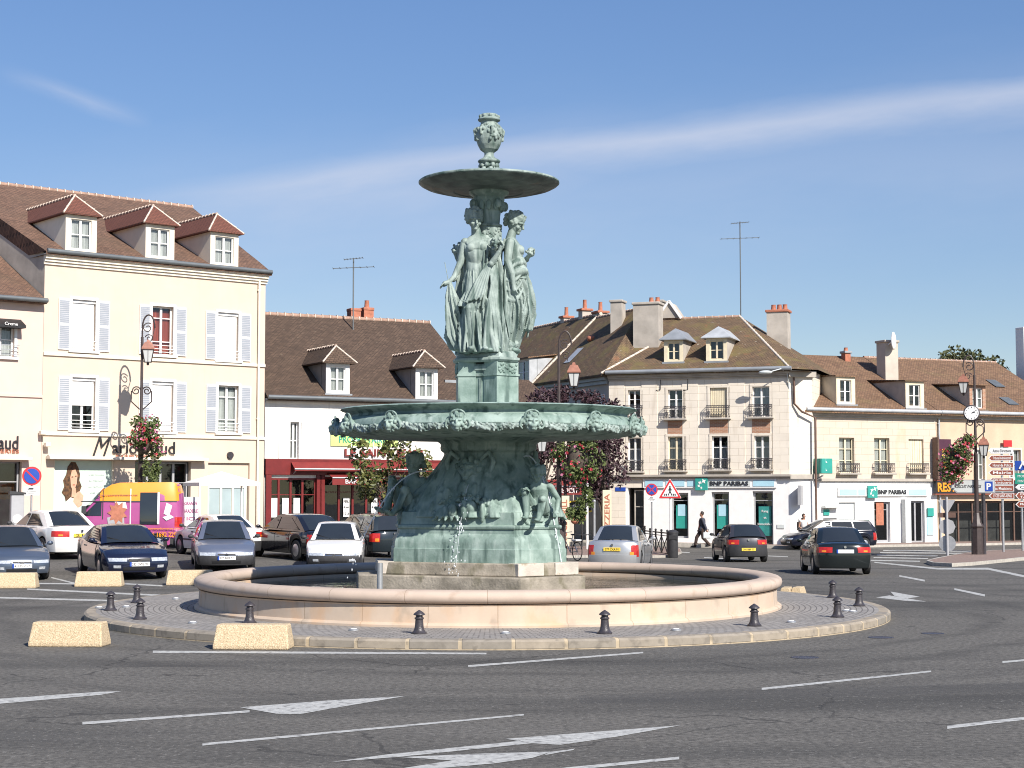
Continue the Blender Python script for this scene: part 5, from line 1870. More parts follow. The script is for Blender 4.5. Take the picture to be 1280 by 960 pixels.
# awnings
def awning(F, u0, u1, zt, out, drop, val, m='redcanvas', label=None, sub=None, parent=None):
    mb = MB()
    y1 = -out
    mb.add([(u0, -.17, zt), (u1, -.17, zt), (u1, y1, zt - drop), (u0, y1, zt - drop), (u1, y1, zt - drop - val), (u0, y1, zt - drop - val),
            (u0, -.17, zt - .02), (u1, -.17, zt - .02), (u1, y1 + .02, zt - drop - .02), (u0, y1 + .02, zt - drop - .02)],
           [(0, 3, 2, 1), (3, 5, 4, 2), (6, 7, 8, 9)])
    o = mb.build('awning', M[m], F.o, fix=False)
    mb = MB()
    for u in (u0 + .1, u1 - .1):
        mb.bar((u, -.17, zt - .5), (u, y1 + .05, zt - drop - .04), .03)
    mb.tube([(u0, y1, zt - drop), (u1, y1, zt - drop)], .035, 8)
    mb.build('awning_arm', M['steel'], o)
    if label:
        text(label, 'lettering', M['whiteletter'], o, ((u0 + u1) / 2 + .1, y1 - .02, zt - drop - val / 2), val * .62, (u1 - u0) * .62)
    return o
ua, ub = B_.uz(362, 585)[0], B_.uz(560, 585)[0]
awning(B_, ua, ub, zf + .42, .6, .3, .08)
ua, ub = B_.uz(407, 597)[0], B_.uz(476, 597)[0]
awning(B_, ua, ub, zf - .02, .75, .22, .30, label='BAR TABAC')

# ------------------------------------------------------------------ D: corner bank with pale stone front
D0, D1 = (5.18, 87.0), (14.18, 83.76)
D_ = Fac('corner_bank', D0, D1, 'pale stone three storey corner bank with zinc dormers and iron balconies', z0=-.42)
dt = D_.uz(870, 466)[1]
dw = [D_.rect(*q) for q in ((785, 800.5, 487.5, 522), (835, 854, 487, 523), (887.5, 909, 484.5, 522), (940.5, 962, 483, 521),
                            (785, 801.5, 547, 589), (835, 855, 545.5, 588), (890, 910, 545, 587), (943, 962, 544.5, 586.5))]
zg = D_.uz(870, 610)[1]
dg = [(*D_.rect(785, 805, 612, 668)[:2], -.05, D_.uz(795, 610)[1]), (*D_.rect(838.5, 860.5, 616, 672)[:2], .4, D_.uz(850, 616)[1]),
      (*D_.rect(889.5, 911.5, 615, 672)[:2], .4, D_.uz(900, 615)[1]), (*D_.rect(941, 966.5, 614, 680)[:2], .05, D_.uz(954, 614)[1])]
zs = D_.uz(870, 597)[1]
mb = MB(); mb.wall(0, D_.L, zs, dt, dw, dep=.24)
mb.build('wall', M['ashlar'], D_.o, fix=False)
mb = MB(); mb.wall(0, D_.L, -.5, zs, dg, dep=.3)
mb.build('shopfront', M['white'], D_.o, fix=False)
mb = MB(); mb.box(0, dg[0][1] + .12, -.03, .01, dg[0][3] + .02, zs - .02); mb.box(0, dg[0][0] - .12, -.03, .01, -.3, dg[0][3]); mb.build('stone_facing', M['ashlar'], D_.o)
CH = (1.0, .95)    # canted corner
mb = MB()
mb.quad((D_.L, 0, zs), (D_.L + CH[0], CH[1], zs), (D_.L + CH[0], CH[1], dt), (D_.L, 0, dt))
mb.quad((D_.L + CH[0], CH[1], zs), (D_.L + CH[0], 10, zs), (D_.L + CH[0], 10, dt), (D_.L + CH[0], CH[1], dt))
mb.quad((0, 10, -.5), (0, 0, -.5), (0, 0, dt), (0, 10, dt))
mb.quad((0, .8, dt - .02), (D_.L + CH[0], .8, dt - .02), (D_.L + CH[0], 10, dt - .02), (0, 10, dt - .02))
mb.build('side_wall', M['ashlar'], D_.o, fix=False)
mb = MB()
mb.quad((D_.L, 0, -.5), (D_.L + CH[0], CH[1], -.5), (D_.L + CH[0], CH[1], zs), (D_.L, 0, zs))
mb.quad((D_.L + CH[0], CH[1], -.5), (D_.L + CH[0], 10, -.5), (D_.L + CH[0], 10, zs), (D_.L + CH[0], CH[1], zs))
mb.build('corner_wall', M['white'], D_.o, fix=False)
roomback(D_, dw + dg, 1.0)
for i, r in enumerate(dw):
    if i == 2:
        window(D_, r, n=2, trans=(.35, .7)); mb = MB(); k = 9
        for j in range(k):
            a = r[0] + .03 + (r[1] - r[0] - .06) * j / k; b_ = r[0] + .03 + (r[1] - r[0] - .06) * (j + 1) / k
            mb.box(a + .006, b_ - .006, .08, .11, r[2], r[3])
        mb.build('shutter', M['woodcream'], D_.o)
    else:
        window(D_, r, n=2, trans=(.33, .66), curtain='curtain', ctop=(.55, .6, 1, 1, .7, .95, .75, .85)[i], frame='woodcream' if i == 5 else 'white')
    surround(D_, r, .13, 'ashlar', y=-.035, sill=False)
    balcony(D_, r, h=.62 if i < 4 else .55, ext=.14, seed=i)
    if i in (1, 2, 3):
        mb = MB(); mb.box(r[0] - .02, r[1] + .02, -.02, .01, r[2] - .82, r[2] - .12); mb.build('brick_panel', M['brickred'], D_.o)
# pilaster strips
for px in (771, 812, 863, 921, 976):
    u = D_.uz(px, 530)[0]
    mb = MB(); mb.box(u - .42, u + .42, -.035, .01, zs + .12, dt - .35); mb.build('pilaster', M['ashlar'], D_.o)
corn(D_, -.05, D_.L + .06, dt - .32, dt, .35, 'greywall', 4)
corn(D_, -.02, D_.L + .05, zs - .08, zs + .16, .3, 'greywall', 2, 'string_course')
# canted corner mouldings
for z0_, z1_, o_ in ((dt - .32, dt, .3), (zs - .08, zs + .16, .25)):
    mb = MB()
    mb.loft([[(D_.L + .061, -o_ * .9, z), (D_.L + CH[0] + o_ * .8, CH[1], z), (D_.L + CH[0], CH[1] + .3, z), (D_.L + .061, .3, z)] for z in (z0_ + .003, z1_ - .003)])
    mb.build('corner_cornice', M['greywall'], D_.o)
gutter(D_, -.1, D_.L + .2, dt + .1, -.42, 'zinc', .11)
YD = 5.6
zrD = D_.uz(880, 397, YD)[1]
RD = Roof(D_, dt + .06, zrD, YD, -.4)
print('D ridge', D_.uz(830, 397, YD), D_.uz(925, 397, YD), dt, D_.L)
mb = MB()
ur0, ur1 = D_.uz(815, 397, YD)[0], D_.uz(925, 397, YD)[0]
Er = D_.L + CH[0] + .35
P = lambda u, y, z: (u, y, z)
ze_, zr_, yr_ = RD.ze, RD.zr, RD.yr
mb.quad((-.35, -.4, ze_), (D_.L + .15, -.4, ze_), (ur1, yr_, zr_), (ur0, yr_, zr_))
mb.quad((D_.L + .15, -.4, ze_), (Er, CH[1] - .1, ze_), (ur1, yr_, zr_))
mb.quad((Er, CH[1] - .1, ze_), (Er, 10.8, ze_), (ur1, yr_, zr_))
mb.quad((Er, 10.8, ze_), (-.3, 10.8, ze_), (ur0, yr_, zr_), (ur1, yr_, zr_))
mb.quad((-.3, 10.8, ze_), (-.35, -.4, ze_), (ur0, yr_, zr_))
mb.quad((-.35, -.4, ze_ - .12), (Er - .3, -.4, ze_ - .12), (Er - .3, 3, ze_ - .12), (-.35, 3, ze_ - .12))
mb.quad((-.35, -.4, ze_ - .12), (D_.L + .15, -.4, ze_ - .12), (D_.L + .15, -.4, ze_), (-.35, -.4, ze_))
mb.build('roof', M['roof_d'], D_.o, fix=False)
ridge_tiles(D_, (ur0, yr_, zr_), (ur1, yr_, zr_), r=.1)
ridge_tiles(D_, (ur1, yr_, zr_), (D_.L + .15, -.4, ze_ + .02), m='mortar', r=.07)
ridge_tiles(D_, (-.35, -.4, ze_ + .03), (1.55, 2.4, RD.z(2.4) + .03), m='mortar', r=.07)
for x0, x1, y0, y1 in ((830, 854, 424, 453), (882.5, 909, 421.5, 452)):
    yf = RD.y(D_.uz((x0 + x1) / 2, y1, .6)[1])
    r = D_.rect(x0, x1, y0, y1, yf)
    dormer(D_, RD, r, 'zinc' if x0 < 850 else 'zinc_pale', cheek='greywall', h=.62, over=.22, fw=.2, hip=.9, yf=yf, ridge=False, front='woodcream', frame='woodcream', curtain=None)
u0, z = D_.uz(792, 382, 2.6); u1 = D_.uz(828, 382, 2.6)[0]
chimney(D_, u0 + .05, u1 - .15, 2.3, 3.3, RD.z(2.3) - .5, z, 'greywall', pots=((u0 + .95, .28, .13), (u0 + 1.3, .28, .13)))
u0, z = D_.uz(763, 378, 4.5); u1 = D_.uz(777, 378, 4.5)[0]
chimney(D_, u0, u1, 4.5, 5.3, z - 2.6, z, 'greywall')
u0, z = D_.uz(816, 378, 6.5); u1 = D_.uz(828, 378, 6.5)[0]
chimney(D_, u0, u1, 6.5, 7.3, z - 2.6, z, 'greywall')
u0, z = D_.uz(959, 391, 4.0); u1 = D_.uz(985, 391, 4.0)[0]
chimney(D_, u0, u1, 3.8, 4.7, z - 3.4, z, 'greywall', pots=((u0 + .3, .3, .14), (u0 + .62, .3, .14), (u0 + .92, .3, .14)), cap='terracotta')
u0, z = D_.uz(841, 386, 6.2)
mb = MB(); mb.prism([(u0 - .6, z - .6), (u0 + .6, z - .6), (u0, z + .3)], 5.4, 7); mb.build('rear_gable', M['greywall'], D_.o)
mb = MB()
for a, b_ in (((u0 - .7, 5.35, z - .65), (u0, 5.35, z + .36)), ((u0 + .7, 5.35, z - .65), (u0, 5.35, z + .36))):
    mb.bar(a, b_, .12)
mb.build('gable_trim', M['white'], D_.o)
# bank fascia
def fascia(F, segs, z0_, z1_, y=-.10):
    mb = MB()
    mb.box(segs[0][0] - .08, segs[-1][1] + .08, y, 0, z0_ - .08, z1_ + .08)
    o = mb.build('fascia', M['white'], F.o, bevel=.015)
    for a, b_, m in segs:
        mb = MB(); mb.box(a + .03, b_ - .03, y - .02, y - .001, z0_, z1_); mb.build('fascia_panel', M[m], o)
    return o
z1_, z0_ = D_.uz(900, 600.5)[1], D_.uz(900, 608)[1]
U_ = lambda px: D_.uz(px, 604)[0]
fo = fascia(D_, [(U_(806), U_(830), 'skyblue'), (U_(832), U_(857), 'skyblue'), (U_(859), U_(870), 'skyblue'), (U_(886), U_(939), 'signgrey'), (U_(941), U_(969), 'skyblue')], z0_, z1_)
bank_badge(D_, fo, D_.rect(870, 885.5, 597.5, 613), -.12)
text('BNP PARIBAS', 'lettering', M['blackletter'], fo, ((U_(888) + U_(936)) / 2, -.135, (z0_ + z1_) / 2), (z1_ - z0_) * .72, U_(936) - U_(888), bold=.025, ext=.015)
for i, r in enumerate(dg[1:]):
    window(D_, r, y=.22, frame='greysash', n=1, trans=(.83,), fw=.1, name='shop_window')
    u0, u1, z0_, z1_ = r
    w = u1 - u0
    mb = MB(); mb.box(u0 + w * .26, u0 + w * .88, .17, .19, z0_ + .5, z0_ + (z1_ - z0_) * .72); po = mb.build('window_poster', M['tealdark' if i == 2 else 'teal'], D_.o)
    if i == 2:
        for q, (tx, hh) in enumerate((('Rang', .16), ('et', .10), ('Immobilier', .12))):
            text(tx, 'lettering', M['whiteletter'], po, (u0 + w * .57, .16, z0_ + 1.75 - q * .32), hh, None)
    else:
        mb = MB(); mb.box(u0 + w * .36, u0 + w * .8, .155, .169, z0_ + 1.15, z0_ + 1.75); mb.build('poster_picture', M['skyblue'], po)
r = dg[0]
window(D_, (r[0] + .3, r[1] - .03, r[2], r[3] - .1), y=.2, frame='greywall', n=1, trans=(.7,), name='door')
mb = MB(); u, z = D_.uz(776, 611.5); mb.box(u - .28, u + .28, -.06, -.032, z - .1, z + .1); mb.build('street_plate', M['blue'], D_.o)
u, z = D_.uz(976, 658)
mb = MB(); mb.box(u - .18, u + .18, -.04, 0, z - .1, z + .1); mb.build('letter_plate', M['signgrey'], D_.o)
# brown pipes and lamp bracket on the canted corner
mb = MB()
up_ = D_.L + .25
pts = [(up_, .05, dt - .35), (up_, .1, 7.3), (up_ + .35, .25, 6.9), (up_ + .95, .75, 6.6), (up_ + .95, .72, .2)]
mb.tube([(x, y - .05, z) for x, y, z in pts], .06, 8)
mb.build('downpipe', M['pipe_brown'], D_.o, smooth=60)
u, z = D_.uz(986, 466)
mb = MB(); mb.tube([(u, -.02, z - .8), (u - .05, -.2, z), (u - .3, -.5, z + .18), (u - .75, -.9, z + .02)], .03, 6); mb.ell((u - 1.0, -1.05, z - .02), (.36, .15, .1), 12, 8)
mb.build('wall_lamp', M['signgrey'], D_.o, smooth=60)
mb = MB()
u0, z0_ = D_.uz(760, 466); 
for px in (826, 860):
    u, z = D_.uz(px, 475); mb.tube([(u, -.05, dt - .3), (u, -.05, z - .5), (u - .25, -.05, z - .55)], .018, 5)
mb.build('cable', M['black'], D_.o)
u, z = D_.uz(999, 619)
mb = MB(); mb.box(D_.L + .45, D_.L + .6, -.4, .3, z - .5, z + .5); mb.bar((D_.L + .52, .3, z), (D_.L + .52, .7, z), .06); mb.build('projecting_sign', M['greysash'], D_.o)

# ------------------------------------------------------------------ C: two houses along the side street
C1 = Fac('side_street_house', (1.62, 95.0), (5.14, 87.1), 'shaded old house beside the corner bank with mossy roof and skylight', z0=-.42)
ct = D_.uz(765, 462)[1] - .3
mb = MB()
cr = C1.rect(738, 751, 494, 520)
mb.wall(0, C1.L, -.5, ct, [cr], dep=.2)
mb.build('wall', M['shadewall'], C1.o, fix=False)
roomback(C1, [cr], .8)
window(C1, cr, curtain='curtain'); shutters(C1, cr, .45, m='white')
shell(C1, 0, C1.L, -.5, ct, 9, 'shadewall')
RC1 = Roof(C1, ct + .05, C1.uz(745, 397, 3.7)[1], 3.7, -.5)
gable(C1, RC1, 0, C1.L + .35, 0, C1.L - 3.2, 'roof_d')
corn(C1, 0, C1.L, ct - .45, ct - .05, .3, 'zinc', 2)
ridge_tiles(C1, (0, 3.7, RC1.zr), (C1.L - 3.2, 3.7, RC1.zr), r=.09)
ridge_tiles(C1, (0, -.5, RC1.ze + .05), (0, 3.7, RC1.zr + .05), m='mortar', r=.08)
mb = MB(); ys_ = .6; z = RC1.z(ys_)
for a in (1.9,):
    mb.add([(a, ys_, RC1.z(ys_) + .05), (a + .8, ys_, RC1.z(ys_) + .05), (a + .8, ys_ + .9, RC1.z(ys_ + .9) + .05), (a, ys_ + .9, RC1.z(ys_ + .9) + .05)], [(0, 1, 2, 3)])
mb.build('skylight', M['zinc_pale'], C1.o, fix=False)
mb = MB(); mb.ell((2.6, 2.0, RC1.z(2.0) + .1), (.28, .25, .2), 10, 6); mb.build('vent_tile', M['terracotta'], C1.o, smooth=60)
C2 = Fac('tiled_street_house', (-2.6, 104.5), (1.61, 95.03), 'old tiled house further up the side street with shed dormer', z0=-.42)
ct2 = ct - .4
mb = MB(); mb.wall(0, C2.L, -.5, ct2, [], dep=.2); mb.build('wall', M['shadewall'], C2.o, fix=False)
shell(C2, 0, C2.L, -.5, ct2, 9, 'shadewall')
RC2 = Roof(C2, ct2 + .05, RC1.zr + .25, 4.0, -.5)
gable(C2, RC2, 0, C2.L - .02, 0, C2.L - .02, 'roof_d')
ridge_tiles(C2, (0, 4.0, RC2.zr), (C2.L, 4.0, RC2.zr), r=.1)
dormer(C2, RC2, (C2.L - 3.4, C2.L - 1.3, ct2 + .5, ct2 + 2.1), 'roof_e', cheek='zinc_pale', kind='shed', over=.15, front='trim')
for px, py, w, k in ((708, 398, 9, 'terracotta'), (731, 389, 10, 'terracotta'), (750.5, 392, 13, 'terracotta')):
    u, z = C2.uz(px, py, 4.2)
    hw = w / 2 * .055
    chimney(C2, u - hw, u + hw, 3.9, 4.5, z - 2.2, z, 'greywall', pots=((u, .55, .13),), cap=k, capm=.1)

# ------------------------------------------------------------------ E: bank annexe and restaurant on the right
E1 = Fac('bank_annexe', (15.05, 84.62), (22.76, 88.03), 'low warm stone bank annexe with two white dormers', z0=-.42)
et = E1.uz(1090, 516)[1]
ew = [E1.rect(*q) for q in ((1049, 1068, 547, 591), (1093, 1112, 547.5, 591), (1136, 1154.5, 549, 591))]
zs = E1.uz(1090, 601)[1]
eg = [(*E1.rect(1048.5, 1069, 627, 660)[:2], .3, E1.uz(1058, 628)[1]), (*E1.rect(1093, 1113, 627, 680)[:2], .15, E1.uz(1103, 627)[1]), (*E1.rect(1136, 1156, 627, 680)[:2], .1, E1.uz(1146, 626)[1])]
mb = MB(); mb.wall(0, E1.L, zs, et, ew, dep=.26); mb.build('wall', M['ashlar_warm'], E1.o, fix=False)
mb = MB(); mb.wall(0, E1.L, -.5, zs, eg, dep=.25); mb.build('shopfront', M['white'], E1.o, fix=False)
shell(E1, 0, E1.L, -.5, et, 11, 'ashlar_warm')
roomback(E1, ew + eg, .9)
for i, r in enumerate(ew):
    if i == 2:
        mb = MB(); k = 6
        for j in range(k):
            a = r[0] + .02 + (r[1] - r[0] - .04) * j / k; b_ = r[0] + .02 + (r[1] - r[0] - .04) * (j + 1) / k
            mb.box(a + .008, b_ - .008, .12, .15, r[2], r[3])
        mb.build('shutter', M['woodcream'], E1.o)
    else:
        window(E1, r, n=2, trans=(.35, .68), curtain='curtain', frame='woodcream')
    balcony(E1, (r[0], r[1], r[2], r[3]), h=.5, ext=.12, m='cast_iron', seed=i)
gutter(E1, -.1, E1.L, et + .1, -.45, 'zinc_pale', .1)
corn(E1, 0, E1.L, et - .3, et, .3, 'greywall', 3)
corn(E1, 0, E1.L, zs - .03, zs + .12, .15, 'greywall', 1, 'string_course')
YE = 6.4
zrE = E1.uz(1085, 446.5, YE)[1]
RE = Roof(E1, et + .05, zrE, YE, -.45)
print('E', zrE, et, E1.L)
gable(E1, RE, -.2, E1.L, -.6, E1.L, 'roof_e')
mb = MB(); mb.quad((E1.L - .02, -.45, RE.ze), (E1.L - .02, YE, RE.zr), (E1.L - .02, YE, RE.ze)); mb.build('gable_end', M['greywall'], E1.o, fix=False)
for x0, x1, y0, y1 in ((1045.5, 1069, 470, 506), (1132, 1155, 476, 511)):
    yf = RE.y(E1.uz((x0 + x1) / 2, y1, .4)[1])
    r = E1.rect(x0, x1, y0, y1, yf)
    dormer(E1, RE, r, 'roof_e', cheek='greywall', kind='shed', over=.12, front='woodcream', yf=yf, fw=.24, trans=(.5,))
u0, z = E1.uz(1105, 428, 3.5); u1 = E1.uz(1121, 428, 3.5)[0]
ch = chimney(E1, u0, u1, 3.4, 4.2, z - 2.6, z, 'shadewall')
mb = MB(); u, z = E1.uz(1117, 426, 3.0)
mb.ell((u, 3.0, z), (.42, .1, .5), 20, 10, Matrix.Rotation(R(38), 3, 'Z')); mb.bar((u, 3.1, z), (u - .1, 3.6, z - .3), .05)
mb.build('satellite_dish', M['white'], E1.o, smooth=60)
u, z = E1.uz(1056, 440, 6); chimney(E1, u - .18, u + .18, 5.7, 6.1, z - .9, z - .1, 'terracotta', pots=((u, .2, .12),), cap='zinc')
z1_, z0_ = E1.uz(1100, 611.5)[1], E1.uz(1100, 618.5)[1]
U_ = lambda px: E1.uz(px, 615)[0]
fo = fascia(E1, [(U_(1048), U_(1070), 'skyblue'), (U_(1071), U_(1081), 'skyblue'), (U_(1095), U_(1132), 'signgrey'), (U_(1134), U_(1157), 'skyblue')], z0_, z1_)
bank_badge(E1, fo, E1.rect(1082, 1094, 607, 622.5), -.12)
text('BNP PARIBAS', 'lettering', M['blackletter'], fo, ((U_(1096) + U_(1131)) / 2, -.135, (z0_ + z1_) / 2), (z1_ - z0_) * .75, U_(1131) - U_(1096), bold=.025, ext=.015)
r = E1.rect(1023, 1040, 573, 592, -.9)
mb = MB(); mb.box(r[0] + .15, r[0] + .4, -1.0, -.2, r[2], r[3]); 
bg_ = mb.build('projecting_badge', M['teal'], E1.o, bevel=.03)
mb = MB(); mb.box(r[0] + .1, r[1], -.96, -.82, r[2], r[3]); b2_ = mb.build('badge', M['teal'], bg_, bevel=.03)
mb = MB()
for a, b_, s in ((.3, .8, .2), (.2, .6, .17), (.22, .38, .14), (.35, .22, .12)):
    star(mb, r[0] + .1 + (r[1] - r[0]) * a, r[2] + (r[3] - r[2]) * b_, .12 * s / .15, -.961, a * 4)
mb.build('stars', M['whiteletter'], b2_)
mb = MB(); mb.bar((r[0] + .3, -.85, r[2] - .1), (r[0] + .3, 0, r[2] - .4), .07); mb.build('bracket', M['greysash'], bg_)
mb = MB(); r = eg[0]; mb.box(r[0], r[1], .1, .2, r[2], r[3]); mb.build('roller_shutter', M['signgrey'], E1.o)
window(E1, eg[1], y=.16, frame='greysash', n=1, trans=(.8,), fw=.12, name='shop_window')
mb = MB(); r = eg[1]; mb.box(r[0] + .2, r[1] - .35, .10, .13, r[2] + .9, r[2] + 2.2); mb.build('window_poster', M['terracotta'], E1.o)
window(E1, eg[2], y=.16, frame='greysash', n=2, trans=(), fw=.1, name='door')
# cash machine
r = E1.rect(1027, 1046, 632, 655)
mb = MB(); mb.box(r[0], r[1], -.35, 0, r[3] - .12, r[3]); at_ = mb.build('cash_machine', M['signgrey'], E1.o, bevel=.02)
mb = MB(); mb.box(r[0] + .1, r[0] + .45, -.06, 0, r[3] - .5, r[3] - .2); mb.build('screen', M['teal'], at_)
mb = MB(); mb.box(r[0] + .1, r[1] - .05, -.06, 0, r[2] - .1, r[2] + .3); mb.build('keypad', M['plastic'], at_)
u = E1.uz(1131, 650)[0]
mb = MB(); mb.box(u - .22, u + .15, -.35, 0, .1, E1.uz(1131, 624)[1]); mb.build('side_screen', M['signgrey'], E1.o)
u, z = E1.uz(1162, 642)
mb = MB(); mb.box(u - .2, u + .2, -.12, 0, z - .15, z + .3); mb.build('mail_box', M['teal'], E1.o, bevel=.02)
mb = MB(); mb.box(u - .2, u + .2, -.05, 0, .5, z - .16); mb.build('information_panel', M['skyblue'], E1.o)

E2 = Fac('tan_restaurant', (22.78, 88.04), (31.5, 91.9), 'tan restaurant house with dark shopfront and brick dormer at the right edge', z0=-.42)
zs = E2.uz(1210, 619)[1]
eg = [(*E2.rect(1181, 1290, 620, 690)[:2], .0, E2.uz(1230, 626)[1])]
e2w = [E2.rect(1218, 1231, 562, 600), E2.rect(1262, 1276, 562, 598)]
mb = MB(); mb.wall(0, E2.L, -.5, et, eg + e2w, dep=.3); mb.build('wall', M['tan'], E2.o, fix=False)
shell(E2, 0, E2.L, -.5, et, 11, 'tan')
roomback(E2, eg + e2w, 1.4)
for r in e2w:
    window(E2, r, curtain='curtain'); surround(E2, r, .08, 'trim')
window(E2, eg[0], y=.2, frame='pipe_brown', n=6, trans=(.74,), fw=.12, name='shop_window')
gutter(E2, 0, E2.L, et + .1, -.45, 'zinc_pale', .1)
corn(E2, 0, E2.L, et - .25, et, .3, 'greywall', 2)
RE2 = Roof(E2, et + .05, zrE, YE, -.45)
gable(E2, RE2, .02, E2.L, .02, E2.L, 'roof_e')
ridge_tiles(E2, (0, YE, RE2.zr), (E2.L, YE, RE2.zr), r=.09)
yf = RE2.y(E2.uz(1216, 512, .4)[1])
r = E2.rect(1212, 1232, 481, 513, yf)
dormer(E2, RE2, r, 'roof_e', cheek='greywall', kind='shed', over=.2, front='brickred', yf=yf, fw=.2, curtain='curtain')
for px, py in ((1260, 503), (1277, 478)):
    u, z = E2.uz(px, py, 1.2)
    y_ = RE2.y(z); mb = MB()
    mb.add([(u - .35, y_ - .4, RE2.z(y_ - .4) + .06), (u + .35, y_ - .4, RE2.z(y_ - .4) + .06), (u + .35, y_ + .5, RE2.z(y_ + .5) + .06), (u - .35, y_ + .5, RE2.z(y_ + .5) + .06)], [(0, 1, 2, 3)])
    mb.build('skylight', M['gutter'], E2.o, fix=False)
u, z = E2.uz(1277, 412, 5.5); chimney(E2, u - .12, u + .4, 5.2, 5.9, z - 3.5, z, 'white', capm=.01, cap='white')
downpipe(E2, .12, -.3, et - .1, 'zinc_pale')
r = E2.rect(1170, 1248, 601, 617, -.3)
mb = MB(); mb.box(r[0], r[1] + 3, -.3, -.1, r[2], r[3]); sg = mb.build('shop_sign', M['blackletter'], E2.o)
mb = MB()
for z_ in (r[2] - .06, r[3]):
    mb.box(r[0] - .06, r[1] + 3, -.33, -.08, z_ + .002, z_ + .06)
mb.build('sign_frame', M['signbrown'], sg)
text('RESTAURANT', 'lettering', M['orange'], sg, (r[0] + 1.85, -.315, (r[2] + r[3]) / 2), (r[3] - r[2]) * .72, 3.5, bold=.03, ext=.012)
r = E2.rect(1174, 1189, 549, 597, -.5)
mb = MB(); mb.box(r[0], r[1], -.5, -.44, r[2], r[3]); vs_ = mb.build('vertical_sign', M['purple_sign'], E2.o)
mb = MB(); mb.box(r[0] - .12, r[0] - .02, -.55, -.1, r[2] - .1, r[3] + .1); mb.build('sign_post', M['pipe_brown'], vs_)
for i, ch_ in enumerate('和平'):
    text(ch_, 'lettering', M['yellow'], vs_, ((r[0] + r[1]) / 2, -.51, r[3] - .75 - i * .72), .5, .45, bold=.01)
u, z = E2.uz(1256, 554.5)
mb = MB(); mb.box(u - .28, u + .28, -.25, -.2, z - .18, z + .18); mb.bar((u - .2, -.2, z), (u - .2, 0, z), .04); mb.build('small_sign', M['signred'], E2.o)
# pavement along the bank fronts
pts = [D_.p0 - D_.n * 2.2 - D_.d * .8, D_.p1 - D_.n * 2.2 + D_.d * .6, E1.p0 - E1.n * 2.4 + E1.d * .8, E2.p1 - E2.n * 2.4, E2.p1 + E2.n * .3, E1.p0 + E1.n * .6, D_.p1 + D_.n * .6, D_.p0 + D_.n * .3]
raised('pavement', pts, .12, M['pavement'], M['kerb_pale'])
pts = [A_.p0 - A_.d * 7 - A_.n * 2.6, A_.p1 - A_.n * 2.4, B_.p1 - B_.n * 2.2, B_.p1 + B_.n * .3, B_.p0 + B_.n * .3, A_.p0 - A_.d * 7 + A_.n * .3]
raised('pavement', pts, .08, M['pavement_grey'], M['kerb_pale'])
# roof aerials
def aerial(name, px, py0, py1, Y, lab, half):
    p0, p1 = atY(px, py1, Y), atY(px, py0, Y)
    o = empty(name, (p0.x, p0.y, p0.z), 0, lab, 'aerial', 'roof aerials')
    h = p1.z - p0.z
    m = MB(); m.tube([(0, 0, -.8), (0, 0, h)], .035, 6); m.build('mast', M['gutter'], o)
    m = MB()
    for z_, w in ((h * .82, half), (h * .98, half * .45)):
        m.bar((-w, 0, z_), (w, 0, z_ + .08), .03)
        for i in range(7):
            x = -w + 2 * w * i / 6
            m.bar((x, -.25, z_ + .04 * (1 + x / w)), (x, .25, z_ + .04 * (1 + x / w)), .02)
    m.build('antenna_rods', M['gutter'], o)
aerial('roof_aerial', 441.5, 323, 393, 76, 'thin television aerial on the dark brown restaurant roof', .95)
aerial('roof_aerial', 926, 277, 398, 91, 'tall television aerial above the corner bank roof', 1.05)
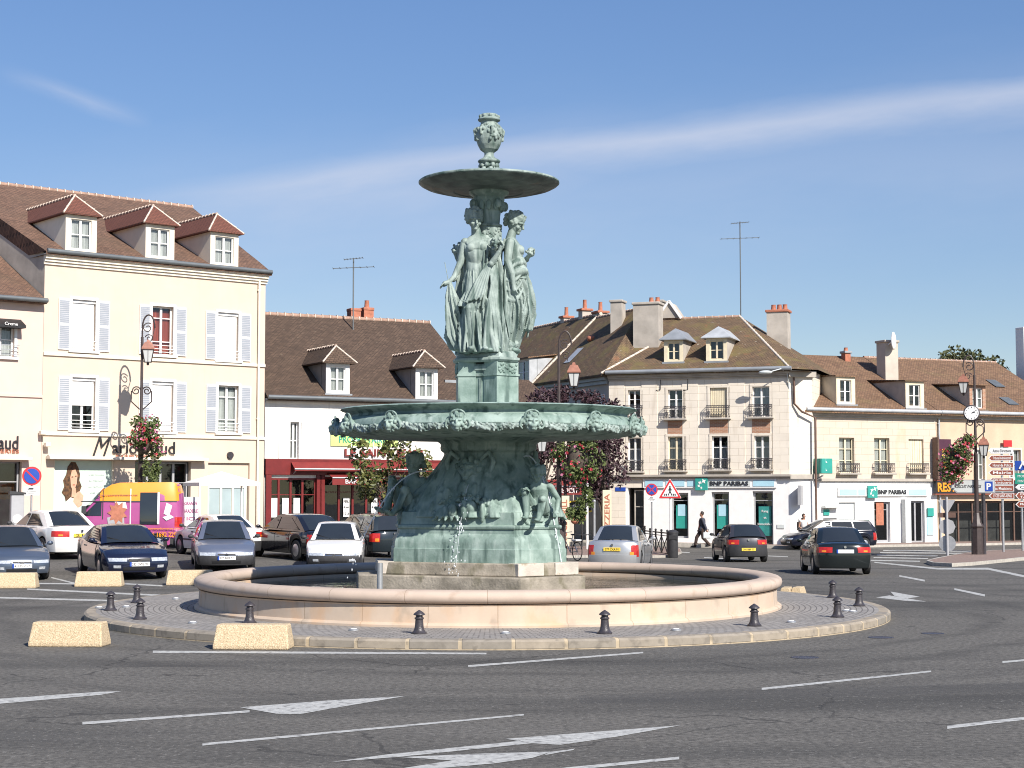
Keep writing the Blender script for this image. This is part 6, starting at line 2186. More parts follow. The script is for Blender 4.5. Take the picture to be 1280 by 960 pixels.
# ------------------------------------------------------------------ cars
def sgn(x): return -1.0 if x < 0 else 1.0
class Car:
    def __init__(s, L, W, H, top, wb, fo, glass, belt, side, wr=.31, sill=.22, van=False):
        s.L, s.W, s.H, s.top_, s.belt, s.wr, s.sill, s.glass, s.side, s.van = L, W, H, top, belt, wr, sill, glass, side, van
        s.wx = (L / 2 - fo, L / 2 - fo - wb)
        s.hw = W / 2
    def top(s, x):
        t = s.top_
        if x >= t[0][0]: return t[0][1]
        for (a, za), (b_, zb) in zip(t, t[1:]):
            if x >= b_:
                k = (a - x) / (a - b_)
                return za + (zb - za) * k
        return t[-1][1]
    def zb(s, x, arch):
        z = s.sill + .05 * abs(2 * x / s.L) ** 8
        if arch:
            r = s.wr + .055
            for w in s.wx:
                if abs(x - w) < r:
                    z = max(z, s.wr + math.sqrt(r * r - (x - w) ** 2))
        return z
    def D(s, x, y, t, arch=None):
        q = y / s.hw
        a = max(-1.05, min(1.05, 2 * x / s.L))
        if arch is None: arch = abs(q) > .985
        zt = s.top(x); zb = s.zb(x, arch)
        z = zb + t * (zt - zb) - .055 * max(0, t) ** 5 * abs(q) ** 4
        bul = .05 * ((t - .5) / .5) ** 2
        yy_ = y * (1 - .13 * abs(a) ** 5) * (1 - bul) * (1 - (.16 * max(0, t) ** 3 if s.van else 0))
        xx = x - sgn(x) * abs(a) ** 6 * (.17 * abs(q) ** 3 + .045 * (2 * t - 1) ** 2)
        return (xx, yy_, z)
    def box(s, x0, x1, y0, y1, z0, z1, n=6):
        """a small part bent with the body"""
        m = MB()
        def f(i, j, k):
            x = x0 + (x1 - x0) * i; y = y0 + (y1 - y0) * j; z = z0 + (z1 - z0) * k
            zb = s.sill; zt = s.top(max(-s.L / 2, min(s.L / 2, x)))
            X, Y, Z = s.D(x, y, (z - zb) / (zt - zb), False)
            return (X, Y, z if (z - zb) / (zt - zb) < 1 else Z)
        for fixed in range(3):
            for val in (0, 1):
                g = []
                for a in range(n + 1):
                    for b_ in range(n + 1):
                        c = [a / n, b_ / n]; c.insert(fixed, val)
                        g.append(f(*c))
                m.add(g, [(a * (n + 1) + b_, (a + 1) * (n + 1) + b_, (a + 1) * (n + 1) + b_ + 1, a * (n + 1) + b_ + 1) for a in range(n) for b_ in range(n)])
        return m
    def body(s):
        m = MB()
        xs_ = sorted(set([round(-s.L / 2 + s.L * i / 44, 3) for i in range(45)] + [round(w + d * (s.wr + .055) / 8, 3) for w in s.wx for d in range(-8, 9)] + [round(x, 3) for x, z in s.top_ if abs(x) <= s.L / 2]))
        nt = 8
        for sy in (-1, 1):
            g = [s.D(x, sy * s.hw, t / nt) for x in xs_ for t in range(nt + 1)]
            m.add(g, [(i * (nt + 1) + j, (i + 1) * (nt + 1) + j, (i + 1) * (nt + 1) + j + 1, i * (nt + 1) + j + 1) for i in range(len(xs_) - 1) for j in range(nt)])
        ny = 14
        g = [s.D(x, s.hw * (2 * j / ny - 1), 1.0) for x in xs_ for j in range(ny + 1)]
        m.add(g, [(i * (ny + 1) + j, (i + 1) * (ny + 1) + j, (i + 1) * (ny + 1) + j + 1, i * (ny + 1) + j + 1) for i in range(len(xs_) - 1) for j in range(ny)])
        for x in (-s.L / 2, s.L / 2):
            g = [s.D(x, s.hw * (2 * j / ny - 1), t / nt) for j in range(ny + 1) for t in range(nt + 1)]
            m.add(g, [(j * (nt + 1) + t, (j + 1) * (nt + 1) + t, (j + 1) * (nt + 1) + t + 1, j * (nt + 1) + t + 1) for j in range(ny) for t in range(nt)])
        return m
    def patch(s, x0, x1, t0, t1, sy, off=.006):
        m = MB()
        n, k = 8, 6
        g = []
        for i in range(n + 1):
            for j in range(k + 1):
                x, y, z = s.D(x0 + (x1 - x0) * i / n, sy * s.hw, t0 + (t1 - t0) * j / k)
                g.append((x, y + sy * off, z))
        m.add(g, [(i * (k + 1) + j, (i + 1) * (k + 1) + j, (i + 1) * (k + 1) + j + 1, i * (k + 1) + j + 1) for i in range(n) for j in range(k)])
        return m

def wheel(parent, x, y, r, w, sy, rimm='alloy', spokes=7):
    m = MB()
    m.lathe([(r * .62, -w / 2), (r * .92, -w / 2), (r, -w * .36), (r, w * .36), (r * .92, w / 2), (r * .62, w / 2)], 28, close=False)
    m.v = [(a, c * sy, b_) for a, b_, c in m.v]
    o = m.build('wheel', M['rubber'], parent, smooth=35)
    o.location = (x, y, r)
    m = MB()
    m.lathe([(.02, w * .40), (r * .2, w * .42), (r * .24, w * .34), (r * .3, w * .25), (r * .60, w * .25), (r * .66, w * .47), (r * .62, w * .49)], 28)
    m.v = [(a, c * sy, b_) for a, b_, c in m.v]
    for i in range(spokes):
        a = i * 2 * pi / spokes
        p = Vector((cos(a), 0, sin(a)))
        m.bar(p * r * .15 + Vector((0, sy * w * .40, 0)), p * r * .63 + Vector((0, sy * w * .38, 0)), r * .13, .03, up=(0, 1, 0))
    m.build('rim', M[rimm], o, smooth=35)
    return o

def plate(parent, x, z, txt, sx, yellow=False, w=.52, h=.11):
    m = MB()
    m.box(x - .008, x + .008, -w / 2, w / 2, z - h / 2, z + h / 2)
    o = m.build('number_plate', M['yellow' if yellow else 'white'], parent, bevel=.005)
    if not yellow:
        m = MB(); m.box(x - .011, x + .011, *((-w / 2, -w / 2 + .05) if sx > 0 else (w / 2 - .05, w / 2)), z - h / 2, z + h / 2); m.build('blue_strip', M['blue'], o)
    if txt:
        text(txt, 'lettering', M['blackletter'], o, (x + sx * .012, 0, z), h * .62, w * .78, rot=(pi / 2, 0, pi / 2 if sx > 0 else -pi / 2), ext=.001, bold=.01)
    return o

def poly_off(pts, off):
    """flat polygon pushed out along its normal"""
    a, b_, c = Vector(pts[0]), Vector(pts[1]), Vector(pts[2])
    n_ = (b_ - a).cross(c - a).normalized()
    return [tuple(Vector(p) + n_ * off) for p in pts]

def car(label, px, py, phi, spec, pm, plate_f=None, plate_r=None, scale=1.0, group='cars round the square', name='car', bumper=None, yellow_rear=True, rimm='alloy', anchor=0.0, trim='plastic', lamps='std', chrome_grille=True, trim_strip=True):
    """px,py: pixel of the point on the ground under the car at x = anchor * L/2"""
    s = spec
    p = gpt(px, py)
    d = Vector((cos(phi), sin(phi), 0))
    loc = p - d * (anchor * s.L / 2 * scale)
    o = empty(name, (loc.x, loc.y, gz(loc.x, loc.y)), phi, label, 'car' if name != 'van' else 'van', group)
    # follow the slope of the square
    e = 1.2
    fr_, bk = gz(loc.x + d.x * e, loc.y + d.y * e), gz(loc.x - d.x * e, loc.y - d.y * e)
    o.rotation_euler = (0, -math.atan2(fr_ - bk, 2 * e), phi)
    o.scale = (scale,) * 3
    L, W, H, hw = s.L, s.W, s.H, s.hw
    s.body().build('body', pm, o, smooth=38, weld=True)
    # dark underside
    m = MB(); m.box(-L / 2 + .25, L / 2 - .25, -hw + .2, hw - .2, .19, .62); m.build('underbody', M['black'], o)
    for i, x in enumerate(s.wx):
        for sy in (-1, 1):
            wheel(o, x, sy * (hw - .115), s.wr, .19, sy, rimm)
    g = s.glass
    tr = trim
    if not s.van:
        xa, za, xb, xc, xd, zd = g
        wbm, wtm = hw - .07, hw - .29
        zt = H - .03
        m = MB()
        V = {}
        def vt(k, p_): V[k] = p_
        base = [(xa, .93, za), (xa - (xa - xb) * .35, 1.0, s.belt), (xb, 1.0, s.belt), (xc, 1.0, s.belt + .01), (xd, .93, zd)]
        nS = 12
        # side profile rings across the width: windscreen foot, roof front, roof rear, rear glass foot with a gentle crown
        prof = [(xa, za, 1.0, 0)]
        for i in range(1, 5): prof.append((xa + (xb - xa) * i / 5, za + (zt - za) * (i / 5) ** .93, None, 0))
        prof += [(xb, zt, 0, 0), (xb - (xb - xc) * .35, zt + .028, 0, 0), (xb - (xb - xc) * .7, zt + .022, 0, 0), (xc, zt - .01, 0, 0)]
        for i in range(1, 5): prof.append((xc + (xd - xc) * i / 5, (zt - .01) + (zd - zt + .01) * (i / 5) ** 1.08, None, 0))
        prof.append((xd, zd, 1.0, 0))
        def halfw(x, z):
            k = max(0, min(1, (z - s.belt) / (zt - s.belt)))
            w = wbm + (wtm - wbm) * k
            if z < s.belt: w = wbm
            if x > xb: w *= 1 - .05 * (x - xb) / (xa - xb)
            if x < xc: w *= 1 - .06 * (xc - x) / max(.01, (xc - xd))
            return w
        g_ = []
        for x, z, _, _ in prof:
            w = halfw(x, z)
            for j in range(nS + 1):
                q = 2 * j / nS - 1
                g_.append((x + (.06 * (1 - q * q) if x > xb - .01 else (-.05 * (1 - q * q) if x < xc + .01 else 0)) - 0, w * q, z - .028 * abs(q) ** 6 + .012 * (1 - q * q)))
        m.add(g_, [(i * (nS + 1) + j, (i + 1) * (nS + 1) + j, (i + 1) * (nS + 1) + j + 1, i * (nS + 1) + j + 1) for i in range(len(prof) - 1) for j in range(nS)])
        for sy in (0, 1):
            topl = [i * (nS + 1) + (nS if sy else 0) for i in range(len(prof))]
            tp = [g_[i] for i in topl]
            bt = [(x, (wbm if sy else -wbm) * (1 - .05 * max(0, (x - xb) / (xa - xb)) - .06 * max(0, (xc - x) / max(.01, xc - xd))), min(z, s.belt - .02)) for x, y, z in tp]
            n_ = len(tp)
            m.add(tp + bt, [(i, i + 1, n_ + i + 1, n_ + i) for i in range(n_ - 1)])
        m.build('cabin', pm, o, smooth=42, weld=True)
        def pane(pts, name, mm='carglass'):
            m = MB(); m.quad(*pts); return m.build(name, M[mm], o, fix=False)
        # windscreens follow the crowned strips
        def strip(i0, i1, qm, name, off):
            m = MB(); gg = []
            rows = []
            for i in range(i0, i1 + 1):
                x, z, _, _ = prof[i]
                w = halfw(x, z)
                for j in range(nS + 1):
                    q = (2 * j / nS - 1)
                    xx = x + (.06 * (1 - q * q) if x > xb - .01 else -.05 * (1 - q * q))
                    gg.append((xx + off, w * q * qm, z - .028 * abs(q) ** 6 + .012 * (1 - q * q) + .010))
            m.add(gg, [(i * (nS + 1) + j, (i + 1) * (nS + 1) + j, (i + 1) * (nS + 1) + j + 1, i * (nS + 1) + j + 1) for i in range(i1 - i0) for j in range(nS)])
            return m.build(name, M['carglass'], o, smooth=60, fix=False)
        ws = strip(0, 5, .90, 'windscreen', .008)
        rw = strip(8, len(prof) - 1, .88, 'rear_window', -.008)
        # wipers, mirror behind the glass
        m = MB()
        for yw in (-.15, .3):
            m.bar((xa + .05, yw, za + .02), (xa - (xa - xb) * .28 + .05, yw - .42, za + (zt - za) * .28 + .03), .018)
        m.build('wiper', M['black'], o)
        for sy in (-1, 1):
            def sp_pt(x, t):
                z = s.belt + .03 + (zt - .05 - s.belt - .03) * t
                k = (z - s.belt) / (zt - s.belt)
                w = wbm + (wtm - wbm) * k
                w *= 1 - .05 * max(0, (x - xb) / (xa - xb)) - .06 * max(0, (xc - x) / max(.01, xc - xd))
                return (x, sy * (w + .010), z)
            Ap = lambda t: xa + (xb - xa) * ((s.belt - za) / (zt - za) + t * (1 - (s.belt - za) / (zt - za)))
            Cp = lambda t: xd + (xc - xd) * ((s.belt - zd) / (zt - zd) + t * (1 - (s.belt - zd) / (zt - zd)))
            for a0, a1, b0, b1 in s.side:
                xf = lambda v, t: v if not isinstance(v, str) else (Ap(t) - float(v[1:]) if v[0] == 'A' else Cp(t) + float(v[1:]))
                m = MB()
                n_ = 5
                gg = []
                for i in range(n_ + 1):
                    t = .02 + .93 * i / n_
                    x0 = xf(a0, t) if isinstance(a0, str) else a0 + (a1 - a0) * t
                    x1 = xf(b0, t) if isinstance(b0, str) else b0 + (b1 - b0) * t
                    gg += [sp_pt(x0, t), sp_pt(x1, t)]
                m.add(gg, [(2 * i, 2 * i + 1, 2 * i + 3, 2 * i + 2) for i in range(n_)])
                m.build('side_window', M['carglass'], o, fix=False)
            # mirrors
            m = MB()
            bx = Ap(0) - .12
            m.ell((bx, sy * (hw + .09), s.belt + .07), (.05, .09, .06), 10, 8)
            m.bar((bx - .02, sy * (hw - .05), s.belt + .02), (bx, sy * (hw + .08), s.belt + .05), .05)
            m.build('door_mirror', M['plastic'] if bumper or pm.name == 'white_car_paint' else pm, o, smooth=60)
            # doors
            xw0, xw1 = s.wx
            cuts = [xw0 - s.wr - .10, s.side[0][2] if not isinstance(s.side[0][2], str) else (xw0 + xw1) / 2 - .1, xw1 + s.wr + .10]
            if len(s.side) < 2: cuts = [cuts[0], max(cuts[1], xw1 + s.wr + .12)]
            for xa_, xb_ in zip(cuts, cuts[1:]):
                dr = s.patch(xb_ + .012, xa_ - .012, .10, .965, sy, .008).build('door', pm, o, smooth=60)
                m = MB()
                hx = xb_ + .16
                Y = abs(s.D(hx, hw, .84)[1]) + .02
                m.box(hx - .08, hx + .08, sy * Y - .018, sy * Y + .018, s.belt - .15, s.belt - .115)
                m.build('handle', M[tr] if tr == 'plastic' else pm, dr, bevel=.008)
            if trim_strip:
                Y = s.hw
                m = s.patch(xw1 + s.wr + .1, xw0 - s.wr - .1, .40, .47, sy, .022); m.build('side_moulding', M['plastic'], o, smooth=60)
    else:
        pass
    bm_ = M[bumper] if bumper else pm
    zf = s.top(L / 2)
    s.box(L / 2 - .42, L / 2 + .035, -hw * 1.0, hw * 1.0, s.sill + .0, .50, 10).build('bumper', bm_, o, smooth=50)
    s.box(-L / 2 - .035, -L / 2 + .42, -hw * 1.0, hw * 1.0, s.sill + .0, .54, 10).build('bumper', bm_, o, smooth=50)
    # dark slot under the front bumper, grille
    s.box(L / 2 - .1, L / 2 + .042, -hw * .55, hw * .55, .27, .35).build('air_intake', M['black'], o)
    gr = s.box(L / 2 - .1, L / 2 + .018, -hw * .36, hw * .36, zf - .16, zf - .045); gr.build('grille', M['chrome' if chrome_grille else 'black'], o, smooth=50)
    for q in (0, 1):
        s.box(L / 2 - .1, L / 2 + .023, -hw * .34, hw * .34, zf - .15 + q * .05, zf - .112 + q * .05).build('grille_slot', M['black'], o)
    for sy in (-1, 1):
        y0, y1 = sorted((sy * hw * .42, sy * hw * .985))
        s.box(L / 2 - .26, L / 2 + .016, y0, y1, zf - .15, zf - .03).build('headlight', M['headlamp'], o, smooth=50)
        if lamps != 'none':
            y0, y1 = sorted((sy * hw * .62, sy * hw * .85))
            s.box(L / 2 - .1, L / 2 + .045, y0, y1, .33, .40).build('fog_light', M['headlamp'], o, smooth=50)
    zr = s.top(-L / 2) if not s.van else 1.32
    for sy in (-1, 1):
        if lamps == 'tall':
            y0, y1 = sorted((sy * hw * .80, sy * hw * 1.004)); z0_, z1_ = zr - .42, zr - .06
        elif lamps == 'corner':
            y0, y1 = sorted((sy * hw * .70, sy * hw * 1.004)); z0_, z1_ = zr - .34, zr - .05
        else:
            y0, y1 = sorted((sy * hw * .50, sy * hw * 1.004)); z0_, z1_ = zr - .23, zr - .06
        s.box(-L / 2 - .016, -L / 2 + .24, y0, y1, z0_, z1_).build('tail_light', M['redlamp'], o, smooth=50)
        s.box(-L / 2 - .019, -L / 2 + .05, *sorted((sy * hw * .74, sy * hw * .90)), z0_ + .02, z0_ + (z1_ - z0_) * .42).build('reverse_light', M['orangelamp'], o, smooth=50)
    m = MB(); m.tube([(L / 2 + .028 - .045, 0, zf - .10)] * 1 + [(L / 2 + .033, 0, zf - .10)], .05, 14); m.build('badge', M['chrome'], o, smooth=40)
    m = MB(); m.tube([(-L / 2 + .0, 0, zr - .06), (-L / 2 - .02, 0, zr - .06)], .04, 14); m.build('badge', M['chrome'], o, smooth=40)
    if plate_f: plate(o, L / 2 + .042, .43, plate_f, 1, False)
    if plate_r: plate(o, -L / 2 - (.030 if plate_r[0] != '^' else .022), (.47 if plate_r[0] != '^' else zr - .19), plate_r.lstrip('^'), -1, yellow_rear)
    return o

def sedan(L=4.55, W=1.76, H=1.41, **k):
    t = [(L / 2, .62), (L / 2 - .08, .69), (L / 2 - .5, .81), (L / 2 - 1.28, .93), (0, .93), (-L / 2 + 1.0, .97), (-L / 2 + .25, .985), (-L / 2 + .05, .95), (-L / 2, .90)]
    c = dict(top=t, wb=.59 * L, fo=.20 * L, belt=.93, wr=.31,
             glass=(L / 2 - 1.22, .93, L / 2 - 1.95, -L / 2 + 1.45, -L / 2 + .78, .975),
             side=[('A.10', 0, .05, .05), (-.02, -.02, 'C.34', 0)])
    c.update(k)
    return Car(L, W, H, **c)
def hatch(L=3.9, W=1.68, H=1.40, **k):
    t = [(L / 2, .61), (L / 2 - .08, .68), (L / 2 - .5, .80), (L / 2 - 1.05, .92), (0, .92), (-L / 2 + .4, .94), (-L / 2 + .10, .93), (-L / 2, .88)]
    c = dict(top=t, wb=.625 * L, fo=.20 * L, belt=.92, wr=.29,
             glass=(L / 2 - 1.02, .92, L / 2 - 1.72, -L / 2 + .62, -L / 2 + .12, .93),
             side=[('A.10', 0, -.20, -.20), (-.27, -.27, 'C.14', 0)])
    c.update(k)
    return Car(L, W, H, **c)
P_ = {n: paint(n, c, mt, r) for n, c, mt, r in (
    ('blue_grey_paint', (.095, .12, .165), .4, .3), ('navy_paint', (.012, .016, .04), .2, .2), ('silver_blue_paint', (.20, .225, .29), .5, .32), ('white_car_paint', (.72, .71, .69), 0, .3),
    ('black_car_paint', (.010, .010, .014), .1, .2), ('dark_green_blue_paint', (.018, .028, .036), .3, .25), ('silver_paint', (.46, .47, .48), .5, .3), ('grey_car_paint', (.045, .045, .052), .3, .35),
    ('black_green_paint', (.012, .017, .018), .2, .2), ('navy_estate_paint', (.008, .010, .022), .2, .2))}
car('blue-grey hatchback cut off by the left edge of the photo', 27, 727, R(-63), hatch(4.2, 1.75, 1.43), P_['blue_grey_paint'], '431 DGF 77', None, anchor=1)
car('navy coupe with chrome wheels parked behind a concrete block', 174, 725.5, R(-65), sedan(4.6, 1.78, 1.36, glass=(1.12, .93, .30, -.75, -1.72, .975), side=[('A.10', 0, -.60, -.50)]), P_['navy_paint'], '282 DWL 91', None, anchor=1, scale=1.06, chrome_grille=False, trim_strip=False)
car('silver blue saloon facing the camera left of the pool', 283, 716, R(-77), sedan(4.7, 1.80, 1.42), P_['silver_blue_paint'], '277 BJM 77', None, anchor=1, bumper='plastic', lamps='none')
car('white hatchback facing the camera behind the left side of the pool', 417, 716, R(-86), hatch(4.0, 1.69, 1.38), P_['white_car_paint'], None, None, anchor=1, bumper='plastic')
car('white saloon seen from behind in front of the poster window', 64, 695, R(128), sedan(4.55, 1.77, 1.41), P_['white_car_paint'], None, '^ 214', anchor=0, scale=1.1, lamps='std')
car('white older saloon with grey lower sides beside the van', 272, 693.5, R(125), sedan(4.5, 1.70, 1.38), P_['white_car_paint'], None, None, anchor=0, bumper='plastic')
car('black saloon with alloy wheels in front of the red restaurant', 374, 697, R(126), sedan(4.7, 1.82, 1.46, glass=(1.15, .95, .35, -.95, -1.75, .98), belt=.95, wr=.33), P_['black_car_paint'], None, '^ 77', anchor=0, lamps='corner', trim_strip=False)
car('dark blue-green estate car seen from behind near the fountain base', 463, 693, R(117), hatch(4.35, 1.73, 1.43, side=[('A.10', 0, .1, .1), (.03, .03, -.95, -.9), (-1.03, -.98, 'C.14', 0)], glass=(1.15, .92, .45, -1.75, -2.05, .93)), P_['dark_green_blue_paint'], None, None, anchor=0, lamps='corner')
car('silver saloon seen from behind just beyond the pool', 765, 716, R(79), sedan(4.4, 1.70, 1.43), P_['silver_paint'], None, '^377 CXA 91', anchor=-1, lamps='tall', trim_strip=False)
car('small dark grey hatchback driving away by the bank', 936, 703, R(93), hatch(3.75, 1.6, 1.38), P_['grey_car_paint'], None, '396 BBP 77', anchor=-1, scale=1.06, lamps='std', bumper='grey_bumper' if 'grey_bumper' in M else 'plastic')
car('black saloon with a white rear plate driving right of the pool', 1057, 719, R(87), sedan(4.6, 1.78, 1.43), P_['black_green_paint'], None, '^ ', anchor=-1, yellow_rear=False, trim_strip=False)
car('navy estate car turning in front of the bank annexe', 1036, 686.5, R(190), hatch(4.65, 1.78, 1.45, side=[('A.10', 0, .15, .15), (.08, .08, -.98, -.92), (-1.06, -1.0, 'C.14', 0)], glass=(1.30, .92, .45, -1.9, -2.2, .93)), P_['navy_estate_paint'], None, None, anchor=0, lamps='tall', trim_strip=False)

# ------------------------------------------------------------------ the van
L, W = 4.5, 1.95
top = [(L / 2, .80), (L / 2 - .1, .95), (L / 2 - .85, 1.28), (L / 2 - .95, 1.34), (L / 2 - 1.75, 2.22), (L / 2 - 2.0, 2.38), (L / 2 - 2.3, 2.45), (-L / 2 + .4, 2.47), (-L / 2 + .12, 2.42), (-L / 2, 2.1)]
vs_ = Car(L, W, 2.47, top, 2.8, .8, None, 1.35, [], wr=.33, sill=.28, van=True)
van = car('purple and orange van with slogans parked by the shops', 149, 691, R(190), vs_, M['magenta'], None, None, scale=1.0, group='cars round the square', name='van', trim='plastic', lamps='tall', bumper='plastic')
hw = W / 2
for ch_ in list(van.children):
    if ch_.name.startswith(('grille', 'badge', 'air_intake', 'fog')): pass
# orange roof: everything above the waist line
m = MB()
n_, ny = 30, 10
xs_ = [L / 2 - 1.62 - (L - 1.62 + .0) * i / n_ for i in range(n_ + 1)]
for sy in (-1, 1):
    g = []
    for x in xs_:
        for j in range(7):
            zb, zt = vs_.zb(x, False), vs_.top(x)
            z = 1.83 + (zt - 1.83) * j / 6
            X, Y, Z = vs_.D(x, sy * hw, (z - zb) / (zt - zb), False)
            g.append((X - (.012 if x <= -L / 2 + .001 else 0), Y + sy * .012, max(Z, z) + (.012 if j == 6 else 0)))
    m.add(g, [(i * 7 + j, (i + 1) * 7 + j, (i + 1) * 7 + j + 1, i * 7 + j + 1) for i in range(n_) for j in range(6)])
g = []
for x in xs_:
    for j in range(ny + 1):
        X, Y, Z = vs_.D(x, hw * (2 * j / ny - 1), 1.0, False)
        g.append((X, Y * 1.013, Z + .012))
m.add(g, [(i * (ny + 1) + j, (i + 1) * (ny + 1) + j, (i + 1) * (ny + 1) + j + 1, i * (ny + 1) + j + 1) for i in range(n_) for j in range(ny)])
m.build('roof', M['orange'], van, smooth=45, weld=True)
def vside(x, z, off=.016):
    """point on the van's left side (+y)"""
    zb, zt = vs_.zb(x, False), vs_.top(x)
    X, Y, Z = vs_.D(x, hw, (z - zb) / (zt - zb), False)
    return Vector((X, Y + off, z))
def vpatch(poly, name, mm, off, thick=True, parent=None):
    m = MB()
    P2 = [Vector((x * 1.03, z, 0)) for x, z in poly]
    c = sum(P2, Vector()) / len(P2)
    n_ = len(P2); K = 6
    vs, fs = [vside(c.x, c.y, off)], []
    for i in range(n_):
        a, b_ = P2[i], P2[(i + 1) % n_]
        base = len(vs)
        for r in range(1, K + 1):
            for q in range(K + 1):
                p = c.lerp(a.lerp(b_, q / K), r / K)
                vs.append(vside(p.x, p.y, off))
        fs += [(0, base + q, base + q + 1) for q in range(K)]
        fs += [(base + r * (K + 1) + q, base + (r + 1) * (K + 1) + q, base + (r + 1) * (K + 1) + q + 1, base + r * (K + 1) + q + 1) for r in range(K - 1) for q in range(K)]
    m.add(vs, fs)
    return m.build(name, M[mm], parent or van, fix=False)
vpatch([(.55, 1.32), (1.16, 1.32), (.72, 1.78), (.55, 1.78)], 'side_window', 'carglass', .018)
vpatch([(.49, 1.2), (.52, 1.2), (.52, 2.2), (.49, 2.2)], 'door_seam', 'plastic', .017)
vpatch([(-.42, .6), (-.385, .6), (-.385, 2.25), (-.42, 2.25)], 'sliding_door_seam', 'whiteletter', .026)
vpatch([(-1.30, 1.02), (-.72, 1.02), (-.72, 2.12), (-1.30, 2.12)], 'side_window', 'carglass', .03)
vpatch([(-1.37, 1.02), (-1.30, 1.02), (-1.30, 2.12), (-1.37, 2.12)], 'window_frame', 'whiteletter', .03)
vpatch([(-2.05, 1.79), (1.3, 1.79), (1.25, 1.825), (-2.05, 1.825)], 'waist_stripe', 'plastic', .022)
burst = []
for i in range(18):
    a = i * 2 * pi / 18
    r_ = .42 if i % 2 == 0 else .27
    burst.append((.02 + r_ * .8 * cos(a), 1.42 + r_ * sin(a)))
vpatch([(.30, .88), (-.22, .88), (-.20, 1.25), (.02, 1.33), (.36, 1.25)], 'printed_box', 'greysash', .024)
vpatch([(-.02, 1.45), (-.30, 1.55), (-.24, 1.78), (.12, 1.80)], 'printed_paper', 'whiteletter', .026)
vpatch(burst, 'printed_burst', 'terracotta', .028)
vpatch([(-1.52, 1.38), (-1.72, 1.30), (-1.84, 1.66), (-1.62, 1.76)], 'printed_laptop', 'whiteletter', .028)
vpatch([(-1.62, 1.14), (-1.92, 1.26), (-1.74, 1.36), (-1.48, 1.26)], 'printed_keyboard', 'signgrey', .029)
for q, (x, z, tx, hh, w, mm) in enumerate(((.02, 2.02, 'www.recoverydumatos.net', .09, 1.3, 'signbrown'), (-1.30, .86, 'www.recoverydumatos.net', .09, 1.5, 'orange'), (-1.55, .66, '06 1692 2292', .17, 1.0, 'orange'))):
    p = vside(x * 1.03, z, .034)
    lean = math.atan2(vside(x, z + .1).y - vside(x, z - .1).y, .2)
    text(tx, 'lettering', M[mm], van, tuple(p), hh, w * 1.03, rot=(pi / 2 + lean, 0, pi), ext=.002, bold=.015)
m = MB(); zc_ = 1.36
m.quad((L / 2 - .93, -hw * .80, 1.40), (L / 2 - .93, hw * .80, 1.40), (L / 2 - 1.72, hw * .74, 2.27), (L / 2 - 1.72, -hw * .74, 2.27))
m.build('windscreen', M['carglass'], van, fix=False)
for sy in (-1, 1):
    m = MB(); m.box(L / 2 - 1.18, L / 2 - 1.02, sy * hw + sy * .02 - .09, sy * hw + sy * .02 + .09, 1.36, 1.66); m.build('door_mirror', M['plastic'], van, bevel=.03)
m = MB(); m.lathe([(.05, .0), (.05, .02)], 14)
fc_ = m.build('fuel_cap', M['signgrey'], van); fc_.location = vside(-.2, 1.0, .02); fc_.rotation_euler = (pi / 2, 0, 0)
# ------------------------------------------------------------------ street lamps
M['leaf'] = mat('basket_leaf', (.07, .11, .028), rough=.7, var=.45, scale=9, col2=(.16, .20, .06))
M['petal_red'] = mat('red_petal', (.45, .04, .06), rough=.7, var=.25, scale=20)
M['petal_pink'] = mat('pink_petal', (.50, .16, .26), rough=.7, var=.25, scale=20)
M['leaf_green'] = mat('green_leaf', (.055, .085, .022), rough=.55, var=.5, scale=5, col2=(.19, .19, .055), spec=.4)
M['leaf_purple'] = mat('purple_leaf', (.032, .016, .022), rough=.6, var=.4, scale=5, col2=(.085, .04, .05))
M['leaf_far'] = mat('far_tree_leaf', (.05, .075, .025), rough=.8, var=.4, scale=.6, col2=(.13, .13, .055))
M['bark'] = mat('bark', (.09, .07, .055), rough=.9, var=.3, scale=9, bump=.5)
def leafcloud(clumps, n, size, rn, flat_=.55):
    """many folded leaf faces filling irregular clumps: (centre, radii, weight)"""
    m = MB()
    W_ = [c[2] for c in clumps]
    for _ in range(n):
        c, r, w = rn.choices(clumps, W_)[0]
        v = Vector((rn.gauss(0, 1), rn.gauss(0, 1), rn.gauss(0, 1))).normalized() * (rn.random() ** .45)
        p = Vector((c[0] + v.x * r[0], c[1] + v.y * r[1], c[2] + v.z * r[2]))
        d = Vector((rn.gauss(0, 1), rn.gauss(0, 1), rn.gauss(0, .8) - .2)).normalized()
        a = d.cross(Vector((rn.gauss(0, 1), rn.gauss(0, 1), rn.gauss(0, 1)))).normalized()
        s = size * rn.uniform(.6, 1.35)
        e = d.cross(a) * s * .18
        m.add([p - d * s * .5, p + a * s * flat_ * .5 + e, p + d * s * .5, p - a * s * flat_ * .5 + e], [(0, 1, 2), (0, 2, 3)])
    return m
def scroll(c, r, turns=1.4, sx=1, start=0.0, n=26):
    """flat iron spiral in x/z"""
    pts = []
    for i in range(n + 1):
        t = i / n
        a = start + turns * 2 * pi * t
        q = r * (1 - .72 * t)
        pts.append((c[0] + sx * q * cos(a), 0, c[2] + q * sin(a)))
    return pts
